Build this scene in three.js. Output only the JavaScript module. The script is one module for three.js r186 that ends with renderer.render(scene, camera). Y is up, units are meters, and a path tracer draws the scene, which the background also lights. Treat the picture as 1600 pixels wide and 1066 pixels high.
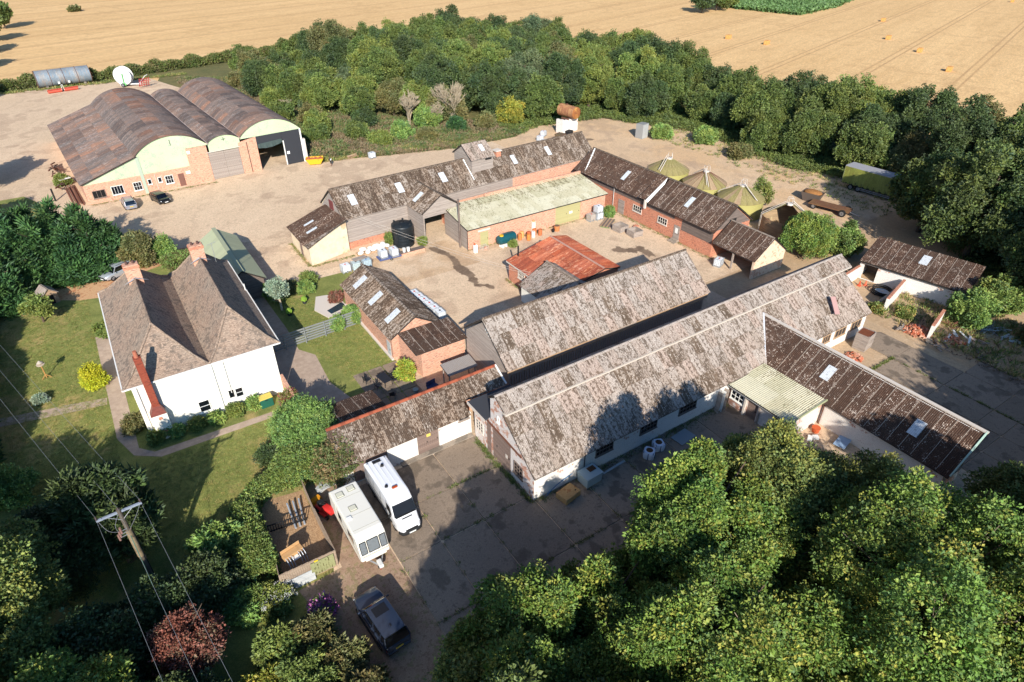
import * as THREE from 'three';
import { Sky } from 'three/addons/objects/Sky.js';
import { mergeGeometries, mergeVertices, toCreasedNormals } from 'three/addons/utils/BufferGeometryUtils.js';
import { RoundedBoxGeometry } from 'three/addons/geometries/RoundedBoxGeometry.js';
import { MarchingCubes } from 'three/addons/objects/MarchingCubes.js';

// ---------------------------------------------------------------- camera, sky, sun, exposure
const scene = new THREE.Scene();
const camera = new THREE.PerspectiveCamera(56.13, 1024 / 682, 0.5, 4000);
camera.position.set(0, 40, 0);                      // a drone 40 m above the yard; x and z follow the barns
{
  const pitch = 34 * Math.PI / 180, yaw = 33.4 * Math.PI / 180;
  camera.lookAt(Math.sin(yaw) * Math.cos(pitch) * 50, 40 - Math.sin(pitch) * 50, -Math.cos(yaw) * Math.cos(pitch) * 50);
}
const renderer = new THREE.WebGLRenderer({ antialias: true });
renderer.setSize(1024, 682);
renderer.toneMapping = THREE.LinearToneMapping;
renderer.toneMappingExposure = 1.4;
renderer.shadowMap.enabled = true;

const SUN = new THREE.Vector3(-0.450, 0.548, 0.901).normalize();
const sky = new Sky();
sky.scale.setScalar(3000);
sky.name = 'sky';
sky.userData.kind = 'structure';
sky.material.uniforms.turbidity.value = 4;
sky.material.uniforms.rayleigh.value = 1.6;
sky.material.uniforms.mieCoefficient.value = 0.004;
sky.material.uniforms.mieDirectionalG.value = 0.8;
sky.material.uniforms.sunPosition.value.copy(SUN);
scene.add(sky);
scene.environmentIntensity = 0.14;
const sun = new THREE.DirectionalLight(new THREE.Color(1.0, 0.93, 0.83), 4.9);
sun.position.copy(SUN).multiplyScalar(300).add(new THREE.Vector3(50, 0, -90));
sun.target.position.set(50, 0, -90);
sun.castShadow = true;
sun.shadow.mapSize.set(4096, 4096);
Object.assign(sun.shadow.camera, { left: -160, right: 160, top: 160, bottom: -160, near: 10, far: 700 });
sun.shadow.camera.updateProjectionMatrix();
scene.add(sun, sun.target);

// ---------------------------------------------------------------- helpers
const V3 = (x, y, z) => new THREE.Vector3(x, y, z);
const D = Math.PI / 180;
function rng(seed) { let a = seed >>> 0; return () => { a = (a + 0x6D2B79F5) | 0; let t = Math.imul(a ^ (a >>> 15), 1 | a); t = (t + Math.imul(t ^ (t >>> 7), 61 | t)) ^ t; return ((t ^ (t >>> 14)) >>> 0) / 4294967296; }; }
const clamp = (x, a = 0, b = 1) => x < a ? a : x > b ? b : x;
const lerp = (a, b, t) => a + (b - a) * t;
const sstep = (a, b, x) => { const t = clamp((x - a) / (b - a)); return t * t * (3 - 2 * t); };
const mix3 = (a, b, t) => [a[0] + (b[0] - a[0]) * t, a[1] + (b[1] - a[1]) * t, a[2] + (b[2] - a[2]) * t];
const hash2 = (x, y, s = 0) => { let h = Math.imul(x | 0, 374761393) + Math.imul(y | 0, 668265263) + Math.imul(s | 0, 974634777); h = Math.imul(h ^ (h >>> 13), 1274126177); return ((h ^ (h >>> 16)) >>> 0) / 4294967296; };

const names = new Map();
function numbered(n) { const k = names.get(n) || 0; names.set(n, k + 1); return k ? n + '_' + String(k).padStart(3, '0') : n; }
function shadows(m) { m.castShadow = true; m.receiveShadow = true; return m; }
function tag(o, label, category, group) { o.userData.label = label; o.userData.category = category; if (group) o.userData.group = group; return o; }
function thing(name, label, category, [x, y, z] = [0, 0, 0], turn = 0, group) {
  const o = new THREE.Group(); o.name = numbered(name); scene.add(o);
  o.position.set(x, y, z); o.rotation.y = turn; return tag(o, label, category, group);
}
function part(name, geo, mat, parent, stuff) {
  const m = shadows(new THREE.Mesh(Array.isArray(geo) ? merge(geo) : geo, mat)); m.name = name; parent.add(m);
  if (stuff) m.userData.kind = 'stuff'; return m;
}
function solo(name, geo, mat, label, category, [x, y, z] = [0, 0, 0], turn = 0, group) {
  const m = shadows(new THREE.Mesh(Array.isArray(geo) ? merge(geo) : geo, mat)); m.name = numbered(name); scene.add(m);
  m.position.set(x, y, z); m.rotation.y = turn; return tag(m, label, category, group);
}
function struct(name, geo, mat) { const m = shadows(new THREE.Mesh(geo, mat)); m.name = numbered(name); m.userData.kind = 'structure'; scene.add(m); return m; }
function dup(root, [x, y, z], turn, label) {
  const r = root.clone(); r.userData = { ...root.userData }; r.name = numbered(root.name.replace(/_\d+$/, '')); scene.add(r);
  r.position.set(x, y, z); r.rotation.y = turn; if (label) r.userData.label = label; return r;
}
function merge(list) {
  const l = list.map(g => { let q = g.index ? g.toNonIndexed() : g; for (const k of Object.keys(q.attributes)) if (!['position', 'normal', 'uv'].includes(k)) q.deleteAttribute(k); if (!q.attributes.uv) q.setAttribute('uv', new THREE.BufferAttribute(new Float32Array(q.attributes.position.count * 2), 2)); if (!q.attributes.normal) q.computeVertexNormals(); return q; });
  return l.length === 1 ? l[0] : mergeGeometries(l);
}
// uv in metres, chosen by the way each face points
function uvm(geo, ox = 0, oy = 0, swap = false) {
  const g = geo.index ? geo.toNonIndexed() : geo; const p = g.attributes.position, n = p.count, uv = new Float32Array(n * 2);
  const a = V3(), b = V3(), c = V3();
  for (let i = 0; i < n; i += 3) {
    a.fromBufferAttribute(p, i); b.fromBufferAttribute(p, i + 1); c.fromBufferAttribute(p, i + 2);
    const q = b.clone().sub(a).cross(c.clone().sub(a)); const ax = Math.abs(q.x), ay = Math.abs(q.y), az = Math.abs(q.z);
    [a, b, c].forEach((v, k) => { let U, W; if (ay >= ax && ay >= az) { U = v.x; W = v.z; } else if (ax >= az) { U = v.z; W = v.y; } else { U = v.x; W = v.y; } if (swap) [U, W] = [W, U]; uv[(i + k) * 2] = U + ox; uv[(i + k) * 2 + 1] = W + oy; });
  }
  g.setAttribute('uv', new THREE.BufferAttribute(uv, 2)); return g;
}
function box(w, h, d, x = 0, y = 0, z = 0, ry = 0, rx = 0, rz = 0) {   // centred in x, z; y is its underside
  const g = new THREE.BoxGeometry(w, h, d); g.translate(0, h / 2, 0); if (rx) g.rotateX(rx); if (rz) g.rotateZ(rz); if (ry) g.rotateY(ry); g.translate(x, y, z); return uvm(g, x * .37, z * .21);
}
function bx(x0, x1, y0, y1, z0, z1) { const g = new THREE.BoxGeometry(x1 - x0, y1 - y0, z1 - z0); g.translate((x0 + x1) / 2, (y0 + y1) / 2, (z0 + z1) / 2); return uvm(g); }
function rbox(w, h, d, r, x = 0, y = 0, z = 0) { const g = new RoundedBoxGeometry(w, h, d, 2, r); g.translate(x, y + h / 2, z); return uvm(g); }
function cyl(r0, r1, h, x = 0, y = 0, z = 0, n = 14) { const g = new THREE.CylinderGeometry(r1, r0, h, n); g.translate(x, y + h / 2, z); return g; }
function bar(a, b, r, n = 6) { const d = b.clone().sub(a), L = d.length(); const g = new THREE.CylinderGeometry(r, r, L, n); g.translate(0, L / 2, 0); g.applyQuaternion(new THREE.Quaternion().setFromUnitVectors(V3(0, 1, 0), d.normalize())); g.translate(a.x, a.y, a.z); return g; }
function beam(a, b, w, h) { const d = b.clone().sub(a), L = d.length(); const g = new THREE.BoxGeometry(w, h, L); const m = new THREE.Matrix4().lookAt(b, a, Math.abs(d.y) > .95 * L ? V3(1, 0, 0) : V3(0, 1, 0)); g.applyMatrix4(m); const c = a.clone().add(b).multiplyScalar(.5); g.translate(c.x, c.y, c.z); return uvm(g); }
function prism(pts, y0, y1) {        // polygon [x,z] extruded upwards
  const s = new THREE.Shape(pts.map(([x, z]) => new THREE.Vector2(x, -z))); const g = new THREE.ExtrudeGeometry(s, { depth: y1 - y0, bevelEnabled: false }); g.rotateX(-Math.PI / 2); g.translate(0, y0, 0); return uvm(g);
}
function sheet(pts, y) { const s = new THREE.Shape(pts.map(([x, z]) => new THREE.Vector2(x, -z))); const g = new THREE.ShapeGeometry(s); g.rotateX(-Math.PI / 2); g.translate(0, y, 0); return uvm(g); }
function poly(verts, faces) { const p = []; for (const f of faces) for (let i = 1; i < f.length - 1; i++) for (const k of [f[0], f[i], f[i + 1]]) p.push(...verts[k]); const g = new THREE.BufferGeometry(); g.setAttribute('position', new THREE.BufferAttribute(new Float32Array(p), 3)); g.computeVertexNormals(); return uvm(g); }
// body through cross-sections: each station is { x, w (half width), y0, y1, r, t (taper of the top) }
function loft(st, n = 5, caps = true) {
  const rings = st.map(s => { const o = []; const cy = [[1, 1], [-1, 1], [-1, -1], [1, -1]];
    const r = Math.min(s.r, s.w * .95, (s.y1 - s.y0) / 2 * .95);
    cy.forEach(([sx, sy], q) => { for (let k = 0; k < n; k++) { const a = (q * 90 + 90 * k / (n - 1)) * D; const top = sy > 0; const w = top ? s.w * (s.t ?? 1) : s.w; const z = sx * (w - r) + Math.cos(a) * r, y = (top ? s.y1 - r : s.y0 + r) + Math.sin(a) * r; o.push([s.x, y, z]); } });
    return o; });
  const p = []; const tri = (a, b, c) => p.push(...a, ...b, ...c); const m = rings[0].length;
  for (let i = 0; i < rings.length - 1; i++) for (let k = 0; k < m; k++) { const a = rings[i][k], b = rings[i][(k + 1) % m], c = rings[i + 1][(k + 1) % m], d = rings[i + 1][k]; tri(a, b, c); tri(a, c, d); }
  if (caps) for (const [R, f] of [[rings[0], 1], [rings[rings.length - 1], 0]]) { const c = [R[0][0], 0, 0]; for (const v of R) { c[1] += v[1] / m; c[2] += v[2] / m; } for (let k = 0; k < m; k++) f ? tri(c, R[(k + 1) % m], R[k]) : tri(c, R[k], R[(k + 1) % m]); }
  let g = new THREE.BufferGeometry(); g.setAttribute('position', new THREE.BufferAttribute(new Float32Array(p), 3)); g = mergeVertices(g, 1e-4); g.computeVertexNormals(); g = toCreasedNormals(g, 40 * D); return uvm(g);
}

// ---------------------------------------------------------------- noise and textures
function noiseTile(n, seed, base, oct, gain = .5) {
  const out = new Float32Array(n * n); let amp = 1, tot = 0;
  for (let o = 0, f = base; o < oct && f <= n; o++, f *= 2, amp *= gain) {
    const L = new Float32Array(f * f); for (let i = 0; i < f * f; i++) L[i] = hash2(i % f, (i / f) | 0, seed + o * 17);
    tot += amp; const k = f / n;
    for (let y = 0; y < n; y++) { const fy = y * k, y0 = fy | 0; let ty = fy - y0; ty = ty * ty * (3 - 2 * ty); const r0 = y0 * f, r1 = ((y0 + 1) % f) * f;
      for (let x = 0; x < n; x++) { const fx = x * k, x0 = fx | 0, x1 = (x0 + 1) % f; let tx = fx - x0; tx = tx * tx * (3 - 2 * tx); const a = L[r0 + x0], b = L[r0 + x1], c = L[r1 + x0], d = L[r1 + x1]; out[y * n + x] += amp * (a + (b - a) * tx + (c - a) * ty + (a - b - c + d) * tx * ty); } }
  }
  for (let i = 0; i < n * n; i++) out[i] = clamp((out[i] / tot - .5) * 1.7 + .5); return out;
}
const NN = 512;
const nLow = noiseTile(NN, 11, 4, 6, .55), nMid = noiseTile(NN, 23, 16, 5, .55), nHi = noiseTile(NN, 37, 64, 3, .6), nLow2 = noiseTile(NN, 51, 4, 6, .55), nFine = noiseTile(NN, 71, 256, 2, .6);
function smp(N, u, v) { u = (u - Math.floor(u)) * NN; v = (v - Math.floor(v)) * NN; const x0 = u | 0, y0 = v | 0, tx = u - x0, ty = v - y0, x1 = (x0 + 1) & 511, y1 = (y0 + 1) & 511, X0 = x0 & 511, Y0 = (y0 & 511) * NN, Y1 = y1 * NN; const a = N[Y0 + X0], b = N[Y0 + x1], c = N[Y1 + X0], d = N[Y1 + x1]; return a + (b - a) * tx + (c - a) * ty + (a - b - c + d) * tx * ty; }
function tex(n, metres, fn, srgb = true, my = metres) {
  const d = new Uint8Array(n * n * 4);
  for (let y = 0; y < n; y++) for (let x = 0; x < n; x++) { const c = fn(x / n, y / n); const i = (y * n + x) * 4; d[i] = clamp(c[0], 0, 255); d[i + 1] = clamp(c[1], 0, 255); d[i + 2] = clamp(c[2], 0, 255); d[i + 3] = 255; }
  const t = new THREE.DataTexture(d, n, n, THREE.RGBAFormat); t.wrapS = t.wrapT = THREE.RepeatWrapping; t.magFilter = THREE.LinearFilter; t.minFilter = THREE.LinearFilter; if (srgb) t.colorSpace = THREE.SRGBColorSpace; t.repeat.set(1 / metres, 1 / my); t.needsUpdate = true; return t;
}
const S = (o) => new THREE.MeshStandardMaterial({ roughness: .9, ...o });
const mapped = (map, o = {}) => S({ map, ...o });
// asbestos-cement sheets with lichen: cover = how much of the sheet the pale lichen takes
function lichen(base, pale, cover, spots, off) {
  return tex(1024, 14, (u, v) => {
    const hi = smp(nHi, u * 2 + off, v * 1.4 + off), md = smp(nMid, u * 3 + off, v * 1.6 + off), lo = smp(nLow, u * 2 + off * 2, v * 1.3), f = smp(nFine, u * 2, v * 2 + off), st = smp(nMid, u * 7 + off, v * .45), run = smp(nHi, u * 3 + off, v * .25 + .3);
    const b = hi * .52 + md * .26 + (lo - .5) * .34 + (st - .5) * .3 + (run - .5) * .22 + .11;
    const l = sstep(1 - cover - .15, 1 - cover + .15, b);
    let c = mix3(mix3(base, base.map(q => q * .8), smp(nMid, u * 3 + .5, v * 2 + off)), pale, l * (.7 + .25 * f));
    const s = smp(nHi, u * 3 + off * 3, v * 3 + .4), s2 = smp(nMid, u * 2.1, v * 2.3 + off);
    const w = sstep(1.0 - spots, 1.06 - spots, s * .8 + s2 * .3); if (w > 0) c = mix3(c, [216, 206, 194], w * .85);
    const k = .86 + f * .28; return [c[0] * k, c[1] * k, c[2] * k];
  });
}
const T = {};
T.roofPale = [lichen([116, 101, 88], [180, 168, 158], .60, .09, .13), lichen([110, 95, 82], [173, 161, 151], .56, .10, .57), lichen([104, 86, 70], [168, 155, 143], .46, .09, .33)];
T.roofMixed = [lichen([98, 79, 63], [174, 160, 147], .50, .10, .29), lichen([92, 74, 59], [166, 152, 139], .44, .11, .71)];
T.roofBrown = [lichen([88, 64, 50], [172, 156, 144], .27, .17, .41), lichen([82, 60, 47], [164, 148, 136], .20, .12, .83)];
T.tile = tex(1024, 12, (u, v) => {      // plain clay tiles
  const row = v * 12 / .1, r = Math.floor(row), col = u * 12 / .17 + (r & 1) * .5, h = hash2(Math.floor(col), r, 3); const e = row - r, ce = col - Math.floor(col);
  let c = mix3([140, 116, 98], [178, 151, 130], h); c = mix3(c, [150, 140, 126], smp(nLow, u * 2, v * 2) * .5); const l = smp(nMid, u * 2 + .3, v * 2); if (l > .66) c = mix3(c, [104, 92, 82], sstep(.66, .78, l) * .6);
  const k = (e < .16 ? .68 : 1) * (ce < .1 ? .82 : 1) * (.9 + .2 * smp(nFine, u, v)); return [c[0] * k, c[1] * k, c[2] * k]; });
T.tileDark = tex(1024, 12, (u, v) => {
  const row = v * 12 / .1, r = Math.floor(row), col = u * 12 / .17 + (r & 1) * .5, h = hash2(Math.floor(col), r, 3); const e = row - r;
  let c = mix3([92, 80, 72], [124, 108, 96], h); const l = smp(nMid, u * 2 + .7, v * 2); if (l > .6) c = mix3(c, [70, 64, 56], sstep(.6, .7, l) * .8);
  const k = (e < .16 ? .7 : 1) * (.9 + .2 * smp(nFine, u, v)); return [c[0] * k, c[1] * k, c[2] * k]; });
function brickTex(a, b, mortar, wash, washCol, off) {
  return tex(1024, 7.2, (u, v) => {
    const row = v * 96, r = Math.floor(row), col = u * 32 + (r & 1) * .5, ci = Math.floor(col), e = row - r, ce = col - ci; const h = hash2(ci & 31, r, 7), h2 = hash2(ci & 31, r, 9);
    let c = mix3(a, b, h); if (h2 > .93) c = mix3(c, [92, 60, 54], .6); if (e < .14 || ce < .05) c = mix3(c, mortar, .75);
    c = mix3(c, [214, 176, 150], smp(nLow, u + off, v) * .22);
    const f = smp(nFine, u * 2, v * 2); 
    if (wash > 0) { const m = smp(nMid, u + off, v * 1.2) * .5 + smp(nLow2, u, v + off) * .45 + smp(nHi, u * 2, v * 2) * .25; const w = sstep(1.05 - wash - .05, 1.05 - wash + .05, m); c = mix3(c, washCol.map(q => q * (.94 + .08 * f)), w * ((e < .14) ? .93 : 1)); }
    const k = .9 + .2 * f; return [c[0] * k, c[1] * k, c[2] * k]; });
}
T.brick = brickTex([186, 128, 102], [216, 160, 132], [206, 184, 162], 0, 0, .2);
T.brickRed = brickTex([176, 102, 76], [202, 130, 100], [196, 166, 142], 0, 0, .6);
T.washed = brickTex([158, 106, 88], [186, 132, 110], [200, 186, 172], .68, [226, 220, 212], .4);
T.washedWorn = brickTex([168, 112, 92], [190, 136, 112], [200, 180, 164], .52, [214, 206, 200], .9);
T.cream = tex(512, 6, (u, v) => { const k = .93 + .1 * smp(nMid, u, v) + .04 * smp(nFine, u, v); const c = mix3([226, 208, 178], [206, 176, 140], sstep(.6, .8, smp(nLow, u, v))); return c.map(q => q * k); });
T.render = tex(512, 6, (u, v) => { const k = .95 + .06 * smp(nMid, u, v) + .03 * smp(nFine, u, v); return [236 * k, 231 * k, 218 * k]; });
T.flint = tex(512, 5, (u, v) => { const h = smp(nHi, u * 1.2, v * 1.2); let c = mix3([214, 186, 156], [236, 214, 188], h); c = mix3(c, [190, 128, 100], sstep(.68, .78, smp(nMid, u + .2, v)) * .6); const k = .92 + .12 * smp(nFine, u, v); return c.map(q => q * k); });
function wood(a, b, off) { return tex(512, 4, (u, v) => { const g = smp(nMid, u * .35 + off, v * 7) * .6 + smp(nFine, u * .3, v * 2) * .4; const p = Math.floor(v * 4 / .18); let c = mix3(a, b, clamp(g * .8 + (hash2(p, 3, 5) - .5) * .35 + .1)); return c; }); }
T.woodGrey = wood([122, 110, 102], [184, 170, 158], .1);
T.woodDark = wood([84, 72, 66], [132, 116, 106], .5);
T.woodWarm = wood([148, 118, 92], [196, 166, 134], .8);
T.woodSilver = wood([150, 152, 152], [196, 198, 196], .3);
T.doorGreen = wood([156, 150, 104], [182, 174, 126], .4);
T.doorBrown = wood([104, 86, 78], [150, 128, 116], .7);
function rust(pal, off, stretch = 6) { return tex(1024, 12, (u, v) => { const a = smp(nMid, u * stretch * .5 + off, v * .5), b = smp(nLow, u * 2 + off, v * 1.5 + off), c2 = smp(nHi, u * 4, v * .4 + off), f = smp(nFine, u, v); let c = mix3(pal[0], pal[1], sstep(.35, .65, b * .7 + a * .3)); c = mix3(c, pal[2], sstep(.58, .75, a * .6 + c2 * .4) * .8); c = mix3(c, pal[3], sstep(.72, .8, c2 * .6 + smp(nMid, u * 3, v * .3) * .4) * .7); const k = .88 + .24 * f; return c.map(q => q * k); }); }
T.rustHangar = [rust([[110, 96, 90], [126, 104, 92], [140, 108, 92], [168, 158, 152]], .1), rust([[116, 96, 86], [134, 102, 86], [150, 108, 86], [176, 162, 152]], .4), rust([[98, 88, 84], [116, 100, 92], [128, 104, 90], [164, 156, 152]], .7)];
T.rustRed = [rust([[158, 84, 58], [176, 92, 62], [196, 122, 86], [214, 170, 140]], .2), rust([[146, 76, 56], [168, 92, 66], [188, 116, 84], [206, 164, 138]], .6)];
T.rustTank = rust([[150, 100, 70], [170, 120, 82], [190, 150, 100], [120, 80, 60]], .3);
T.silo = rust([[156, 150, 104], [172, 164, 112], [180, 170, 132], [148, 112, 92]], .5);
T.siloRust = rust([[158, 134, 104], [172, 154, 110], [164, 126, 102], [190, 174, 132]], .8);
T.steel = rust([[120, 132, 142], [138, 148, 156], [150, 132, 118], [170, 168, 162]], .9);
T.greenSheet = tex(1024, 12, (u, v) => { let c = mix3([204, 196, 166], [216, 209, 182], smp(nLow, u, v)); const k = .94 + .1 * smp(nFine, u, v) ; const x = u * 12 / .2, xe = x - Math.floor(x); const m = smp(nHi, u * 4, v * 1.1) * .5 + smp(nMid, u * 2.5, v) * .5; if (m > .66 && xe < .6) c = mix3(c, [106, 92, 60], sstep(.66, .70, m) * .85); return c.map(q => q * k); });
T.cleanSheet = tex(512, 12, (u, v) => { let c = mix3([206, 199, 170], [218, 212, 186], smp(nLow, u, v)); const x = u * 12 / .2, xe = x - Math.floor(x), m = smp(nHi, u * 4, v * 1.4) * .5 + smp(nMid, u * 3, v * 1.5) * .5; if (m > .74 && xe < .6) c = mix3(c, [104, 96, 60], .8); return c.map(q => q * (.94 + .1 * smp(nFine, u, v))); });
T.mossSheet = tex(1024, 12, (u, v) => { let c = mix3([198, 190, 160], [210, 203, 174], smp(nLow, u, v)); const x = u * 12 / .25, xe = x - Math.floor(x); const m = smp(nHi, u * 4 + .4, v * 1.4) * .45 + smp(nMid, u * 2.5, v * 1.2) * .55; if (m > .56 && xe < .62) c = mix3(c, [102, 88, 58], sstep(.56, .61, m) * .9); const k = .94 + .1 * smp(nFine, u, v); return c.map(q => q * k); });
T.gableGreen = tex(512, 12, (u, v) => { let c = mix3([184, 200, 160], [198, 210, 174], smp(nLow, u, v)); const m = smp(nHi, u * 2, v * 2) * .5 + smp(nMid, u, v) * .5; if (m > .66) c = mix3(c, [150, 156, 150], .6); return c.map(q => q * (.95 + .08 * smp(nFine, u, v))); });
T.concrete = tex(2048, 60, (u, v) => { /* broom-finished, stained */ const a = smp(nLow, u * 3, v * 3), b = smp(nMid, u * 3, v * 3), f = smp(nFine, u * 8, v * 8), h = smp(nHi, u * 5, v * 5); let c = mix3([142, 130, 116], [166, 152, 136], a * .7 + b * .3); c = mix3(c, [98, 90, 80], sstep(.58, .82, b) * .6); if (h > .8) c = mix3(c, [120, 108, 96], .5); const k = .9 + .2 * f; return c.map(q => q * k); });
T.paving = tex(512, 6, (u, v) => { let c = mix3([168, 146, 128], [188, 166, 146], smp(nMid, u, v)); return c.map(q => q * (.92 + .14 * smp(nFine, u, v))); });
T.lawn = tex(2048, 60, (u, v) => { const a = smp(nLow, u * 3, v * 3), b = smp(nMid, u * 3 + .2, v * 3), f = smp(nFine, u * 9, v * 9), h = smp(nHi, u * 6, v * 6); let c = mix3([104, 112, 52], [142, 142, 76], clamp(b * .7 + h * .4 - .05)); c = mix3(c, [172, 146, 96], sstep(.5, .8, a * .7 + b * .35) * .8); const k = .8 + .4 * f; return c.map(q => q * k); });
T.rough = tex(1024, 40, (u, v) => { const a = smp(nLow, u * 2, v * 2), b = smp(nMid, u * 3, v * 3), f = smp(nFine, u * 6, v * 6); let c = mix3([84, 88, 46], [126, 112, 66], a * .6 + b * .4); return c.map(q => q * (.75 + .5 * f)); });
T.soil = tex(512, 8, (u, v) => { let c = mix3([98, 80, 62], [134, 110, 84], smp(nMid, u, v)); return c.map(q => q * (.8 + .4 * smp(nFine, u, v))); });
T.dirt = tex(1024, 20, (u, v) => { const a = smp(nLow, u * 2, v * 2), b = smp(nMid, u * 3, v * 3), f = smp(nFine, u * 4, v * 4), h = smp(nHi, u * 2, v * 2); let c = mix3([146, 118, 96], [178, 152, 128], a * .5 + b * .5); if (h > .74) c = mix3(c, [120, 96, 76], .5); if (smp(nMid, u * 4 + .5, v * 4) > .7) c = mix3(c, [126, 118, 78], .5); return c.map(q => q * (.88 + .24 * f)); });
T.bark = tex(512, 5, (u, v) => { const h = smp(nHi, u * 1.5, v * 1.5), f = smp(nFine, u * 1.2, v * 1.2); let c = mix3([120, 88, 60], [206, 172, 132], h * .6 + f * .5); return c; });
T.rooflight = tex(256, 3, (u, v) => { const s = Math.abs(((u * 3 / .15) % 1) - .5), g = smp(nMid, u, v), k = .86 + s * .22 - sstep(.6, .85, g) * .14; return [222 * k, 226 * k, 230 * k]; });
// ---------------------------------------------------------------- ground
{
  // stubble: rows run along the combine's line of travel
  const ang = -17 * D, ca = Math.cos(ang), sa = Math.sin(ang);
  const t = tex(2048, 420, (u, v) => {
    const a = smp(nLow, u * 2, v * 2), f = smp(nFine, u * 2, v * 8), row = smp(nHi, u * .6, v * 6), sw = smp(nMid, u * .25, v * 4);
    let c = mix3([206, 166, 112], [226, 187, 133], clamp(row * .45 + a * .3 + sw * .35)); c = mix3(c, [228, 188, 132], sstep(.62, .8, sw) * .5);
    const w = v * 420, tl = w % 24; if (Math.abs(tl - 11) < .35 || Math.abs(tl - 13) < .35) c = mix3(c, [180, 140, 94], .5 + .3 * row);
    const pm = smp(nMid, u * 5, v * 5 + .4); c = mix3(c, [186, 148, 100], sstep(.7, .85, pm) * .3); const k = .93 + .14 * f; return c.map(q => q * k);
  });
  const g = new THREE.PlaneGeometry(2600, 2600, 1, 1); g.rotateX(-Math.PI / 2); g.translate(120, -.06, -400);
  const p = g.attributes.position, uv = g.attributes.uv; for (let i = 0; i < p.count; i++) { const x = p.getX(i), z = p.getZ(i); uv.setXY(i, x * ca - z * -sa, x * sa * -1 + z * ca); }
  struct('stubble_field', g, S({ map: t, roughness: 1 }));
}
const WOOD = [[34, -123], [45, -118], [62, -114], [76, -114], [84, -117], [100, -114], [107, -101], [111, -92], [108, -82], [107, -69], [110, -60], [113, -47], [100, -40], [93, -30], [86, -18], [78, -6], [80, 30], [150, 30], [135, -20], [134, -100], [134, -176], [117, -194], [98, -206], [60, -212], [62, -232], [24, -224], [20, -208], [34, -166]];
struct('wood_floor', sheet(WOOD, -.03), S({ map: T.rough, roughness: 1 }));
const MAIZE = [[283, -226], [288, -199], [330, -208], [365, -222], [370, -260], [285, -262]];
struct('verge', sheet([[-60, -226], [-16, -223.5], [7, -224], [34, -231], [62, -238], [62, -232], [33, -226], [22, -219], [-16, -219], [-60, -220]], -.02), S({ map: T.rough, roughness: 1 }));
{
  // compacted farmyard: crushed stone and old concrete, wheel tracks, oil and water stains
  const X0 = -60, Z0 = -226, SX = 180, SZ = 226;
  const pathsWet = [[[36.4, -75.4], [36.7, -73.7], [37.1, -71.5], [36.4, -68.3], [36.7, -66.5], [36.6, -64.3], [35.9, -62.7], [36.9, -62.0], [37.2, -61.2]], [[57.4, -60.7], [59.2, -59.3], [60.9, -59.2], [60.5, -57.2]], [[85, -104.5], [88, -103.6]], [[79, -104.2], [81.5, -104.8]]];
  const dseg = (x, z, A, B) => { const dx = B[0] - A[0], dz = B[1] - A[1], t = clamp(((x - A[0]) * dx + (z - A[1]) * dz) / (dx * dx + dz * dz)); return Math.hypot(x - A[0] - dx * t, z - A[1] - dz * t); };
  const t = tex(2048, 1, (u, v) => {
    const x = X0 + u * SX, z = Z0 + (1 - v) * SZ; const m = x / 60, n = z / 60;
    const a = smp(nLow, m, n), b = smp(nMid, m, n), f = smp(nFine, m * 5, n * 5), h = smp(nHi, m * 2, n * 2), d = smp(nLow2, m * 2 + .3, n * 2);
    let c = mix3([206, 178, 147], [225, 198, 166], clamp(a * .6 + b * .5 - .05)); c = mix3(c, [214, 176, 132], sstep(.55, .8, d) * .55 * sstep(-115, -95, z + (x - 80) * .2) * sstep(70, 80, x));
    if (x > 70) c = mix3(c, [206, 168, 124], .55 * (.5 + .5 * d));
    const tr = Math.abs(Math.sin((x * .35 + z * .22 + a * 5))); c = mix3(c, [168, 142, 118], sstep(.93, 1, tr) * .35 * b);
    c = mix3(c, [174, 146, 120], sstep(.64, .82, b) * .45); if (h > .86) c = mix3(c, [170, 144, 118], .3);
    if (x > 26 && x < 40 && z > -77 && z < -68) c = mix3(c, [176, 138, 98], .4 * sstep(.3, .7, b));
    if (x > 60 && x < 110 && z > -47 && z < -3) c = mix3(c, [160, 132, 98], .5);
    if (x > 34 && x < 90 && z > -106 && z < -54) for (const P of pathsWet) for (let i = 0; i < P.length - 1; i++) { const d = dseg(x, z, P[i], P[i + 1]); if (d < 1.6) { const w = .25 + .9 * smp(nMid, x / 14, z / 14) * smp(nLow2, x / 9, z / 9) * 1.6; if (d < w) c = mix3(c, [112, 92, 74], sstep(w, w - .14, d) * .8); } }
    const rut = Math.abs(((x * .55 + z * .83) + smp(nLow, x / 90, z / 90) * 26) % 9 - 4.5); if (rut < .5 || Math.abs(rut - 1.7) < .4) c = mix3(c, [228, 202, 170], .28 * b); const grit = smp(nHi, m * 6, n * 6); if (grit > .84) c = mix3(c, [164, 140, 116], .4); const k = .9 + .18 * f; return c.map(q => q * k);
  });
  t.repeat.set(1, 1);
  const pts = [[-60, -220], [-16, -220], [20, -219], [24, -205], [36, -166], [36, -123], [46, -118], [62, -114], [76, -114], [84, -118], [101, -115], [108, -101], [112, -92], [109, -82], [108, -69], [112, -60], [115, -47], [104, -38], [96, -30], [90, -18], [84, -4], [40, -2], [19, -6], [4, -20], [2, -26], [8.5, -41], [9, -43], [9, -76.5], [8, -93], [-2, -95], [-20, -96], [-60, -96]];
  const g = sheet(pts, -.015); const p = g.attributes.position, uv = g.attributes.uv; for (let i = 0; i < p.count; i++) uv.setXY(i, (p.getX(i) - X0) / SX, 1 - (p.getZ(i) - Z0) / SZ);
  struct('farmyard', g, S({ map: t, roughness: 1 }));
}
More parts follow.
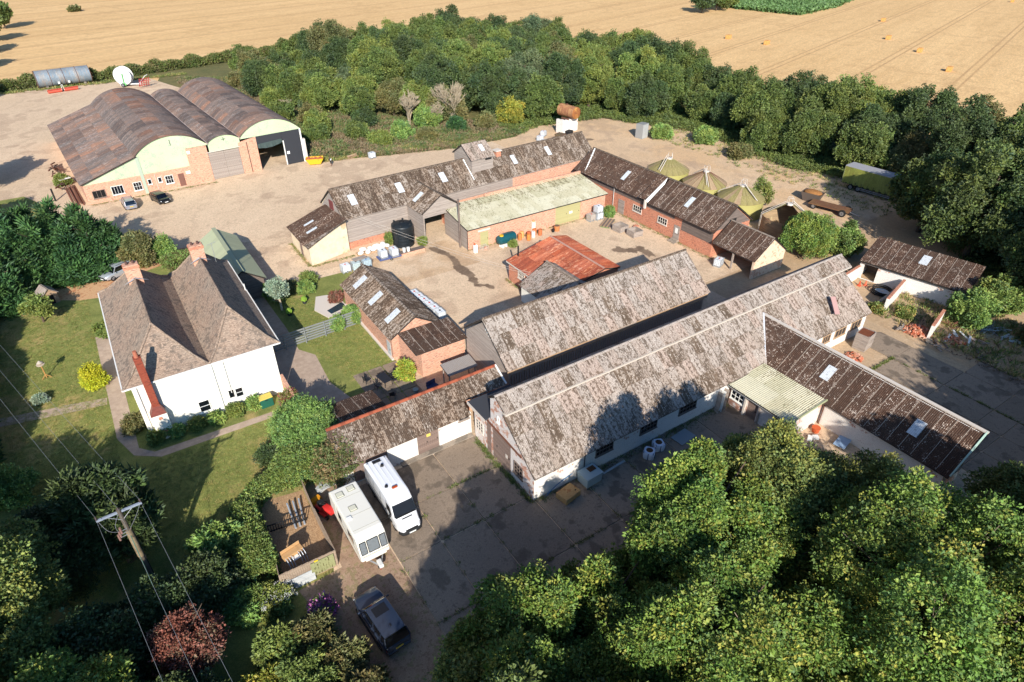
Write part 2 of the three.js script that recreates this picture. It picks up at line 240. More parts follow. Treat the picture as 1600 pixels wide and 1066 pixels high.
// garden: lawns, beds, paths
const lawnM = S({ map: T.lawn, roughness: 1 }), pathM = S({ map: T.paving, roughness: .95 }), soilM = S({ map: T.soil, roughness: 1 }), gravelM = S({ map: T.flint, color: 0xe8cdb0, roughness: 1 });
struct('garden_lawn', sheet([[-40, -98], [-20, -97], [-4, -95], [9, -92.5], [9, -76.5], [9, -41.5], [3, -41.5], [8.5, -41], [3, -25], [6, -18], [22, -6], [40, -2], [80, 0], [80, 40], [-80, 40], [-80, -98]], -.009), lawnM);
struct('courtyard_lawn', sheet([[10.2, -76.2], [26, -75.4], [26, -67.6], [20.3, -67.4], [20.2, -42.2], [10.2, -42.2]], -.008), lawnM);
struct('drive_gravel', sheet([[-13, -90.5], [-7, -86.4], [-4.2, -85.6], [0, -90], [9, -93], [8, -95.2], [-4, -95.4], [-9, -92.4]], -.005), gravelM);
struct('dirt_strip', sheet([[2.6, -31.4], [5.9, -31.6], [6.1, -41.2], [9.4, -39], [9.6, -28], [9.7, -17.5], [7.6, -17], [4.6, -20], [3.6, -27]], .004), S({ map: T.dirt, roughness: 1 }));
struct('garden_path', sheet([[-30, -68.6], [-15, -65.2], [-9, -63.9], [-6.3, -63.2], [-6.4, -62], [-10, -62.7], [-15, -63.8], [-30, -67.3]], -.002), pathM);
struct('house_path', sheet([[-6.2, -76], [-4.7, -76], [-4.7, -53.6], [-3.6, -52.3], [8.4, -52.0], [8.4, -51.2], [-3.2, -51.3], [-5.2, -52.8], [-6.2, -56]], .002), pathM);
struct('side_path', sheet([[8.9, -75.5], [12.2, -75.5], [12.4, -66], [12.2, -61], [13.4, -59], [13.0, -53.5], [14.3, -48], [12, -44], [8.9, -44]], -.004), pathM);
// concrete aprons, slab by slab
function slabs(name, xs, zs, skip, mats, seed, y0) {
  const g = new THREE.Group(); g.name = name; g.userData.kind = 'structure'; scene.add(g); const r = rng(seed);
  for (let i = 0; i < xs.length - 1; i++) for (let j = 0; j < zs.length - 1; j++) {
    if (skip && skip(i, j)) continue; const j1 = () => (r() - .5) * .05;
    const x0 = xs[i] + .05 + j1(), x1 = xs[i + 1] - .05 + j1(), z0 = zs[j] + .05 + j1(), z1 = zs[j + 1] - .05 + j1(), dy = r() * .012;
    const s = new THREE.Shape(); const k = .06 + r() * .1; s.moveTo(x0 + k, -z0); s.lineTo(x1 - k, -z0); s.lineTo(x1, -z0 - k); s.lineTo(x1, -z1 + k); s.lineTo(x1 - k * r(), -z1); s.lineTo(x0 + k, -z1); s.lineTo(x0, -z1 + k); s.lineTo(x0, -z0 - k); s.closePath();
    const e = new THREE.ExtrudeGeometry(s, { depth: .12, bevelEnabled: true, bevelSize: .015, bevelThickness: .015, bevelSegments: 1 }); e.rotateX(-Math.PI / 2); e.translate(0, y0 - .105 + dy, 0);
    part('slab', uvm(e), mats[Math.floor(r() * mats.length)], g);
  } return g;
}
const concM = [0xfaf2ea, 0xf2eae2, 0xeee6de, 0xeae2da].map(c => S({ map: T.concrete, color: c, roughness: .95 }));
slabs('front_yard_concrete', [9.6, 13.1, 16.9, 21.4, 26, 30.6, 35.2, 39.8, 44.4], [-38.4, -34, -29.6, -23.7, -18, -12.5], (i, j) => (i >= 3 && j < 2) || (i === 0 && j === 4), concM, 5, .012);
slabs('side_yard_concrete', [54.2, 57.8, 61.4, 64.8, 68.8, 72.4], [-28, -24.2, -18.7, -14, -11.8, -7, -2], (i, j) => (i < 1 && j < 1) || (i === 4 && j < 2) || (i < 3 && j < 1) || (i < 1 && j === 1), concM, 9, .012);
slabs('patio_paving', [15.3, 16.9, 18.5, 20.3], [-53.2, -51.5, -49.8, -48, -46.2, -44.6, -42.4], (i, j) => i === 0 && j > 4, concM, 12, .01);

// ---------------------------------------------------------------- building kit
const M = {
  deck: S({ color: 0x3a332e }), brick: mapped(T.brick), brickRed: mapped(T.brickRed), washed: mapped(T.washed), worn: mapped(T.washedWorn), cream: mapped(T.cream), render: mapped(T.render), flint: mapped(T.flint),
  woodGrey: mapped(T.woodGrey), woodDark: mapped(T.woodDark), woodWarm: mapped(T.woodWarm), woodSilver: mapped(T.woodSilver), doorGreen: mapped(T.doorGreen), doorBrown: mapped(T.doorBrown),
  white: S({ color: 0xe8e6e0, roughness: .6 }), pale: S({ color: 0xcfc4b8 }), ridge: S({ map: T.roofPale[0], color: 0xd8d0c8 }), redTile: S({ map: T.brickRed, color: 0xd0a490 }), gutter: S({ color: 0x2a2826, roughness: .6 }), gutterW: S({ color: 0xd8d6d0, roughness: .6 }),
  glass: new THREE.MeshStandardMaterial({ color: 0x11161c, roughness: .08, metalness: 0 }), dark: S({ color: 0x1c1a18 }), skylight: S({ map: T.rooflight, roughness: .75 }), black: S({ color: 0x17181a, roughness: .7 }), lead: S({ color: 0x9a9ca0, roughness: .6 }),
  gableGreen: mapped(T.gableGreen), concrete: S({ map: T.concrete }), tile: mapped(T.tile), tileDark: mapped(T.tileDark), galv: S({ color: 0xa6a8aa, roughness: .5, metalness: .4 }), rustBar: S({ color: 0x6a4434, roughness: .9 }), blackWall: S({ color: 0x2c2e34, roughness: .75 }), flash: S({ color: 0xc2b6a8 }), penWood: S({ map: T.woodGrey, color: 0xfff4e2 }), lap: S({ color: 0xb4a698 }), shadedLead: S({ color: 0x3a3c42, roughness: .9 }), silver: S({ map: T.woodSilver, color: 0xb4b6b4 }),
};
const R = {
  pale: [S({ map: T.roofPale[0] }), S({ map: T.roofPale[1] }), S({ map: T.roofPale[0], color: 0xf8f2ee }), S({ map: T.roofPale[1], color: 0xf4f0ec }), S({ map: T.roofPale[0], color: 0xfff6f2 }), S({ map: T.roofPale[1] }), S({ map: T.roofPale[2] })],
  mixed: [S({ map: T.roofMixed[0] }), S({ map: T.roofMixed[1] }), S({ map: T.roofMixed[0], color: 0xeee6de }), S({ map: T.roofMixed[1], color: 0xe6e0da })],
  brown: [S({ map: T.roofBrown[0] }), S({ map: T.roofBrown[1] }), S({ map: T.roofBrown[0], color: 0xeee4dc }), S({ map: T.roofBrown[1], color: 0xf4ece6 })],
  hangar: T.rustHangar.flatMap(m => [S({ map: m, roughness: .8 }), S({ map: m, color: 0xe8dcd4, roughness: .8 }), S({ map: m, color: 0xdcd8d8, roughness: .8 })]),
  red: T.rustRed.flatMap(m => [S({ map: m, roughness: .8 }), S({ map: m, color: 0xe8d8cc, roughness: .8 })]),
  green: [S({ map: T.greenSheet, roughness: .75 }), S({ map: T.greenSheet, color: 0xf0f0ea, roughness: .75 })],
  moss: [S({ map: T.mossSheet, roughness: .75 }), S({ map: T.mossSheet, color: 0xecece4, roughness: .75 })],
  clean: [S({ map: T.cleanSheet, roughness: .75 }), S({ map: T.cleanSheet, color: 0xf4f2ec, roughness: .75 })],
  plainGreen: [S({ color: 0xa8ac8c, roughness: .6 }), S({ color: 0xa2a688, roughness: .6 })],
};
const sheetCache = new Map();
function sheetGeo(w, len, waves, amp, variant) {
  const key = [w.toFixed(3), len.toFixed(3), waves, amp, variant].join(); if (sheetCache.has(key)) return sheetCache.get(key);
  const n = waves * 4, p = [], uv = [], idx = [], r = rng(variant * 77 + 5), ox = r() * 14, oy = r() * 14;
  for (let i = 0; i <= n; i++) for (const e of [0, 1]) { const x = (i / n - .5) * w; p.push(x, amp * Math.sin(i / n * waves * 2 * Math.PI) + .03 * e, e * len); uv.push(x + ox, e * len + oy); }
  for (let i = 0; i < n; i++) { const a = i * 2; idx.push(a, a + 1, a + 2, a + 1, a + 3, a + 2); }
  const g = new THREE.BufferGeometry(); g.setAttribute('position', new THREE.BufferAttribute(new Float32Array(p), 3)); g.setAttribute('uv', new THREE.BufferAttribute(new Float32Array(uv), 2)); g.setIndex(idx); g.computeVertexNormals(); sheetCache.set(key, g); return g;
}
// one roof slope of overlapping corrugated sheets: a, b = ends of the eave, c = ridge above a
function slope(parent, a, b, c, mats, o = {}) {
  const U = b.clone().sub(a), L = U.length(); U.normalize(); const V = c.clone().sub(a); V.addScaledVector(U, -V.dot(U)); const SL = V.length(); V.normalize(); const N = U.clone().cross(V); if (N.y < 0) { return slope(parent, b, a, b.clone().add(c.clone().sub(a)), mats, o); }
  const w = o.w || 1.05, rows = o.rows || Math.max(1, Math.round(SL / 2.5)), cols = Math.max(1, Math.round(L / w)), cw = L / cols, rl = SL / rows, r = rng(o.seed || Math.round(a.x * 31 + a.z * 17 + 999)), waves = o.waves || 7, amp = o.amp ?? .024;
  const q = new THREE.Quaternion().setFromRotationMatrix(new THREE.Matrix4().makeBasis(U, N, V.clone().negate()));
  for (let j = 0; j < rows; j++) for (let i = 0; i < cols; i++) {
    const m = part('sheet', sheetGeo(cw * 1.0, rl + .12, waves, amp, Math.floor(r() * 7)), (o.rowMats ? o.rowMats[j] : mats)[Math.floor(r() * (o.rowMats ? o.rowMats[j] : mats).length)], parent);
    m.quaternion.copy(q).multiply(new THREE.Quaternion().setFromEuler(new THREE.Euler((r() - .5) * .004, (r() - .5) * .006, (r() - .5) * .012)));
    m.position.copy(a).addScaledVector(U, (i + .5) * cw).addScaledVector(V, (j + 1) * rl).addScaledVector(N, .05 + r() * .008);
  }
  // deck under the sheets
  const dn = N.clone().multiplyScalar(-.10), P = [a, b, b.clone().addScaledVector(V, SL), a.clone().addScaledVector(V, SL)], Q = P.map(v => v.clone().add(dn)); const vs = [...P, ...Q].map(v => [v.x, v.y, v.z]);
  part('roof_deck', poly(vs, [[0, 1, 2, 3], [7, 6, 5, 4], [0, 4, 5, 1], [1, 5, 6, 2], [2, 6, 7, 3], [3, 7, 4, 0]]), o.deck || M.deck, parent);
  const put = (name, u, v, sw, sh, mat, th = .05) => { const g = new THREE.BoxGeometry(sw, th, sh); const m = part(name, uvm(g), mat, parent); m.quaternion.copy(q); m.position.copy(a).addScaledVector(U, u).addScaledVector(V, v).addScaledVector(N, .11); return m; };
  for (const [u, v, sw = .9, sh = 1.9] of o.sky || []) put('rooflight', u < 0 ? L + u : u, v, sw, sh, M.skylight);
  if (o.laps) { const gs = []; for (let i = 1; i < cols; i++) { const g = new THREE.BoxGeometry(.032, .02, SL); const m4 = new THREE.Matrix4().makeBasis(U, N, V.clone().negate()); g.applyMatrix4(m4); const pp = a.clone().addScaledVector(U, i * cw).addScaledVector(V, SL / 2).addScaledVector(N, .085); g.translate(pp.x, pp.y, pp.z); gs.push(uvm(g)); } part('lap_joints', gs, M.lap, parent, true); }
  if (o.verge) for (const e of [0, L]) { const p0 = a.clone().addScaledVector(U, e), p1 = p0.clone().addScaledVector(V, SL); part('verge_board', beam(p0, p1, .14, .2), o.verge, parent); }
  if (o.gutter) { const g0 = a.clone().addScaledVector(V, -.06), g1 = b.clone().addScaledVector(V, -.06); part('gutter', beam(g0, g1, .12, .12), o.gutter, parent); }
  return { U, V, N, L, SL, put };
}
function ridge(parent, a, b, mat, w = .42, h = .12) { const n = Math.max(1, Math.round(a.distanceTo(b) / 1.05)); const gs = new THREE.CylinderGeometry(w / 2, w / 2, a.distanceTo(b) / n + .03, 8, 1, true, -Math.PI / 2, Math.PI); gs.rotateZ(Math.PI / 2); gs.rotateX(0); const d = b.clone().sub(a).normalize(); const q = new THREE.Quaternion().setFromUnitVectors(V3(1, 0, 0), d); const g = uvm(gs.scale(1, h / w * 2, 1)); for (let i = 0; i < n; i++) { const m = part('ridge_cap', g, mat, parent); m.quaternion.copy(q); m.position.lerpVectors(a, b, (i + .5) / n); } }
// wall from a polygon in its own plane: pts [along, up]; axis 'x' lies along x at z = at, axis 'z' lies along z at x = at; thickness grows inward by th
function wall(parent, name, axis, at, pts, th, mat, holes = []) {
  if (axis === 'z') { const us = pts.map(p => p[0]), a = Math.min(...us), b = Math.max(...us); at += th > 0 ? .004 : -.004; pts = pts.map(([u, y]) => [u === a ? u + .004 : u === b ? u - .004 : u, y]); }
  const s = new THREE.Shape(pts.map(([u, y]) => new THREE.Vector2(u, y))); for (const h of holes) { const [u0, u1, y0, y1] = h; const p = new THREE.Path(); p.moveTo(u0, y0); p.lineTo(u0, y1); p.lineTo(u1, y1); p.lineTo(u1, y0); p.closePath(); s.holes.push(p); }
  const g = new THREE.ExtrudeGeometry(s, { depth: Math.abs(th), bevelEnabled: false }); if (th < 0) g.translate(0, 0, th);
  if (axis === 'x') g.translate(0, 0, at); else { g.rotateY(-Math.PI / 2); g.scale(1, 1, 1); g.translate(at, 0, 0); }
  return part(name, uvm(g), mat, parent);
}
// window: frame with glazing bars, panes set back; facing gives the outward direction
const turnOf = { 'z+': 0, 'x+': Math.PI / 2, 'z-': Math.PI, 'x-': -Math.PI / 2 };
function windowAt(parent, [x, y, z], facing, w, h, cols, rows, frame, o = {}) {
  const f = o.f || .07, gs = [], d = o.d || .09; gs.push(bx(-w / 2, w / 2, -h / 2, -h / 2 + f, -.02, d), bx(-w / 2, w / 2, h / 2 - f, h / 2, -.02, d), bx(-w / 2, -w / 2 + f, -h / 2 + f, h / 2 - f, -.02, d), bx(w / 2 - f, w / 2, -h / 2 + f, h / 2 - f, -.02, d));
  const cw = (w - 2 * f) / cols, ch = (h - 2 * f) / rows, bw = o.bw || .035; for (let i = 1; i < cols; i++) gs.push(bx(-w / 2 + f + i * cw - bw / 2, -w / 2 + f + i * cw + bw / 2, -h / 2 + f, h / 2 - f, .012, d - .015)); for (let j = 1; j < rows; j++) gs.push(bx(-w / 2 + f, w / 2 - f, -h / 2 + f + j * ch - bw / 2, -h / 2 + f + j * ch + bw / 2, .014, d - .02));
  const m = part('window', gs, frame, parent); m.position.set(x, y, z); m.rotation.y = turnOf[facing];
  const pg = new THREE.BoxGeometry(cw - bw * .4, ch - bw * .4, .01); for (let i = 0; i < cols; i++) for (let j = 0; j < rows; j++) { const p = part('pane', pg, o.glass || M.glass, m); p.position.set(-w / 2 + f + (i + .5) * cw, -h / 2 + f + (j + .5) * ch, .012); }
  if (o.sill !== false) part('sill', bx(-w / 2 - .06, w / 2 + .06, -h / 2 - .08, -h / 2, -.02, .14), o.sillM || frame, m); return m;
}
// boarded door leaf
function doorAt(parent, [x, y, z], facing, w, h, mat, boards = 5, name = 'door') {
  const m = part(name, bx(-w / 2, w / 2, 0, h, -.02, .03), mat, parent); m.position.set(x, y, z); m.rotation.y = turnOf[facing];
  const bw = w / boards, g = uvm(bx(-bw / 2 + .008, bw / 2 - .008, .02, h - .02, .03, .055)); for (let i = 0; i < boards; i++) { const b = part('board', g, mat, m); b.position.x = -w / 2 + (i + .5) * bw; }
  part('handle', box(.05, .16, .06, w * .38, h * .48, .07), M.black, m); return m;
}
// lapped weatherboarding over a convex outline [along, up] on the plane axis = at, outward sign out
function boarding(parent, axis, at, out, pts, bh, mat) {
  const ys = pts.map(p => p[1]), y0 = Math.min(...ys), y1 = Math.max(...ys), gs = [];
  const span = y => { const xs = []; for (let i = 0; i < pts.length; i++) { const a = pts[i], b = pts[(i + 1) % pts.length]; if ((a[1] <= y && b[1] >= y) || (b[1] <= y && a[1] >= y)) { if (Math.abs(a[1] - b[1]) < 1e-6) xs.push(a[0], b[0]); else xs.push(a[0] + (b[0] - a[0]) * (y - a[1]) / (b[1] - a[1])); } } return xs.length ? [Math.min(...xs), Math.max(...xs)] : null; };
  for (let y = y0; y < y1 - .02; y += bh) { const t = Math.min(y + bh, y1), s0 = span(y + .003), s1 = span(t - .003); if (!s0 || !s1) continue; const P = (u, yy, d) => axis === 'x' ? [u, yy, at + out * d] : [at + out * d, yy, u];
    gs.push(poly([P(s0[0], y, .045), P(s0[1], y, .045), P(s1[1], t, .012), P(s1[0], t, .012), P(s0[0], y, 0), P(s0[1], y, 0)], (axis === 'x' ? out > 0 : out < 0) ? [[0, 1, 2, 3], [1, 0, 4, 5]] : [[3, 2, 1, 0], [5, 4, 0, 1]])); }
  return part('weatherboarding', gs, mat, parent, true);
}
function downpipe(parent, x, z, y0, y1, mat = M.gutter, dx = 0, dz = 0) { part('downpipe', [bar(V3(x + dx, y1, z + dz), V3(x, y1 - .4, z), .045), bar(V3(x, y1 - .4, z), V3(x, y0, z), .045)], mat, parent); }
M.redTileDark = S({ map: T.brickRed, color: 0xb08878 });
const RT0 = uvm(new THREE.CylinderGeometry(.17, .17, .43, 8, 1, false).rotateZ(Math.PI / 2)), RT1 = uvm(new THREE.CylinderGeometry(.18, .18, .41, 8, 1, false).rotateZ(Math.PI / 2));
// put a thing's origin at the middle of its base
function settle(o) { o.updateMatrixWorld(true); const b = new THREE.Box3().setFromObject(o), c = b.getCenter(V3()); c.y = b.min.y; const l = c.clone().sub(o.position).applyAxisAngle(V3(0, 1, 0), -o.rotation.y); for (const k of o.children) k.position.sub(l); o.position.copy(c); return o; }

// ---------------------------------------------------------------- buildings
{ // long whitewashed barn
  const b = thing('long_barn', 'long whitewashed barn with lichened grey roof and raised ridge beside the concrete yard', 'barn');
  const X0 = 21.3, X1 = 66.9, ZF = -29.1, ZR = -35.6;
  slope(b, V3(21.1, 2.78, -28.85), V3(67.0, 2.78, -28.85), V3(21.1, 6.1, -33.35), R.pale, { rows: 3, gutter: M.gutter });
  slope(b, V3(21.25, 6.2, -33.3), V3(68.4, 6.2, -33.3), V3(21.25, 7.05, -34.8), R.pale, { rows: 1 });
  slope(b, V3(21.25, 6.25, -35.9), V3(68.4, 6.25, -35.9), V3(21.25, 7.02, -34.85), R.pale, { rows: 1 });
  for (let i = 0; i < 15; i++) part('ridge_flashing', beam(V3(21.2 + i * 3.14, 6.16 + (i % 3) * .01, -33.36), V3(21.2 + (i + 1) * 3.14 - .02, 6.16 + (i % 3) * .01, -33.36), .5, .16), M.flash, b);
  ridge(b, V3(21.2, 7.06, -34.83), V3(68.4, 7.06, -34.83), R.pale[0], .36, .1);
  wall(b, 'front_wall', 'x', ZF, [[X0, 0], [X1, 0], [X1, 2.75], [X0, 2.75]], -.3, M.washed);
  wall(b, 'rear_wall', 'x', ZR, [[X0, 0], [X1, 0], [X1, 6.3], [X0, 6.3]], .3, M.worn);
  // gable facing the yard with wide door opening
  const G = [[-38.4, 0], [ZF, 0], [ZF, 2.75], [-33.3, 5.95], [-34.8, 6.85], [-35.6, 6.3], [-35.6, 3.9], [-38.4, 3.7]];
  wall(b, 'gable_wall', 'z', X0, G.map(([z, y]) => [z, y]), -.3, M.worn, [[-36.3, -32.5, .02, 3.3]]);
  doorAt(b, [X0 + .06, .05, -35.35], 'x-', 1.9, 3.2, M.doorBrown, 7); doorAt(b, [X0 + .06, .05, -33.45], 'x-', 1.9, 3.2, M.doorBrown, 7);
  part('sign', box(.02, .4, .3, X0 - .03, 1.5, -33.1), M.pale, b);
  part('door_rail', beam(V3(X0 - .1, 3.72, -38.2), V3(X0 - .1, 3.45, -30.8), .12, .1), M.rustBar, b);
  windowAt(b, [X0, 1.9, -37.5], 'x-', 1.3, 1.2, 3, 3, M.pale); windowAt(b, [X0, 1.6, -31.3], 'x-', 1.3, 1.3, 3, 3, M.woodDark); windowAt(b, [X0, 4.9, -34.3], 'x-', .35, .6, 1, 1, M.white);
  for (const [x, w] of [[28.6, 1.9], [33.7, 2.0], [38.6, 2.2]]) windowAt(b, [x, 1.95, ZF], 'z+', w, .95, 5, 2, M.woodDark, { f: .06 });
  for (const [x, w] of [[62.1, 2.0], [65.0, 1.9], [59.6, 1.4]]) windowAt(b, [x, 1.75, ZF], 'z+', w, 1.0, 3, 1, M.woodWarm, { glass: M.deck });
  wall(b, 'far_gable', 'z', X1, [[ZR, 0], [ZF, 0], [ZF, 2.75], [-33.3, 5.95], [-34.8, 6.85], [ZR, 6.3]], .3, M.washed);
  // flat lead corner roof to the garages, gable shade put into its colour
  part('flat_roof', bx(20.9, 25.4, 3.75, 3.9, -38.9, -35.95), M.shadedLead, b); part('fascia', bx(20.85, 20.9, 3.6, 3.92, -38.9, -35.95), M.pale, b);
  downpipe(b, 26.4, ZF + .1, .9, 2.75, M.gutter, 0, .12);
  part('hose', new THREE.TubeGeometry(new THREE.CatmullRomCurve3([V3(25.2, .95, ZF + .06), V3(24.4, .8, ZF + .08), V3(23.4, .5, ZF + .1), V3(22.6, .1, ZF + .16), V3(22.2, .05, ZF + .3)]), 20, .035, 6), S({ color: 0x3f78a8, roughness: .6 }), b);
  const flap = part('raised_roof_vent', beam(V3(61.1, 4.0, -29.5), V3(61.9, 5.2, -30.95), .55, .08), S({ color: 0xb08a84, roughness: .8 }), b); flap.position.y = .15;
  part('vent_stay', [bar(V3(62.3, 4.5, -30.6), V3(62.1, 5.4, -30.4), .05)], M.rustBar, b);
  settle(b);
}
{ // single-pitch wing of the barn
  const b = thing('barn_wing', 'dark brown single pitch barn wing with two rooflights and pale lap lines', 'barn');
  slope(b, V3(48.85, 2.55, -28.7), V3(48.85, 2.55, -11.0), V3(52.45, 5.45, -28.7), R.brown, { rows: 2, laps: true, sky: [[-12.6, 2.6, .85, 1.5], [-4.0, 2.2, .85, 1.5]], gutter: M.gutter });
  { // tongue running up the barn slope to the valley
    const vs = [[48.85, 2.62, -28.72], [52.45, 5.55, -28.72], [52.45, 5.55, -32.55], [48.85, 2.5, -28.72]];
    part('valley_sheet', poly(vs, [[0, 1, 2]]), R.brown[0], b); part('valley_flashing', beam(V3(48.9, 2.72, -28.75), V3(52.45, 5.68, -32.6), .16, .05), S({ color: 0xc4c6cc, roughness: .5 }), b);
    part('tongue_wall', poly([[52.5, 2.5, -28.7], [52.5, 5.45, -28.7], [52.5, 5.45, -32.5]], [[0, 1, 2], [2, 1, 0]]), M.worn, b);
  }
  part('ridge_capping', beam(V3(52.5, 5.55, -32.5), V3(52.5, 5.55, -10.9), .3, .12), M.pale, b);
  wall(b, 'front_wall', 'z', 49.1, [[-28.8, 0], [-11.4, 0], [-11.4, 2.6], [-28.8, 2.6]], -.25, M.washed);
  wall(b, 'back_wall', 'z', 52.5, [[-28.8, 0], [-11.4, 0], [-11.4, 5.4], [-28.8, 5.4]], .25, M.washed);
  wall(b, 'end_wall', 'x', -11.4, [[49.1, 0], [52.5, 0], [52.5, 5.35], [49.1, 2.65]], -.25, M.worn, [[49.25, 50.0, .02, 2.2]]);
  windowAt(b, [51.4, 2.3, -11.4], 'z+', 1.5, 1.3, 2, 1, M.concrete, { glass: M.concrete });
  part('verge_board', beam(V3(48.9, 2.68, -10.98), V3(52.5, 5.6, -10.98), .12, .16), S({ color: 0xaecabb, roughness: .7 }), b);
  settle(b);
}
{ // green sheeted porch in the angle
  const b = thing('lean_to_porch', 'pale green corrugated lean-to porch in the angle of the barn and wing', 'lean-to');
  slope(b, V3(43.75, 2.55, -28.9), V3(43.75, 2.55, -22.0), V3(48.8, 2.95, -28.9), R.moss, { rows: 2, waves: 5, amp: .035, gutter: M.gutter, rowMats: [R.clean, R.green] });
  wall(b, 'front_wall', 'z', 44.2, [[-28.8, 0], [-22.3, 0], [-22.3, 2.5], [-28.8, 2.5]], -.2, M.worn, [[-26.7, -25.6, .02, 2.0], [-23.9, -22.6, .02, 2.0]]);
  windowAt(b, [44.2, 1.45, -27.9], 'x-', 1.5, 1.0, 3, 2, M.white); doorAt(b, [44.3, .02, -26.15], 'x-', 1.05, 1.95, M.doorBrown, 5);
  wall(b, 'end_wall', 'x', -22.3, [[44.2, 0], [48.9, 0], [48.9, 2.8], [44.2, 2.5]], -.2, M.worn);
  part('post', bx(44.0, 44.18, 0, 2.5, -27.0, -26.8), M.pale, b); part('post', bx(44.0, 44.14, 0, 2.5, -25.4, -25.25), M.woodGrey, b);
  downpipe(b, 49.0, -22.1, 0, 2.6, M.rustBar); part('fascia', bx(43.7, 43.78, 2.36, 2.56, -28.9, -22.0), M.white, b); part('trim', beam(V3(43.75, 2.62, -21.98), V3(48.85, 3.02, -21.98), .1, .14), S({ color: 0xa9ad86, roughness: .6 }), b);
  settle(b);
}
{ // garage range
  const b = thing('garage_range', 'low white garage range with red tiled ridge and timber doors behind the van', 'garage');
  slope(b, V3(9.0, 2.52, -38.65), V3(21.0, 2.52, -38.65), V3(9.0, 4.15, -41.75), R.mixed, { rows: 2, seed: 3 });
  slope(b, V3(21.0, 3.2, -39.9), V3(25.6, 3.2, -39.9), V3(21.0, 4.15, -41.75), R.mixed, { rows: 1, seed: 8 });
  for (let i = 0; i < 40; i++) part('ridge_tile', i % 2 ? RT1 : RT0, i % 3 ? M.redTile : M.redTileDark, b).position.set(9.25 + i * .416, 4.16, -41.78);
  wall(b, 'front_wall', 'x', -38.9, [[9.1, 0], [21.2, 0], [21.2, 2.5], [9.1, 2.5]], -.25, M.washed, [[9.9, 13.0, .02, 2.3], [15.8, 17.9, .02, 2.3]]);
  wall(b, 'back_wall', 'x', -41.85, [[9.1, 0], [25.6, 0], [25.6, 4.1], [9.1, 4.1]], -.2, M.brick);
  wall(b, 'side_wall', 'z', 9.1, [[-41.8, 0], [-38.9, 0], [-38.9, 2.5], [-41.8, 4.1]], -.25, M.washed);
  doorAt(b, [10.7, .02, -39.0], 'z+', 1.5, 2.25, M.doorBrown, 6); doorAt(b, [12.2, .02, -39.0], 'z+', 1.5, 2.25, M.doorBrown, 6); doorAt(b, [16.35, .02, -39.0], 'z+', 1.0, 2.25, M.doorBrown, 5); doorAt(b, [17.35, .02, -39.0], 'z+', 1.0, 2.25, M.doorBrown, 5);
  part('sign', box(.38, .3, .02, 16.9, 1.75, -38.9), S({ color: 0xe2c860 }), b);
  windowAt(b, [20.45, 2.2, -38.9], 'z+', 1.1, .45, 2, 1, M.woodGrey);
  part('verge_board', beam(V3(25.6, 3.25, -39.8), V3(25.6, 4.25, -41.75), .14, .2), M.white, b);
  part('doorstep', bx(14.0, 21.1, 0, .14, -38.9, -38.35), M.concrete, b);
  settle(b);
}
{ const g = thing('garden_store', 'small grey sheet roofed store tucked behind the red garage ridge', 'store'); part('walls', prism([[10.0, -46.9], [15.0, -46.9], [15.0, -42.1], [10.0, -42.1]], 0, 2.1), M.brick, g); slope(g, V3(9.85, 2.15, -47.1), V3(15.15, 2.15, -47.1), V3(9.85, 3.0, -42.1), R.brown, { rows: 2, laps: true }); settle(g); }
{ // middle barn
  const b = thing('middle_barn', 'steep timber barn with large lichened roof in the middle of the yard', 'barn');
  slope(b, V3(26.2, 3.95, -40.6), V3(53.7, 3.95, -40.6), V3(26.2, 7.4, -45.05), R.pale, { rows: 3 });
  slope(b, V3(26.2, 3.95, -49.5), V3(53.7, 3.95, -49.5), V3(26.2, 7.4, -45.05), R.pale, { rows: 3 });
  ridge(b, V3(26.2, 7.46, -45.05), V3(53.7, 7.46, -45.05), R.mixed[0], .4, .13);
  const P = [[-49.1, 0], [-41, 0], [-41, 3.9], [-45.05, 7.05], [-49.1, 3.9]]; wall(b, 'gable_wall', 'z', 26.7, P, -.15, M.woodGrey); boarding(b, 'z', 26.7, -1, P, .17, M.woodGrey); wall(b, 'far_gable', 'z', 53.3, P, .15, M.woodGrey); boarding(b, 'z', 53.3, 1, P, .17, M.woodGrey);
  wall(b, 'plinth_wall', 'x', -41, [[26.7, 0], [53.3, 0], [53.3, 1.6], [26.7, 1.6]], -.2, M.brick); wall(b, 'back_wall', 'x', -49.1, [[26.7, 0], [53.3, 0], [53.3, 3.9], [26.7, 3.9]], .15, M.woodDark);
  wall(b, 'upper_wall', 'x', -41, [[26.7, 2.95], [53.3, 2.95], [53.3, 3.9], [26.7, 3.9]], -.12, M.woodWarm); boarding(b, 'x', -41, 1, [[26.7, 2.95], [53.3, 2.95], [53.3, 3.9], [26.7, 3.9]], .16, M.woodWarm);
  
  const sg = uvm(bx(-.09, .09, 1.6, 2.97, -.05, .02)); for (let i = 0; i < 88; i++) { const m = part('vent_slat', sg, M.woodGrey, b); m.position.set(26.85 + i * .302, 0, -41.05); }
  const sk = uvm(bx(-.05, .05, -.32, .32, -.03, .03)); for (let i = 0; i < 4; i++) { const m = part('gable_slat', sk, M.white, b); m.position.set(26.62, 6.35 - i * .2, -45.0 + i * .28); }
  for (let i = 0; i < 4; i++) for (let k = 0; k < 5; k++) part('fascia_board', beam(V3(26.3 + k * 5.46, 3.84 - i * .175, -40.66 - i * .012), V3(26.3 + (k + 1) * 5.46 - .03, 3.84 - i * .175, -40.66 - i * .012), .04, .165), (i + k) % 3 ? M.woodWarm : M.woodGrey, b);
  settle(b);
}
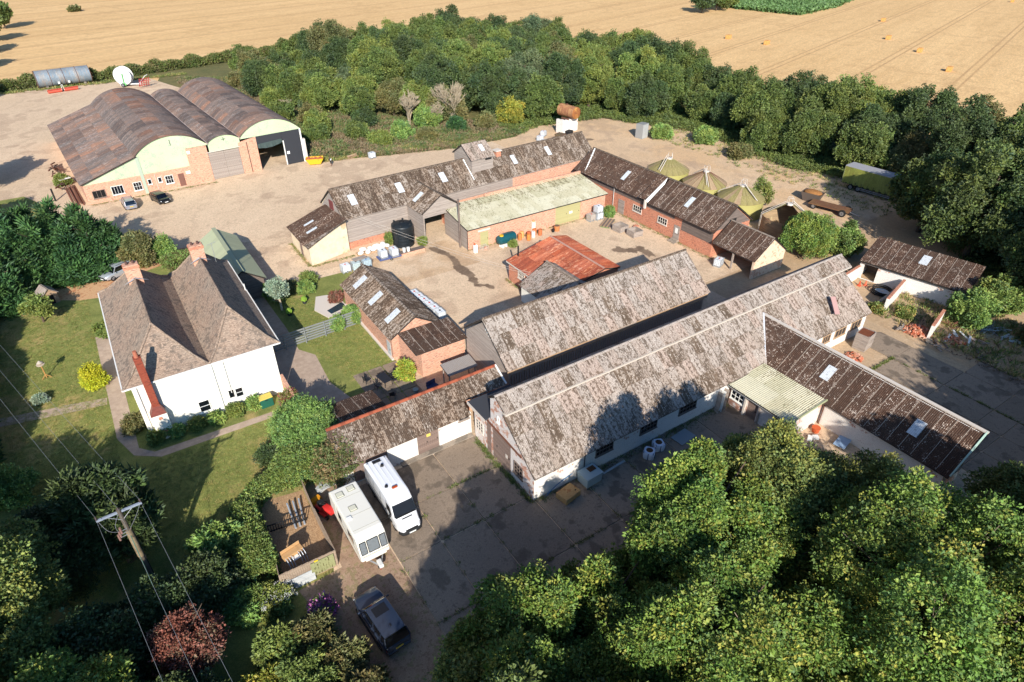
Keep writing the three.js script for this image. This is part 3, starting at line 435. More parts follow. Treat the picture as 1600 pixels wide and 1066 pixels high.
{ // brick shed with three rooflights
  const b = thing('brick_shed', 'gabled brick shed with three rooflights between the lawn and the yard', 'shed');
  slope(b, V3(19.9, 2.75, -67.5), V3(19.9, 2.75, -53.2), V3(22.9, 4.6, -67.5), R.mixed, { rows: 2, sky: [[2.6, 1.9], [7.1, 1.9], [11.6, 1.9]] });
  slope(b, V3(25.9, 2.75, -67.5), V3(25.9, 2.75, -53.2), V3(22.9, 4.6, -67.5), R.mixed, { rows: 2 });
  ridge(b, V3(22.9, 4.68, -67.5), V3(22.9, 4.68, -53.2), R.mixed[1], .5, .14);
  const P = [[20.1, 0], [25.7, 0], [25.7, 2.75], [22.9, 4.5], [20.1, 2.75]]; wall(b, 'gable_wall', 'x', -53.4, P, -.25, M.brick); wall(b, 'far_gable', 'x', -67.3, P, .25, M.brick);
  wall(b, 'side_wall', 'z', 20.1, [[-67.3, 0], [-53.4, 0], [-53.4, 2.75], [-67.3, 2.75]], -.25, M.brick); wall(b, 'yard_wall', 'z', 25.7, [[-67.3, 0], [-53.4, 0], [-53.4, 2.75], [-67.3, 2.75]], .25, M.brick);
  part('gutter', beam(V3(25.98, 2.72, -67.5), V3(25.98, 2.72, -53.2), .12, .1), M.gutter, b); part('plinth', bx(19.85, 20.1, 0, .2, -67.2, -53.4), M.pale, b);
  doorAt(b, [20.1, 0, -54.4], 'x-', .9, 1.9, M.woodSilver, 5); settle(b);
}
{ // flat brick boiler house
  const b = thing('brick_outhouse', 'squat brick outhouse with dark sheet roof joining the timber barn', 'outhouse');
  const foot = [[20.7, -53.0], [26.45, -53.0], [26.45, -49.2], [21.35, -49.0]]; part('walls', prism(foot, 0, 2.95), M.brick, b);
  slope(b, V3(20.75, 2.98, -48.95), V3(26.65, 2.98, -48.95), V3(20.75, 3.3, -53.1), R.brown, { rows: 2, laps: true }); settle(b);
}
{ const b = thing('lean_to_canopy', 'small grey sheet canopy against the brick outhouse wall', 'canopy'); slope(b, V3(22.4, 2.0, -45.3), V3(25.7, 2.0, -45.3), V3(22.4, 2.35, -47.0), [S({ color: 0x8d8580, roughness: .8 })], { rows: 1 }); for (const [x, z] of [[22.6, -45.5], [25.5, -45.5], [22.6, -46.8], [25.5, -46.8]]) part('post', bx(x - .05, x + .05, 0, 2.0, z - .05, z + .05), M.woodGrey, b); settle(b); }
{ // red rusty shed
  const b = thing('red_roofed_shed', 'brick shed with rusty red corrugated iron roof', 'shed');
  slope(b, V3(40.0, 2.75, -61.9), V3(40.0, 2.75, -50.9), V3(46.9, 4.35, -61.9), R.red, { rows: 3, w: .85, seed: 4 }); slope(b, V3(49.4, 3.8, -61.9), V3(49.4, 3.8, -50.9), V3(46.9, 4.35, -61.9), R.red, { rows: 1, w: .85, seed: 5 });
  ridge(b, V3(46.9, 4.42, -61.9), V3(46.9, 4.42, -50.9), S({ color: 0xb08878 }), .4, .1);
  const P = [[40.2, 0], [49.2, 0], [49.2, 3.7], [46.9, 4.2], [40.2, 2.72]]; wall(b, 'gable_wall', 'x', -51.1, P, -.25, M.brickRed); wall(b, 'far_gable', 'x', -61.7, P, .25, M.brickRed);
  wall(b, 'side_wall', 'z', 40.2, [[-61.7, 0], [-51.1, 0], [-51.1, 2.72], [-61.7, 2.72]], -.25, M.brickRed); wall(b, 'yard_wall', 'z', 49.2, [[-61.7, 0], [-51.1, 0], [-51.1, 3.7], [-61.7, 3.7]], .25, M.brickRed);
  windowAt(b, [40.2, 1.8, -58.8], 'x-', 1.4, .9, 4, 2, M.pale); part('fascia', bx(39.9, 40.0, 2.55, 2.75, -61.9, -50.9), M.pale, b); part('flue', cyl(.11, .11, 1.6, 41.5, 2.9, -61.5, 10), M.black, b); settle(b);
}
{ // slate shed
  const b = thing('slate_shed', 'small grey slated shed in front of the red roof', 'shed');
  slope(b, V3(38.3, 2.25, -56.5), V3(38.3, 2.25, -49.9), V3(42.35, 4.2, -56.5), R.pale, { rows: 6, w: .7, amp: 0, waves: 1 }); slope(b, V3(46.4, 2.25, -56.5), V3(46.4, 2.25, -49.9), V3(42.35, 4.2, -56.5), R.pale, { rows: 6, w: .7, amp: 0, waves: 1 });
  ridge(b, V3(42.35, 4.3, -56.5), V3(42.35, 4.3, -49.9), M.ridge, .36, .14); const P = [[38.5, 0], [46.2, 0], [46.2, 2.25], [42.35, 4.1], [38.5, 2.25]]; wall(b, 'gable_wall', 'x', -56.3, P, .2, M.worn); wall(b, 'far_gable', 'x', -50.0, P, -.2, M.worn); wall(b, 'side_wall', 'z', 38.5, [[-56.3, 0], [-50, 0], [-50, 2.25], [-56.3, 2.25]], -.2, M.render); wall(b, 'other_wall', 'z', 46.2, [[-56.3, 0], [-50, 0], [-50, 2.25], [-56.3, 2.25]], .2, M.worn); settle(b);
}
{ // north range, turned a little from the rest
  const b = thing('north_range', 'long weatherboarded range with mossy roof, loft tower and gabled cart porch', 'barn', [26.1, 0, -81.7], 3.2 * D);
  const L = 47, e = 4.5, rr = 7.6, w = 3.85;
  slope(b, V3(-.2, e, .15), V3(L, e, .15), V3(-.2, rr, -w), R.mixed, { rows: 2, sky: [[2.6, 2.7, .95, 1.7], [10.1, 2.8, .95, 1.7], [17.5, 2.8, .95, 1.7], [31.0, 2.9, .8, 1.7], [38.2, 3.0, .8, 1.7]], gutter: M.woodGrey });
  slope(b, V3(-.2, e, -2 * w - .15), V3(L, e, -2 * w - .15), V3(-.2, rr, -w), R.mixed, { rows: 2 });
  ridge(b, V3(-.2, rr + .08, -w), V3(22.2, rr + .08, -w), R.mixed[0], .44, .14); ridge(b, V3(27, rr + .08, -w), V3(L, rr + .08, -w), R.mixed[0], .44, .14);
  const P = [[-2 * w, 0], [0, 0], [0, e], [-w, rr - .2], [-2 * w, e]]; wall(b, 'gable_wall', 'z', 0, P, -.2, M.cream); boarding(b, 'z', 0, -1, [[-2 * w, e - .2], [0, e - .2], [-w, rr - .2]], .18, M.woodGrey); wall(b, 'far_gable', 'z', L - .2, P, .2, M.brick);
  const hatch = part('loft_door', bx(-.09, -.03, 4.6, 6.1, -4.6, -3.2), S({ color: 0x7a3b38, roughness: .8 }), b); part('board', bx(-.11, -.09, 4.65, 6.05, -4.0, -3.9), S({ color: 0x6a322f }), hatch);
  wall(b, 'front_wall', 'x', 0, [[0, 0], [10, 0], [10, e], [0, e]], -.25, M.brickRed); wall(b, 'east_wall', 'x', 0, [[15.6, 0], [L - .2, 0], [L - .2, e], [15.6, e]], -.25, M.brick); wall(b, 'back_wall', 'x', -2 * w, [[0, 0], [L - .2, 0], [L - .2, e], [0, e]], .25, M.brick);
  boarding(b, 'x', 0, 1, [[0, 1.0], [9.8, 1.0], [9.8, e - .05], [0, e - .05]], .2, M.woodGrey); boarding(b, 'x', 0, 1, [[15.8, 2.9], [29, 2.9], [29, e - .05], [15.8, e - .05]], .2, M.woodGrey);
  // cart porch
  const px0 = 9.8, px1 = 15.8, pz = 4.6, pc = 12.8; slope(b, V3(px0 - .2, e - .05, pz + .15), V3(px0 - .2, e - .05, -.4), V3(pc, 6.55, pz + .15), R.mixed, { rows: 2, sky: [[1.5, 1.9, .8, 1.8]] }); slope(b, V3(px1 + .2, e - .05, pz + .15), V3(px1 + .2, e - .05, -.4), V3(pc, 6.55, pz + .15), R.mixed, { rows: 2 });
  slope(b, V3(px0 + .9, 5.1, -.35), V3(px0 + .9, 5.1, -2.6), V3(pc, 6.55, -.35), R.mixed, { rows: 1 }); slope(b, V3(px1 - .9, 5.1, -.35), V3(px1 - .9, 5.1, -2.6), V3(pc, 6.55, -.35), R.mixed, { rows: 1 });
  ridge(b, V3(pc, 6.62, pz + .15), V3(pc, 6.62, -2.6), R.mixed[1], .4, .12);
  const Q = [[px0, 3.7], [px1, 3.7], [px1, e - .05], [pc, 6.4], [px0, e - .05]]; wall(b, 'porch_gable', 'x', pz, Q, -.1, M.woodGrey); boarding(b, 'x', pz, 1, Q, .2, M.woodGrey);
  wall(b, 'porch_wall', 'z', px0, [[0, 0], [pz, 0], [pz, e - .05], [0, e - .05]], -.15, M.woodGrey); boarding(b, 'z', px0, -1, [[.05, .3], [pz, .3], [pz, e - .1], [.05, e - .1]], .2, M.woodGrey);
  wall(b, 'porch_wall', 'z', px1, [[0, 0], [pz, 0], [pz, 1.5], [0, 1.5]], .2, M.brickRed); wall(b, 'porch_boards', 'z', px1, [[0, 1.5], [pz, 1.5], [pz, e - .05], [0, e - .05]], .12, M.woodGrey);
  for (const x of [px0 + .1, px1 - .1]) part('post', bx(x - .12, x + .12, 0, 3.7, pz - .28, pz - .04), M.woodGrey, b); wall(b, 'porch_back', 'x', -w * 2 + .4, [[10, 0], [15.6, 0], [15.6, e], [10, e]], .1, M.woodDark);
  // loft tower
  const tw = part('loft_tower', bx(22.4, 26.4, 5.2, 8.0, -6.7, -1.7), M.woodGrey, b); const tg = [[-6.7, 8.0], [-1.7, 8.0], [-4.2, 9.7]];
  boarding(b, 'x', -1.7, 1, [[22.4, 5.6], [26.4, 5.6], [26.4, 8], [22.4, 8]], .2, M.woodGrey); boarding(b, 'z', 22.4, -1, [[-6.7, 5.6], [-1.7, 5.6], [-1.7, 8], [-4.2, 9.6], [-6.7, 8]], .2, M.woodGrey); wall(b, 'tower_gable', 'z', 26.35, tg, .1, M.woodGrey); wall(b, 'tower_gable', 'z', 22.45, tg, -.1, M.woodGrey);
  part('louvre', bx(24.9, 26.1, 7.5, 7.75, -1.72, -1.64), M.dark, tw);
  slope(b, V3(22.15, 7.95, -1.5), V3(26.65, 7.95, -1.5), V3(22.15, 9.8, -4.2), R.pale, { rows: 1, w: .9, sky: [[3.0, 1.9, .7, 1.3]] }); slope(b, V3(22.15, 7.95, -6.9), V3(26.65, 7.95, -6.9), V3(22.15, 9.8, -4.2), R.pale, { rows: 1, w: .9 });
  part('chimney', bx(28.0, 28.9, 6.6, 7.9, -3.9, -3.0), M.brickRed, b); part('chimney_cap', bx(27.85, 29.05, 7.9, 8.05, -4.05, -2.85), M.pale, b);
  part('white_barge', beam(V3(22.1, 7.72, -3.75), V3(22.1, 5.2, -.7), .16, .1), M.white, b);
  settle(b);
}
{ // cream lean-to at the west end
  const b = thing('cream_lean_to', 'cream rendered lean-to with dark brown roof on the range end', 'lean-to');
  part('walls', poly([[20.1, 0, -87.9], [26.1, 0, -87.9], [26.1, 0, -81.2], [20.1, 0, -79.6], [20.1, 2.6, -87.9], [26.1, 4.7, -87.9], [26.1, 4.7, -81.2], [20.1, 2.6, -79.6]], [[7, 6, 2, 3], [4, 7, 3, 0], [5, 4, 0, 1], [6, 5, 1, 2]]), M.cream, b);
  slope(b, V3(19.8, 2.6, -88.1), V3(19.8, 2.6, -80.6), V3(26.1, 4.82, -88.1), R.brown, { rows: 2, sky: [[2.6, 2.6, .45, 1.5], [4.9, 2.2, .5, 1.6]] });
  part('roof_corner', poly([[19.8, 2.68, -80.6], [26.1, 4.9, -80.6], [26.1, 4.9, -80.95], [19.8, 2.68, -79.3], [19.8, 2.56, -79.3], [26.1, 4.78, -80.95]], [[3, 2, 1, 0], [4, 5, 2, 3]]), R.mixed[0], b);
  doorAt(b, [20.1, 0, -83.4], 'x-', .9, 1.9, M.doorBrown, 5); settle(b);
}
{ // green roofed store
  const b = thing('green_roofed_store', 'brick store with pale green mossy sheet roof and olive double doors', 'store');
  slope(b, V3(39.9, 3.15, -71.8), V3(65.3, 3.15, -71.8), V3(39.9, 4.3, -78.8), R.green, { rows: 4, w: 1.0, waves: 5, amp: .02, gutter: M.gutter, rowMats: [R.clean, R.clean, R.green, R.moss] });
  wall(b, 'front_wall', 'x', -72.1, [[40.1, 0], [65.1, 0], [65.1, 3.1], [40.1, 3.1]], -.25, M.brick, [[55.4, 60.2, .02, 2.95]]); wall(b, 'side_wall', 'z', 40.1, [[-78.8, 0], [-72.1, 0], [-72.1, 3.1], [-78.8, 4.2]], -.25, M.woodGrey); wall(b, 'end_wall', 'z', 65.1, [[-78.8, 0], [-72.1, 0], [-72.1, 3.1], [-78.8, 4.2]], .25, M.brick); wall(b, 'back_wall', 'x', -78.7, [[40.1, 0], [65.1, 0], [65.1, 4.2], [40.1, 4.2]], .2, M.brick);
  part('parapet', bx(47, 65.3, 4.25, 4.75, -79.05, -78.75), M.brick, b);
  doorAt(b, [56.6, .02, -72.2], 'z+', 2.38, 2.9, M.doorGreen, 10); doorAt(b, [59.0, .02, -72.2], 'z+', 2.38, 2.9, M.doorGreen, 10); doorAt(b, [42.8, 0, -72.1], 'z+', 1.35, 2.2, M.doorGreen, 6); part('lintel', bx(41.8, 43.8, 2.35, 2.6, -72.1, -72.02), M.pale, b); part('sign', bx(58.0, 58.6, 1.4, 1.75, -72.1, -72.05), M.white, b);
  downpipe(b, 40.0, -71.95, 0, 3.1); settle(b);
}
{ // east range
  const b = thing('east_range', 'brick and timber range with dark brown roof and two white rooflights', 'barn');
  const X0 = 66.9, X1 = 74.1, e = 4.0, r2 = 6.8, c = 70.5;
  slope(b, V3(66.6, 3.95, -82), V3(66.6, 3.95, -64.4), V3(c, r2, -82), R.brown, { rows: 2, sky: [[-7.2, 2.5, .75, 1.8]], gutter: M.gutter }); slope(b, V3(66.5, 3.9, -64.1), V3(66.5, 3.9, -51.4), V3(c, r2 - .05, -64.1), R.brown, { rows: 2, laps: true, sky: [[5.9, 2.7, .75, 1.8]], gutter: M.gutter });
  slope(b, V3(74.4, 3.95, -82), V3(74.4, 3.95, -51.4), V3(c, r2, -82), R.brown, { rows: 2 }); ridge(b, V3(c, r2 + .07, -82), V3(c, r2 + .07, -51.4), R.mixed[0], .42, .12);
  const P = [[X0, 0], [X1, 0], [X1, e], [c, r2 - .2], [X0, e]]; wall(b, 'gable_wall', 'x', -51.7, P, -.25, M.brickRed); boarding(b, 'x', -51.7, 1, [[X0, e - .1], [X1, e - .1], [c, r2 - .25]], .2, M.woodDark); for (let i = 0; i < 3; i++) part('gable_louvre', bx(70.0 + i * .35, 70.2 + i * .35, 4.5, 5.0, -51.66, -51.58), M.dark, b);
  wall(b, 'yard_wall', 'z', X0, [[-79, 0], [-51.7, 0], [-51.7, e], [-79, e]], -.25, M.brickRed); wall(b, 'outer_wall', 'z', X1, [[-82, 0], [-51.7, 0], [-51.7, e], [-82, e]], .25, M.brick);
  boarding(b, 'z', X0, -1, [[-79, 3.05], [-59, 3.05], [-59, 3.95], [-79, 3.95]], .18, M.woodDark); boarding(b, 'z', X0, -1, [[-57.5, 2.0], [-51.8, 2.0], [-51.8, 3.95], [-57.5, 3.95]], .18, M.woodDark);
  windowAt(b, [X0, 2.05, -66.6], 'x-', 1.9, 1.0, 4, 2, M.pale); windowAt(b, [X0, 2.05, -61.2], 'x-', 1.9, 1.0, 4, 2, M.pale); doorAt(b, [X0, .1, -58.25], 'x-', 1.15, 2.25, M.woodGrey, 5); part('notice', bx(X0 - .09, X0 - .07, 1.2, 2.0, -58.5, -58.0), M.white, b); doorAt(b, [X0, .05, -70.2], 'x-', 1.4, 2.25, M.woodGrey, 6);
  part('steps', [bx(65.9, 66.9, 0, .18, -58.9, -57.5), bx(66.35, 66.9, .18, .36, -58.8, -57.6)], M.concrete, b);
  // hoist dormer
  slope(b, V3(66.2, 4.35, -65.9), V3(66.2, 4.35, -64.5), V3(c, 6.95, -65.9), R.brown, { rows: 2, w: .7 }); part('dormer_cheek', poly([[66.3, 4.3, -64.5], [70.3, 6.9, -64.5], [69.6, 6.2, -64.2], [66.4, 3.95, -64.2]], [[3, 2, 1, 0], [0, 1, 2, 3]]), M.white, b); part('dormer_post', bx(66.2, 66.5, 2.95, 4.3, -64.75, -64.45), M.pale, b);
  downpipe(b, 66.75, -72.0, .1, 3.9, M.gutterW, -.1, 0); part('valley_flashing', beam(V3(66.9, 4.2, -79.5), V3(70.3, 6.9, -81.4), .2, .06), M.white, b); settle(b);
}
{ // open-fronted shed
  const b = thing('open_cart_shed', 'open fronted shed with pale stone gable and brown sheet roof', 'shed');
  const e = 2.6, r2 = 5.0, c = 69.65; slope(b, V3(66.45, e, -51.3), V3(66.45, e, -44.3), V3(c, r2, -51.3), R.brown, { rows: 2, laps: true }); slope(b, V3(72.85, e, -51.3), V3(72.85, e, -44.3), V3(c, r2, -51.3), R.brown, { rows: 2 }); ridge(b, V3(c, r2 + .06, -51.3), V3(c, r2 + .06, -44.3), M.ridge, .36, .1);
  const P = [[66.6, 0], [72.7, 0], [72.7, e], [c, r2 - .1], [66.6, e]]; wall(b, 'gable_wall', 'x', -44.4, P, -.3, M.flint); wall(b, 'back_wall', 'z', 72.7, [[-51.3, 0], [-44.4, 0], [-44.4, e], [-51.3, e]], .3, M.flint); part('post', bx(66.5, 66.72, 0, e, -47.9, -47.7), M.woodGrey, b); part('lintel_beam', bx(66.5, 66.75, e - .25, e, -51.3, -44.7), M.woodDark, b); settle(b);
}
// uv laid along each roof face: u level, v up the slope
function faceUV(geo) { const g = geo.index ? geo.toNonIndexed() : geo, p = g.attributes.position, uv = new Float32Array(p.count * 2), a = V3(), b = V3(), c = V3(); for (let i = 0; i < p.count; i += 3) { a.fromBufferAttribute(p, i); b.fromBufferAttribute(p, i + 1); c.fromBufferAttribute(p, i + 2); const n = b.clone().sub(a).cross(c.clone().sub(a)).normalize(); if (n.y < 0) n.negate(); let h = V3(0, 1, 0).cross(n); if (h.length() < .05) h.set(1, 0, 0); h.normalize(); const v = n.clone().cross(h); [a, b, c].forEach((q, k) => { uv[(i + k) * 2] = q.dot(h); uv[(i + k) * 2 + 1] = q.dot(v); }); } g.setAttribute('uv', new THREE.BufferAttribute(uv, 2)); return g; }
const arcPts = (u0, u1, y, rise, n = 16) => { const c = u1 - u0, Rr = (c * c / 4 + rise * rise) / (2 * rise), cx = (u0 + u1) / 2, cy = y + rise - Rr, h = Math.asin(c / 2 / Rr); return Array.from({ length: n + 1 }, (_, i) => { const a = -h + 2 * h * i / n; return [cx + Rr * Math.sin(a), cy + Rr * Math.cos(a), a]; }); };
{ // triple-arched corrugated hangar
  const b = thing('hangar', 'large rusty barrel roofed shed with pale green gables and brick front', 'barn', [-3.07, 0, -120.62], 3.53 * D);
  const DP = 43, arches = [[8.6, 20.1, 6.3, 2.4], [20.1, 25.6, 6.35, 1.05], [25.6, 36.7, 6.3, 2.45]]; const r = rng(41);
  arches.forEach(([u0, u1, y, rise], k) => {
    const NS = k === 1 ? 3 : 5, NR = 19, pts = arcPts(u0 - .1, u1 + .1, y, rise, NS * 4), rl = (DP + .5) / NR; const variants = [];
    for (let s = 0; s < NS; s++) for (let v = 0; v < 2; v++) { const p = [], uv = [], idx = [], nz = 28; const ox = r() * 12, oy = r() * 12; for (let i = 0; i <= 4; i++) { const [x, yy, a] = pts[s * 4 + i]; for (let j = 0; j <= nz; j++) { const d = .03 * Math.sin(j * Math.PI / 2) + (i === 0 || i === 4 ? .02 : .02); p.push(x + Math.sin(a) * d, yy + Math.cos(a) * d, -j / nz * (rl + .05)); uv.push(j / nz * rl + ox, (s * 4 + i) * .7 + oy); } } for (let i = 0; i < 4; i++) for (let j = 0; j < nz; j++) { const q = i * (nz + 1) + j; idx.push(q, q + nz + 1, q + 1, q + 1, q + nz + 1, q + nz + 2); } let g = new THREE.BufferGeometry(); g.setAttribute('position', new THREE.BufferAttribute(new Float32Array(p), 3)); g.setAttribute('uv', new THREE.BufferAttribute(new Float32Array(uv), 2)); g.setIndex(idx); g.computeVertexNormals(); variants.push(g); }
    for (let s = 0; s < NS; s++) for (let j = 0; j < NR; j++) { const nz = smp(nLow, (k * 5 + s) * .13, j * .06), pal = nz > .58 ? [3, 3, 5, 0] : nz > .42 ? [0, 0, 2] : [6, 6, 8, 0]; const m = part('roof_sheet', variants[s * 2 + (r() < .5 ? 1 : 0)], R.hangar[pal[Math.floor(r() * pal.length)]], b); m.position.set(0, (r() - .5) * .012, .25 - j * rl); }
    const P = arcPts(u0 + .05, u1 - .05, y, rise - .05, 16); wall(b, 'green_gable', 'x', 0, [...P.map(q => [q[0], q[1]]).reverse(), ...(k === 0 ? [[8.6, 3.16], [16.4, 3.16], [16.4, 6.15], [20.05, 6.15]] : k === 1 ? [[20.15, 4.75], [25.1, 4.75], [25.55, 5.6]] : [[25.65, 6.1], [36.6, 6.15]])], -.12, M.gableGreen);
    wall(b, 'rear_gable', 'x', -DP, [...P.map(q => [q[0], q[1]]).reverse(), [u0, 0], [u1, 0]], .12, M.gableGreen);
  });
  slope(b, V3(-.25, 3.35, .25), V3(-.25, 3.35, -DP - .2), V3(8.75, 6.32, .25), [R.hangar[0], R.hangar[0], R.hangar[2], R.hangar[3], R.hangar[6]], { rows: 4, w: 2.16, waves: 14, seed: 77 });
  wall(b, 'lean_to_gable', 'x', 0, [[0, 3.16], [8.55, 3.16], [8.55, 6.2], [0, 3.35]], -.12, M.gableGreen);
  for (const [u, y] of [[20.1, 6.42], [25.6, 6.42]]) part('valley_gutter', beam(V3(u, y, .2), V3(u, y, -DP - .2), .3, .12), S({ color: 0xd9c4bc, roughness: .7 }), b);
  wall(b, 'brick_front', 'x', 0, [[0, 0], [16.4, 0], [16.4, 3.15], [0, 3.15]], -.25, M.brick); wall(b, 'brick_pier', 'x', .02, [[16.4, 0], [19.8, 0], [19.8, 6.1], [16.4, 6.1]], -.3, M.brick); wall(b, 'brick_pier', 'x', .02, [[25.15, 0], [28.4, 0], [28.4, 6.1], [25.15, 5.55]], -.3, M.brick);
  part('cover_strip', bx(8.5, 9.0, 0, 6.2, .0, .08), S({ color: 0xa9b4a0, roughness: .8 }), b);
  doorAt(b, [21.15, .03, -.05], 'z+', 2.62, 4.65, M.woodGrey, 9, 'wooden_gate'); doorAt(b, [23.8, .03, -.05], 'z+', 2.62, 4.65, M.woodGrey, 9, 'wooden_gate');
  part('gate_rail', beam(V3(19.6, 4.85, .12), V3(25.4, 4.95, .12), .1, .1), M.pale, b); downpipe(b, 26.6, .12, 0, 5.5, M.gutter); downpipe(b, 10.6, .06, 0, 2.9, M.pale);
  wall(b, 'black_header', 'x', 0, [[28.4, 4.5], [36.5, 4.8], [36.5, 6.15], [28.4, 6.1]], -.1, M.blackWall); wall(b, 'black_sliding_door', 'x', .12, [[33.1, .05], [36.4, .05], [36.4, 6.15], [33.1, 5.9]], -.08, M.blackWall); part('door_stile', bx(33.05, 33.25, .05, 4.6, .14, .2), M.gutterW, b); part('sign', bx(33.5, 34.0, 2.0, 2.5, .125, .15), M.white, b);
  { const gs = []; const n = 12; const vs = [], fs = []; for (let i = 0; i <= n; i++) { const u = 28.5 + 4.5 * i / n, dip = Math.sin(i / n * Math.PI) * .35 + .75 + (i / n) * -.35; vs.push([u, 4.75 + .02 * i, .1], [u, 4.75 - dip, .1 + .06 * Math.sin(i * 2)]); } for (let i = 0; i < n; i++) fs.push([i * 2, i * 2 + 1, i * 2 + 3, i * 2 + 2]); part('tarpaulin', poly(vs, fs), S({ color: 0x3c4a48, roughness: .7 }), b); }
  part('corner_post', bx(36.5, 36.75, 0, 6.2, -.15, .1), M.white, b); part('buttress', bx(36.75, 37.3, 0, 4.2, -.6, .1), M.pale, b);
  wall(b, 'side_wall', 'z', 36.7, [[-DP, 0], [-.3, 0], [-.3, 6.3], [-DP, 6.3]], .12, M.gableGreen); wall(b, 'side_wall', 'z', .0, [[-DP, 0], [-.1, 0], [-.1, 3.35], [-DP, 3.35]], -.2, M.brick); wall(b, 'inner_wall', 'z', 25.6, [[-DP, 0], [-.3, 0], [-.3, 6.3], [-DP, 6.3]], .12, M.woodDark);
  const W = M.white, wn = (u0, u1, y0, y1, c, f = W, o = {}) => windowAt(b, [(u0 + u1) / 2, (y0 + y1) / 2, 0], 'z+', u1 - u0, y1 - y0, c, o.rows || 1, f, o);
  wn(.9, 2.8, .8, 2.1, 3, S({ color: 0x8a7468 })); wn(3.7, 5.5, .8, 2.25, 4); wn(7.0, 8.3, .8, 2.2, 3, W, { rows: 2 }); wn(9.3, 9.9, 1.4, 2.3, 1); wn(10.9, 11.5, 1.4, 2.3, 1); wn(12.0, 13.3, .9, 2.3, 3, W, { rows: 2 });
  doorAt(b, [14.6, .05, 0], 'z+', .95, 2.15, S({ color: 0x7a5448 }), 3); part('sign', bx(15.5, 16.2, 1.9, 2.4, .0, .03), W, b); part('sign', bx(16.5, 17.0, 5.2, 5.7, .03, .06), W, b);
  for (let i = 0; i < 4; i++) part('gable_slot', bx(14.3, 14.42, 7.1 + i * .25, 7.28 + i * .25, 0, .03), M.black, b); part('gable_cross', [bx(22.55, 23.25, 6.62, 6.68, 0, .03), bx(22.86, 22.94, 6.4, 6.95, .032, .05)], M.black, b);
  b.userData.base = 1; delete b.userData.base;
}
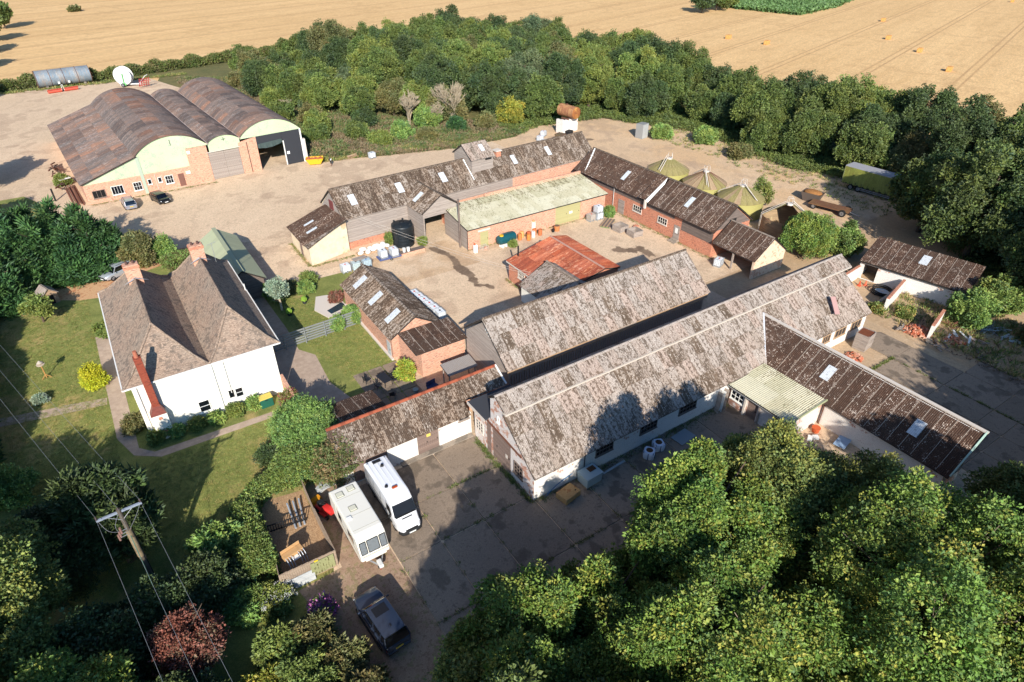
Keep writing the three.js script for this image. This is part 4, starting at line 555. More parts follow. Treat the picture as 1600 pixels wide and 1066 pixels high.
{ // farmhouse
  const b = thing('farmhouse', 'white rendered farmhouse with two hipped brown tile roofs and three chimneys', 'house');
  part('walls', bx(-3.55, 8.6, 0, 5.75, -73.9, -54.45), M.render, b);
  const hip = (x0, x1, xr, za, zb, zr0, zr1, he, hr, tags) => {
    const ring = (k, y) => { const f = k; return [[lerp(x0, xr, f), y, lerp(za, zr0, f)], [lerp(x1, xr, f), y, lerp(za, zr0, f)], [lerp(x1, xr, f), y, lerp(zb, zr1, f)], [lerp(x0, xr, f), y, lerp(zb, zr1, f)]]; };
    const r0 = ring(0, he), r1 = ring(.28, lerp(he, hr, .19)), A = [xr, hr, zr0], B = [xr, hr, zr1];
    const V = [...r0, ...r1, A, B];
    const faces = { front: [[0, 1, 5, 4], [4, 5, 8]], right: [[1, 2, 6, 5], [5, 6, 9, 8]], back: [[2, 3, 7, 6], [6, 7, 9]], left: [[3, 0, 4, 7], [7, 4, 8, 9]] };
    for (const k in faces) part('tiled_slope', faceUV(poly(V, faces[k].map(f => [...f].reverse()))), tags[k] || M.tile, b);
    const tubes = (pts) => { for (let i = 0; i < pts.length - 1; i++) { const a = V3(...pts[i]), c = V3(...pts[i + 1]); part('hip_tiles', uvm(bar(a, c, .12, 8)), M.tile, b); } };
    tubes([r0[0], r1[0], A]); tubes([r0[1], r1[1], A]); tubes([A, B]); tubes([r0[2], r1[2], B]); tubes([r0[3], r1[3], B]);
  };
  hip(-4.15, 2.95, -.4, -54.3, -74.6, -58.4, -71.3, 5.8, 9.15, {}); hip(2.9, 9.25, 6.05, -54.3, -74.9, -57.8, -72.0, 5.8, 9.15, {});
  part('soffit', bx(-4.05, 9.15, 5.66, 5.78, -74.5, -54.4), M.white, b); part('gutter', [beam(V3(-4.2, 5.78, -54.25), V3(9.3, 5.78, -54.25), .12, .1), beam(V3(-4.2, 5.78, -54.25), V3(-4.2, 5.78, -74.5), .1, .1), beam(V3(9.3, 5.78, -54.25), V3(9.3, 5.78, -74.8), .1, .1)], M.white, b);
  const chim = (x, z, w, d, y0, y1) => { const c = part('chimney', bx(x - w / 2, x + w / 2, y0, y1, z - d / 2, z + d / 2), M.brick, b); part('chimney_course', bx(x - w / 2 - .07, x + w / 2 + .07, y1 - .35, y1 - .12, z - d / 2 - .07, z + d / 2 + .07), M.brickRed, c); for (const k of [-.3, .3]) part('pot', cyl(.14, .11, .3, x + k, y1, z, 10), S({ color: 0x5a4038 }), c); part('lead_flashing', poly([[x - w / 2 - .5, 8.72, z + d / 2 + .1], [x, 9.24, z + d / 2 + .32], [x + w / 2 + .5, 8.72, z + d / 2 + .1], [x, 9.3, z + d / 2]], [[0, 1, 3], [1, 2, 3]]), M.lead, c); };
  chim(-.35, -69.0, 1.35, .95, 8.2, 10.6); chim(6.0, -70.2, 1.35, .95, 8.2, 10.6);
  // external stack on the front wall
  const st = part('external_stack', bx(-2.95, -1.65, 0, 2.7, -54.46, -53.55), M.render, b); part('stack_shoulder', poly([[-2.95, 2.7, -54.46], [-1.65, 2.7, -54.46], [-1.65, 2.7, -53.55], [-2.95, 2.7, -53.55], [-2.55, 3.5, -54.46], [-1.95, 3.5, -54.46], [-1.95, 3.5, -53.85], [-2.55, 3.5, -53.85]], [[3, 2, 6, 7], [2, 1, 5, 6], [0, 3, 7, 4], [7, 6, 5, 4]]), S({ map: T.brickRed, color: 0x9a6a64, roughness: .45 }), st); part('stack_shaft', bx(-2.55, -1.95, 3.5, 8.7, -54.44, -53.85), S({ map: T.brickRed, color: 0xb88478 }), st); part('pot', cyl(.2, .16, .6, -2.25, 8.7, -54.15, 12), S({ color: 0xa8644c }), st); part('stack_hatch', bx(-2.5, -2.0, .3, 1.0, -53.56, -53.52), M.brickRed, st); part('stack_hatch', bx(-2.4, -2.1, 2.2, 2.5, -53.56, -53.52), M.brickRed, st);
  windowAt(b, [1.45, 1.5, -54.45], 'z+', 1.0, 1.3, 1, 2, M.white); windowAt(b, [3.95, 1.85, -54.45], 'z+', .55, 1.0, 1, 1, M.render, { f: .05 }); windowAt(b, [4.65, 1.75, -54.45], 'z+', .75, 1.1, 1, 2, M.white);
  downpipe(b, 3.0, -54.35, 0, 5.6, M.gutterW); downpipe(b, -3.2, -54.35, 0, 5.6, M.gutterW); downpipe(b, 4.0, -54.36, 2, 5.6, M.gutterW); part('garden_wall', bx(8.6, 8.85, 0, 2.2, -54.4, -50.9), M.brick, b);
  for (const z of [-57.5, -62, -67]) windowAt(b, [-3.55, 4.1, z], 'x-', 1.2, 1.3, 2, 2, M.white); for (const z of [-57.5, -62, -67]) windowAt(b, [-3.55, 1.4, z], 'x-', 1.3, 1.4, 2, 2, M.white); for (const z of [-58, -64]) { windowAt(b, [8.6, 4.0, z], 'x+', 1.2, 1.3, 2, 2, M.white); windowAt(b, [8.6, 1.5, z], 'x+', 1.2, 1.3, 2, 2, M.white); }
  part('soil_pipe', cyl(.06, .06, 1.0, 9.2, 5.6, -66.4, 8), M.white, b); part('aerial', [bar(V3(7.6, 8.0, -70.4), V3(7.6, 10.2, -70.4), .025), bar(V3(7.1, 10.1, -70.4), V3(8.1, 10.2, -70.6), .02)], M.galv, b); settle(b);
}
{ const b = thing('green_garage', 'green sheet roofed garage beside the farmhouse', 'garage'); const P = [[8.1, 0], [12.7, 0], [12.7, 2.6], [10.45, 4.15], [8.1, 2.6]]; slope(b, V3(7.85, 2.55, -89.3), V3(7.85, 2.55, -74.4), V3(10.45, 4.2, -89.3), R.plainGreen, { rows: 1, w: 1.0, waves: 3, amp: .02, seed: 3 }); slope(b, V3(12.95, 2.55, -89.3), V3(12.95, 2.55, -74.4), V3(10.45, 4.2, -89.3), R.plainGreen, { rows: 1, w: 1.0, waves: 3, amp: .02, seed: 4 }); part('ridge_capping', beam(V3(10.45, 4.28, -89.3), V3(10.45, 4.28, -74.4), .5, .08), R.plainGreen[1], b); wall(b, 'gable_wall', 'x', -74.6, P, -.2, M.woodDark); boarding(b, 'x', -74.6, 1, [[8.1, .4], [12.7, .4], [12.7, 2.6], [10.45, 4.1], [8.1, 2.6]], .18, M.woodDark); wall(b, 'far_gable', 'x', -89.1, P, .2, M.brick); wall(b, 'side_wall', 'z', 12.7, [[-89.1, 0], [-74.6, 0], [-74.6, 2.6], [-89.1, 2.6]], .2, M.brick); wall(b, 'side_wall', 'z', 8.1, [[-89.1, 0], [-74.6, 0], [-74.6, 2.6], [-89.1, 2.6]], -.2, M.brick); settle(b); }
{ // white outbuilding in the trees, turned to the others
  const b = thing('white_outbuilding', 'low white outbuilding with brown sheet roof half hidden by bushes', 'outbuilding', [78.6, 0, -37.3], 12.1 * D);
  slope(b, V3(-.3, 2.5, 0), V3(-.3, 2.5, 12.4), V3(5.3, 4.0, 0), R.brown, { rows: 2, laps: true, sky: [[6.4, 3.6, .95, 1.9]] }); wall(b, 'front_wall', 'z', 0, [[.1, 0], [12.2, 0], [12.2, 2.45], [.1, 2.45]], -.25, M.washed, [[.6, 2.3, .02, 2.1]]); wall(b, 'back_wall', 'z', 5.1, [[.1, 0], [12.2, 0], [12.2, 3.8], [.1, 3.8]], .25, M.washed); wall(b, 'end_wall', 'x', .1, [[0, 0], [5.1, 0], [5.1, 3.8], [0, 2.45]], .25, M.washed); wall(b, 'end_wall', 'x', 12.2, [[0, 0], [5.1, 0], [5.1, 3.8], [0, 2.45]], -.25, M.washed); part('fascia', bx(-.34, -.28, 2.3, 2.5, 0, 12.4), M.gutter, b); part('inner_wall', bx(2.6, 2.7, 0, 2.4, .2, 3.2), M.woodDark, b);
}
const brickTop = S({ map: T.brickRed });
for (const [x0, z0, x1, z1, lab] of [[78.3, -37.0, 74.6, -36.6, 'low whitewashed wall with red brick coping nearest the barn ridge end'], [79.4, -31.7, 73.2, -30.2, 'whitewashed yard wall with red coping beside the coiled black pipe'], [76.2, -25.2, 71.7, -24.1, 'broken whitewashed wall stub by the heap of bricks']]) { const w = thing('yard_wall', lab, 'wall', [0, 0, 0], 0, 'whitewashed yard walls'); const a = V3(x0, .9, z0), c = V3(x1, .9, z1); part('wall_body', beam(a, c, .28, 1.8), M.washed, w); for (let i = 0; i < 8; i++) { const p = a.clone().lerp(c, i / 8), q = a.clone().lerp(c, (i + .96) / 8); p.y = q.y = 1.84; part('coping', beam(p, q, .32, .09), brickTop, w); } settle(w); }

// ---------------------------------------------------------------- grain bins
{
  const RR = 3.5, he = 2.75, ht = 4.5, n = 20, mA = S({ map: T.silo, color: 0xd8d0c0, roughness: .8 }), mB = S({ map: T.siloRust, roughness: .85 }), mW = S({ color: 0xa7a060, roughness: .7 });
  const seg = k => { const a0 = k / n * 2 * Math.PI, a1 = (k + .97) / n * 2 * Math.PI, P = (a, r, y) => [Math.cos(a) * r, y, Math.sin(a) * r]; return faceUV(poly([P(a0, RR + .1, he), P(a1, RR + .1, he), P(a1, .4, ht), P(a0, .4, ht), P(a0, RR + .1, he - .06), P(a1, RR + .1, he - .06)], [[3, 2, 1, 0], [0, 1, 5, 4]])); };
  [[82.5, -75.8, 'furthest round grain bin with green conical roof', 0, 40], [82.8, -67.8, 'rust streaked grain bin second from the far end', 1, 75], [82.6, -60.1, 'green grain bin with ladder third from the far end', 0, 110], [82.3, -51.4, 'collapsed rusty grain bin beside the bushy tree', 2, 140]].forEach(([x, z, lab, kind, tn], q) => {
    const b = thing('grain_bin', lab, 'grain bin', [x, 0, z], tn * D, 'round grain bins behind the east range');
    const wl = new THREE.LatheGeometry([[RR, 0], [RR, .1], [RR - .03, .5], [RR, .9], [RR - .03, 1.3], [RR, 1.7], [RR - .03, 2.1], [RR, 2.5], [RR, he]].map(v => new THREE.Vector2(...v)), 28); part('bin_wall', wl, kind === 2 ? mB : mW, b); const r = rng(50 + q);
    for (let k = 0; k < n; k++) { if (kind === 2 && k > 12) continue; part('roof_panel', seg(k), (kind === 1 && r() < .6) || kind === 2 || (kind === 0 && r() < .12) ? mB : mA, b); }
    const rib = []; for (let k = 0; k < n; k++) { if (kind === 2 && k > 12) continue; const a = k / n * 2 * Math.PI - .01; rib.push(bar(V3(Math.cos(a) * RR, he + .03, Math.sin(a) * RR), V3(Math.cos(a) * .4, ht + .05, Math.sin(a) * .4), .03, 4)); } part('ribs', rib, kind === 1 ? M.rustBar : S({ color: 0x8c8556 }), b, true);
    part('apex_cap', cyl(.5, .45, .25, 0, ht - .08, 0, 12), M.pale, b);
    const lad = []; for (const s of [-.25, .25]) lad.push(bar(V3(RR + .15, .1, s), V3(RR + .15, he + .2, s), .03), bar(V3(RR + .15, he + .2, s), V3(.5, ht + .35, s), .03)); for (let i = 0; i < 8; i++) { const y = .3 + i * .33; lad.push(bar(V3(RR + .15, y, -.25), V3(RR + .15, y, .25), .022)); const t = (i + .5) / 8; lad.push(bar(V3(lerp(RR + .15, .5, t), lerp(he + .2, ht + .35, t), -.25), V3(lerp(RR + .15, .5, t), lerp(he + .2, ht + .35, t), .25), .022)); } part('ladder', lad, M.pale, b);
    part('head_frame', [bar(V3(-.4, ht, -.4), V3(-.3, ht + 1.0, -.3), .035), bar(V3(.4, ht, .4), V3(.3, ht + 1.0, .3), .035), bar(V3(.4, ht, -.4), V3(.3, ht + 1.0, -.3), .035), bar(V3(-.4, ht, .4), V3(-.3, ht + 1.0, .3), .035), bar(V3(-.3, ht + 1, -.3), V3(.3, ht + 1, -.3), .03), bar(V3(-.3, ht + 1, .3), V3(.3, ht + 1, .3), .03), bar(V3(-.4, ht + .3, -.4), V3(-2.9, he + .35, -1.2), .06), bar(V3(-.2, ht + .7, -.5), V3(-2.8, he + .6, -1.5), .05)], M.pale, b);
  });
}
// ---------------------------------------------------------------- vehicles
const tyreM = S({ color: 0x161616, roughness: .95 }), rimM = S({ color: 0x9a9da2, roughness: .35, metalness: .7 }), lampM = S({ color: 0xdfe4ea, roughness: .15 }), tailM = S({ color: 0x8c1414, roughness: .3 }), carGlass = new THREE.MeshPhysicalMaterial({ color: 0x0d1014, roughness: .06, clearcoat: 1, clearcoatRoughness: .03 }), trimM = S({ color: 0x1b1c1e, roughness: .7 }), screenM = new THREE.MeshPhysicalMaterial({ color: 0x343a44, roughness: .12, clearcoat: 1, clearcoatRoughness: .04 }), seamM = S({ color: 0x5a5c60, roughness: .8 }), plateY = S({ color: 0xd8b440, roughness: .6 }), plateW = S({ color: 0xe6e6e2, roughness: .6 });
const paint = (c, o = {}) => new THREE.MeshPhysicalMaterial({ color: c, roughness: .35, metalness: .35, clearcoat: 1, clearcoatRoughness: .08, ...o });
const tyreG = new Map();
function wheel(parent, x, y, z, r, w) { const k = r + '_' + w; if (!tyreG.has(k)) { const t = new THREE.LatheGeometry([[r * .6, -w / 2], [r * .93, -w / 2], [r, -w * .32], [r, w * .32], [r * .93, w / 2], [r * .6, w / 2]].map(v => new THREE.Vector2(...v)), 22); t.rotateX(Math.PI / 2); const d = [new THREE.CylinderGeometry(r * .62, r * .62, w * .7, 18).rotateX(Math.PI / 2)]; for (let i = 0; i < 5; i++) { const a = i * 72 * D; d.push(new THREE.BoxGeometry(r * .16, r * .95, w * .86).translate(0, 0, 0).rotateZ(a)); } tyreG.set(k, [t, merge(d)]); } const [t, d] = tyreG.get(k); const m = part('wheel', t, tyreM, parent); m.position.set(x, y, z); part('rim', d, rimM, m); return m; }
const plateText = (txt, bg) => { const c = document.createElement('canvas'); c.width = 256; c.height = 56; const x = c.getContext('2d'); x.fillStyle = bg; x.fillRect(0, 0, 256, 56); x.fillStyle = '#111'; x.font = 'bold 44px sans-serif'; x.textAlign = 'center'; x.fillText(txt, 128, 45); const t = new THREE.CanvasTexture(c); t.colorSpace = THREE.SRGBColorSpace; return t; };
function car(name, label, [x, z], turn, o) {
  const { L, W, H, P, hood = .62, boot = .62, wr = .33 } = o, t = thing(name, label, 'car', [x, 0, z], turn * D), h = L / 2, w = W / 2, belt = o.belt || H * .6, hy = H * hood, by = o.van ? belt : H * boot;
  const cA = h - L * (o.front ?? .27), cF = h - L * (o.screen ?? .36), cR = -h + L * (o.rearTop ?? .08), cB = -h + L * (o.rear ?? .02);
  part('body', loft([{ x: -h, w: w * .86, y0: .42, y1: by - .12, r: .1 }, { x: -h + .12, w: w * .95, y0: .3, y1: by, r: .14 }, { x: -h + .6, w, y0: .24, y1: Math.max(by, belt), r: .13 }, { x: 0, w, y0: .22, y1: belt, r: .12 }, { x: cA, w, y0: .24, y1: belt - .02, r: .13 }, { x: h - .75, w: w * .98, y0: .25, y1: hy, r: .16 }, { x: h - .2, w: w * .9, y0: .3, y1: hy - .1, r: .18 }, { x: h, w: w * .74, y0: .4, y1: hy - .24, r: .14 }], 5), P, t);
  part('glasshouse', loft([{ x: cB, w: w * .9, y0: belt - .1, y1: belt + .02, r: .05, t: .97 }, { x: cR, w: w * .9, y0: belt - .1, y1: H - .07, r: .08, t: .86 }, { x: cR + .5, w: w * .92, y0: belt - .1, y1: H - .035, r: .1, t: .86 }, { x: cF - .3, w: w * .92, y0: belt - .1, y1: H - .04, r: .1, t: .86 }, { x: cF, w: w * .91, y0: belt - .1, y1: H - .09, r: .1, t: .86 }, { x: cA + .12, w: w * .88, y0: belt - .12, y1: belt - .02, r: .04, t: .97 }], 4), carGlass, t);
  part('roof', loft([{ x: cR + .04, w: w * .76, y0: H - .14, y1: H - .03, r: .05 }, { x: cR + .4, w: w * .8, y0: H - .12, y1: H, r: .06 }, { x: cF - .25, w: w * .8, y0: H - .12, y1: H, r: .06 }, { x: cF + .02, w: w * .77, y0: H - .15, y1: H - .05, r: .05 }], 4), P, t);
  for (const s of [-1, 1]) { const pl = (a, b) => part('pillar', beam(V3(a, belt - .04, s * w * .9), V3(b, H - .1, s * w * .78), .06, .09), P, t); pl(cA + .05, cF); pl(lerp(cF, cR, .42), lerp(cF, cR, .42)); pl(lerp(cF, cR, .78), lerp(cF, cR, .8)); pl(cB + .02, cR + .05); part('mirror', rbox(.12, .13, .2, .04, cA - .1, belt - .02, s * (w + .09)), P, t); part('headlight', rbox(.3, .14, .3, .05, h - .26, hy - .3, s * w * .72), lampM, t); part('tail_light', rbox(.12, .3, .16, .04, -h + .1, by - .42, s * w * .84), tailM, t); for (const e of [-1, 1]) wheel(t, e > 0 ? h - L * .19 : -h + L * .2, wr, s * (w - .1), wr, .22); part('sill', bx(-h * .6, h * .6, .2, .3, s * w - .05, s * w + .01), trimM, t); }
  part('front_bumper', rbox(.18, .26, W * .82, .07, h - .04, .3, 0), trimM, t); part('rear_bumper', rbox(.16, .24, W * .84, .06, -h + .02, .32, 0), o.van ? trimM : P, t); part('grille', bx(h - .1, h + .015, .52, .66, -w * .45, w * .45), trimM, t);
  const pm = part('number_plate', bx(-.012, .012, 0, .12, -.26, .26), o.plate || plateY, t); pm.position.set(-h - .035, .62, 0); const pf = part('number_plate', bx(-.012, .012, 0, .12, -.26, .26), plateW, t); pf.position.set(h + .06, .36, 0);
  if (o.sunroof) part('sunroof', bx(cF - 1.0, cF - .25, H - .02, H + .012, -w * .5, w * .5), carGlass, t); if (o.sunroof) part('aerial_fin', box(.2, .06, .05, cR + .6, H, 0), trimM, t); if (o.rails) for (const s of [-1, 1]) part('roof_rail', beam(V3(cR + .3, H + .03, s * w * .68), V3(cF - .2, H + .03, s * w * .68), .05, .05), trimM, t);
  return t;
}
car('parked_car', 'grey blue estate off-roader with black sunroof in tree shade', [6.5, -25.75], 95, { L: 4.85, W: 1.95, H: 1.8, P: paint(0x2c3648, { metalness: .15 }), hood: .6, boot: .62, belt: 1.12, front: .28, screen: .39, rear: .015, rearTop: .07, wr: .37, sunroof: true });
car('parked_car', 'silver car parked nose first at the brick front', [2.35, -116.4], 94, { L: 4.5, W: 1.8, H: 1.55, P: paint(0x9a9ca4), hood: .6, wr: .33, rails: true });
car('parked_car', 'black hatchback parked nose out beside the silver car', [6.95, -116.0], -73, { L: 4.2, W: 1.78, H: 1.45, P: paint(0x101216), hood: .6, boot: .6, rearTop: .14 });
car('parked_car', 'silver car with dark roof half hidden behind the farmhouse roof', [-2.0, -91.1], 209, { L: 4.6, W: 1.85, H: 1.62, P: paint(0xb4b8be), hood: .6, rails: true });
{ // long high-roof van
  const P = new THREE.MeshPhysicalMaterial({ color: 0xe9eaec, roughness: .35, clearcoat: .8, clearcoatRoughness: .1 }), t = thing('delivery_van', 'white high roof van with orange beacon parked beside the caravan', 'van', [11.55, 0, -34.75], -90 * D), h = 3.3, w = 1.0;
  part('body', loft([{ x: -h, w: w * .97, y0: .4, y1: 2.45, r: .12 }, { x: -h + .08, w, y0: .34, y1: 2.6, r: .16 }, { x: 0, w, y0: .3, y1: 2.66, r: .18, t: .95 }, { x: 1.2, w, y0: .3, y1: 2.64, r: .18, t: .94 }, { x: 1.75, w: w, y0: .3, y1: 2.42, r: .2, t: .9 }, { x: 2.12, w, y0: .3, y1: 1.5, r: .18, t: .96 }, { x: 2.6, w: w * .98, y0: .3, y1: 1.22, r: .22, t: .9 }, { x: 3.1, w: w * .88, y0: .36, y1: 1.02, r: .2, t: .9 }, { x: h, w: w * .68, y0: .42, y1: .8, r: .14 }], 6), P, t);
  part('windscreen', poly([[1.60, 2.36, -.82], [1.60, 2.36, .82], [2.28, 1.42, .93], [2.28, 1.42, -.93]].map(([a, b, c]) => [a + .09, b + .06, c]), [[0, 1, 2, 3], [3, 2, 1, 0]]), screenM, t); part('wiper_panel', beam(V3(2.36, 1.42, -.85), V3(2.36, 1.42, .85), .16, .05), trimM, t); part('bonnet_vent', bx(2.5, 2.62, 1.245, 1.27, -.42, .42), trimM, t);
  for (const s of [-1, 1]) { part('side_window', poly([[1.1, 1.45, s * 1.012], [1.98, 1.45, s * 1.005], [1.62, 2.05, s * .99], [1.1, 2.1, s * .99]], [[0, 1, 2, 3], [3, 2, 1, 0]]), carGlass, t); part('mirror', rbox(.12, .3, .22, .05, 1.95, 1.35, s * 1.16), trimM, t); part('headlight', rbox(.4, .22, .3, .08, 2.88, .78, s * .68), lampM, t); part('tail_light', bx(-h - .02, -h + .06, .9, 1.5, s * .9 - .06, s * .9 + .06), tailM, t); for (const x of [-1.9, 2.15]) wheel(t, x, .35, s * .86, .35, .24); for (const x of [-1.35, -.05, 1.02]) part('panel_seam', bx(x - .012, x + .012, .75, 2.3, s * 1.003 - .006, s * 1.003 + .006), seamM, t); part('slide_rail', bx(-2.6, -.1, 1.42, 1.46, s * 1.003 - .01, s * 1.003 + .01), seamM, t); part('door_handle', box(.16, .05, .04, .85, 1.2, s * 1.02), trimM, t); part('rub_strip', bx(-2.8, 1.9, .55, .72, s * 1.005 - .015, s * 1.005 + .015), trimM, t); }
  part('front_bumper', loft([{ x: 3.0, w: .98, y0: .28, y1: .62, r: .1 }, { x: 3.3, w: .84, y0: .28, y1: .62, r: .1 }, { x: 3.42, w: .6, y0: .32, y1: .56, r: .08 }], 4), trimM, t); part('grille', bx(3.2, 3.34, .64, .78, -.5, .5), trimM, t); part('number_plate', bx(3.42, 3.44, .4, .52, -.27, .27), plateW, t);
  part('beacon', rbox(.2, .14, .45, .05, .55, 2.66, -.05), S({ color: 0xa04418, roughness: .3 }), t); for (const [x, z] of [[-2.2, -.2], [.1, -.45 + .9]]) part('roof_vent', cyl(.15, .11, .14, x, 2.64, z, 14), trimM, t); for (const z of [-.8, -.4, 0, .4, .8]) part('roof_swage', beam(V3(-3.0, 2.655, z * .9), V3(.2, 2.668, z * .9), .035, .02), P, t); part('roof_hatch', bx(-3.05, -2.75, 2.62, 2.68, -.35, .35), trimM, t); for (const z of [-.75, .75]) part('bar_mount', box(.12, .1, .1, -3.0, 2.6, z), M.galv, t);
}
{ // touring caravan
  const c = S({ color: 0xe4e0d4, roughness: .5 }), t = thing('touring_caravan', 'cream touring caravan with three front windows beside the van', 'caravan', [8.25, 0, -33.75], -90 * D);
  const prof = new THREE.Shape([[-3.0, .45], [2.7, .45], [3.05, .75], [3.0, 1.2], [2.55, 2.35], [2.1, 2.55], [-2.75, 2.55], [-3.05, 2.3], [-3.1, .7]].map(v => new THREE.Vector2(...v))); const g = new THREE.ExtrudeGeometry(prof, { depth: 2.0, bevelEnabled: true, bevelSize: .09, bevelThickness: .1, bevelSegments: 3 }); g.translate(0, 0, -1.0); part('body', uvm(g), c, t);
  const wy = (x, y) => V3(x, y, 0); for (const [z, wd] of [[-.76, .46], [0, .84], [.76, .46]]) { const f = part('front_window', poly([[2.58 + .17, 2.2, z - wd / 2], [2.58 + .17, 2.2, z + wd / 2], [2.98 + .11, 1.32, z + wd / 2], [2.98 + .11, 1.32, z - wd / 2]], [[0, 1, 2, 3], [3, 2, 1, 0]]), S({ color: 0x9aa0a4, roughness: .12 }), t); part('rubber_surround', [beam(V3(2.76, 2.22, z - wd / 2), V3(2.76, 2.22, z + wd / 2), .04, .04), beam(V3(3.1, 1.31, z - wd / 2), V3(3.1, 1.31, z + wd / 2), .04, .04), beam(V3(2.76, 2.2, z - wd / 2), V3(3.1, 1.31, z - wd / 2), .04, .04), beam(V3(2.76, 2.2, z + wd / 2), V3(3.1, 1.31, z + wd / 2), .04, .04)], trimM, f); }
  for (const s of [-1, 1]) { for (const [x, wd] of [[1.3, 1.1], [-.9, .7]]) part('side_window', bx(x - wd / 2, x + wd / 2, 1.35, 2.0, s * 1.1 - .015, s * 1.1 + .015), carGlass, t); wheel(t, -.1, .32, s * .98, .32, .2); part('awning_rail', beam(V3(-2.9, 2.45, s * 1.11), V3(2.2, 2.45, s * 1.11), .03, .04), c, t); }
  for (const x of [-1.6, 0.4, 1.8]) part('roof_seam', bx(x - .01, x + .01, 2.645, 2.656, -1.0, 1.0), S({ color: 0xb0ac9c }), t); part('entrance_door', bx(-2.3, -1.65, .55, 2.25, 1.1, 1.112), S({ color: 0xd8d4c6 }), t); part('side_stripe', [bx(-2.9, 2.6, 1.05, 1.12, 1.1, 1.108), bx(-2.9, 2.6, 1.05, 1.12, -1.108, -1.1)], S({ color: 0x9a8a70 }), t);
  for (const [x, z] of [[-2.3, -.45], [-2.1, .5], [-.3, .15]]) { const v = part('roof_hatch', rbox(.5, .07, .5, .03, x, 2.64, z), S({ color: 0xcfccb8, roughness: .6 }), t); part('hatch_frame', rbox(.6, .03, .6, .01, x, 2.635, z), S({ color: 0x8d8c7a }), v); }
  part('roof_vent', rbox(.35, .08, .4, .04, .5, 2.64, .75), M.white, t); part('front_locker', bx(3.0, 3.2, .62, 1.0, -.8, .8), c, t); part('trim_line', beam(V3(3.16, 1.12, -1.02), V3(3.16, 1.12, 1.02), .03, .03), S({ color: 0xb8b29a }), t);
  part('drawbar', [beam(V3(2.9, .45, -.6), V3(4.0, .45, 0), .08, .1), beam(V3(2.9, .45, .6), V3(4.0, .45, 0), .08, .1)], M.galv, t); part('hitch_cover', rbox(.7, .3, .35, .08, 3.85, .45, 0), S({ color: 0xd8d6d0 }), t); part('jockey_wheel', [cyl(.03, .03, .5, 3.7, .1, .12, 8), new THREE.CylinderGeometry(.1, .1, .06, 12).rotateX(Math.PI / 2).translate(3.7, .1, .12)], trimM, t); part('red_reflector', box(.06, .1, .1, 4.15, .35, .1), tailM, t);
}
{ // curtain-sided lorry trailer among the trees
  const t = thing('curtain_trailer', 'green curtain sided lorry trailer backed into the trees', 'trailer', [108.2, 0, -52.6], -86 * D), g = S({ map: T.silo, color: 0xc8d890, roughness: .6 });
  part('roof', bx(-5.6, 5.6, 3.8, 3.95, -1.3, 1.3), S({ color: 0x9a9aa0, roughness: .7 }), t); part('floor', bx(-5.6, 5.6, .95, 1.15, -1.28, 1.28), trimM, t); for (const s of [-1, 1]) { const vs = [], fs = []; for (let i = 0; i <= 44; i++) { const x = -5.5 + i * .25, d = s * (1.29 + .025 * Math.sin(i * 1.6)); vs.push([x, 1.0, d], [x, 3.82, s * 1.29]); } for (let i = 0; i < 44; i++) fs.push([i * 2, i * 2 + 2, i * 2 + 3, i * 2 + 1]); part('side_curtain', poly(vs, fs), g, t); for (let i = 0; i < 11; i++) part('strap', bx(-5.2 + i * 1.02, -5.14 + i * 1.02, .8, 1.5, s * 1.33 - .01, s * 1.33 + .01), trimM, t); } part('end_doors', bx(-5.62, -5.5, 1.0, 3.85, -1.28, 1.28), S({ color: 0x8a8c60, roughness: .7 }), t); part('bulkhead', bx(5.5, 5.62, 1.0, 3.85, -1.28, 1.28), M.gutterW, t); part('side_guard', [beam(V3(-2.5, .75, 1.2), V3(2.8, .75, 1.2), .04, .1), beam(V3(-2.5, .5, 1.2), V3(2.8, .5, 1.2), .04, .1)], M.galv, t); for (const s of [-1, 1]) for (const x of [-3.9, -2.6, 3.8]) wheel(t, x, .5, s * 1.05, .5, .3);
}
{ // flat trailer with soil
  const t = thing('farm_trailer', 'rusty flatbed farm trailer with black wheels on the dirt track', 'trailer', [95.6, 0, -52.6], -76 * D); part('bed', bx(-3.2, 3.0, .75, .9, -1.1, 1.1), S({ map: T.siloRust, color: 0xb09080 }), t); part('chassis', [bx(-3.2, 3.0, .55, .75, -.5, -.35), bx(-3.2, 3.0, .55, .75, .35, .5)], M.rustBar, t); for (const s of [-1, 1]) wheel(t, 2.2, .55, s * 1.25, .55, .35); part('drawbar', beam(V3(3.0, .6, 0), V3(4.6, .5, .3), .1, .1), M.galv, t); for (const s of [-1, 1]) wheel(t, -2.4, .45, s * .9, .45, .3);
}
{ const t = thing('soil_skip', 'old dark bin heaped with straw and soil on the track', 'skip', [97.0, 0, -57.0], -76 * D); part('bin_body', poly([[-1.1, 0, -.8], [1.1, 0, -.8], [1.1, 0, .8], [-1.1, 0, .8], [-1.6, 1.5, -1.1], [1.6, 1.5, -1.1], [1.6, 1.5, 1.1], [-1.6, 1.5, 1.1]], [[0, 1, 5, 4], [1, 2, 6, 5], [2, 3, 7, 6], [3, 0, 4, 7], [0, 3, 2, 1]]), S({ color: 0x5c5048 }), t); const hp = new THREE.SphereGeometry(1, 14, 8, 0, 6.3, 0, 1.57); hp.scale(1.5, .5, 1.02); hp.translate(0, 1.35, 0); part('heap', uvm(hp), S({ map: T.bark, color: 0xe0c090 }), t); }

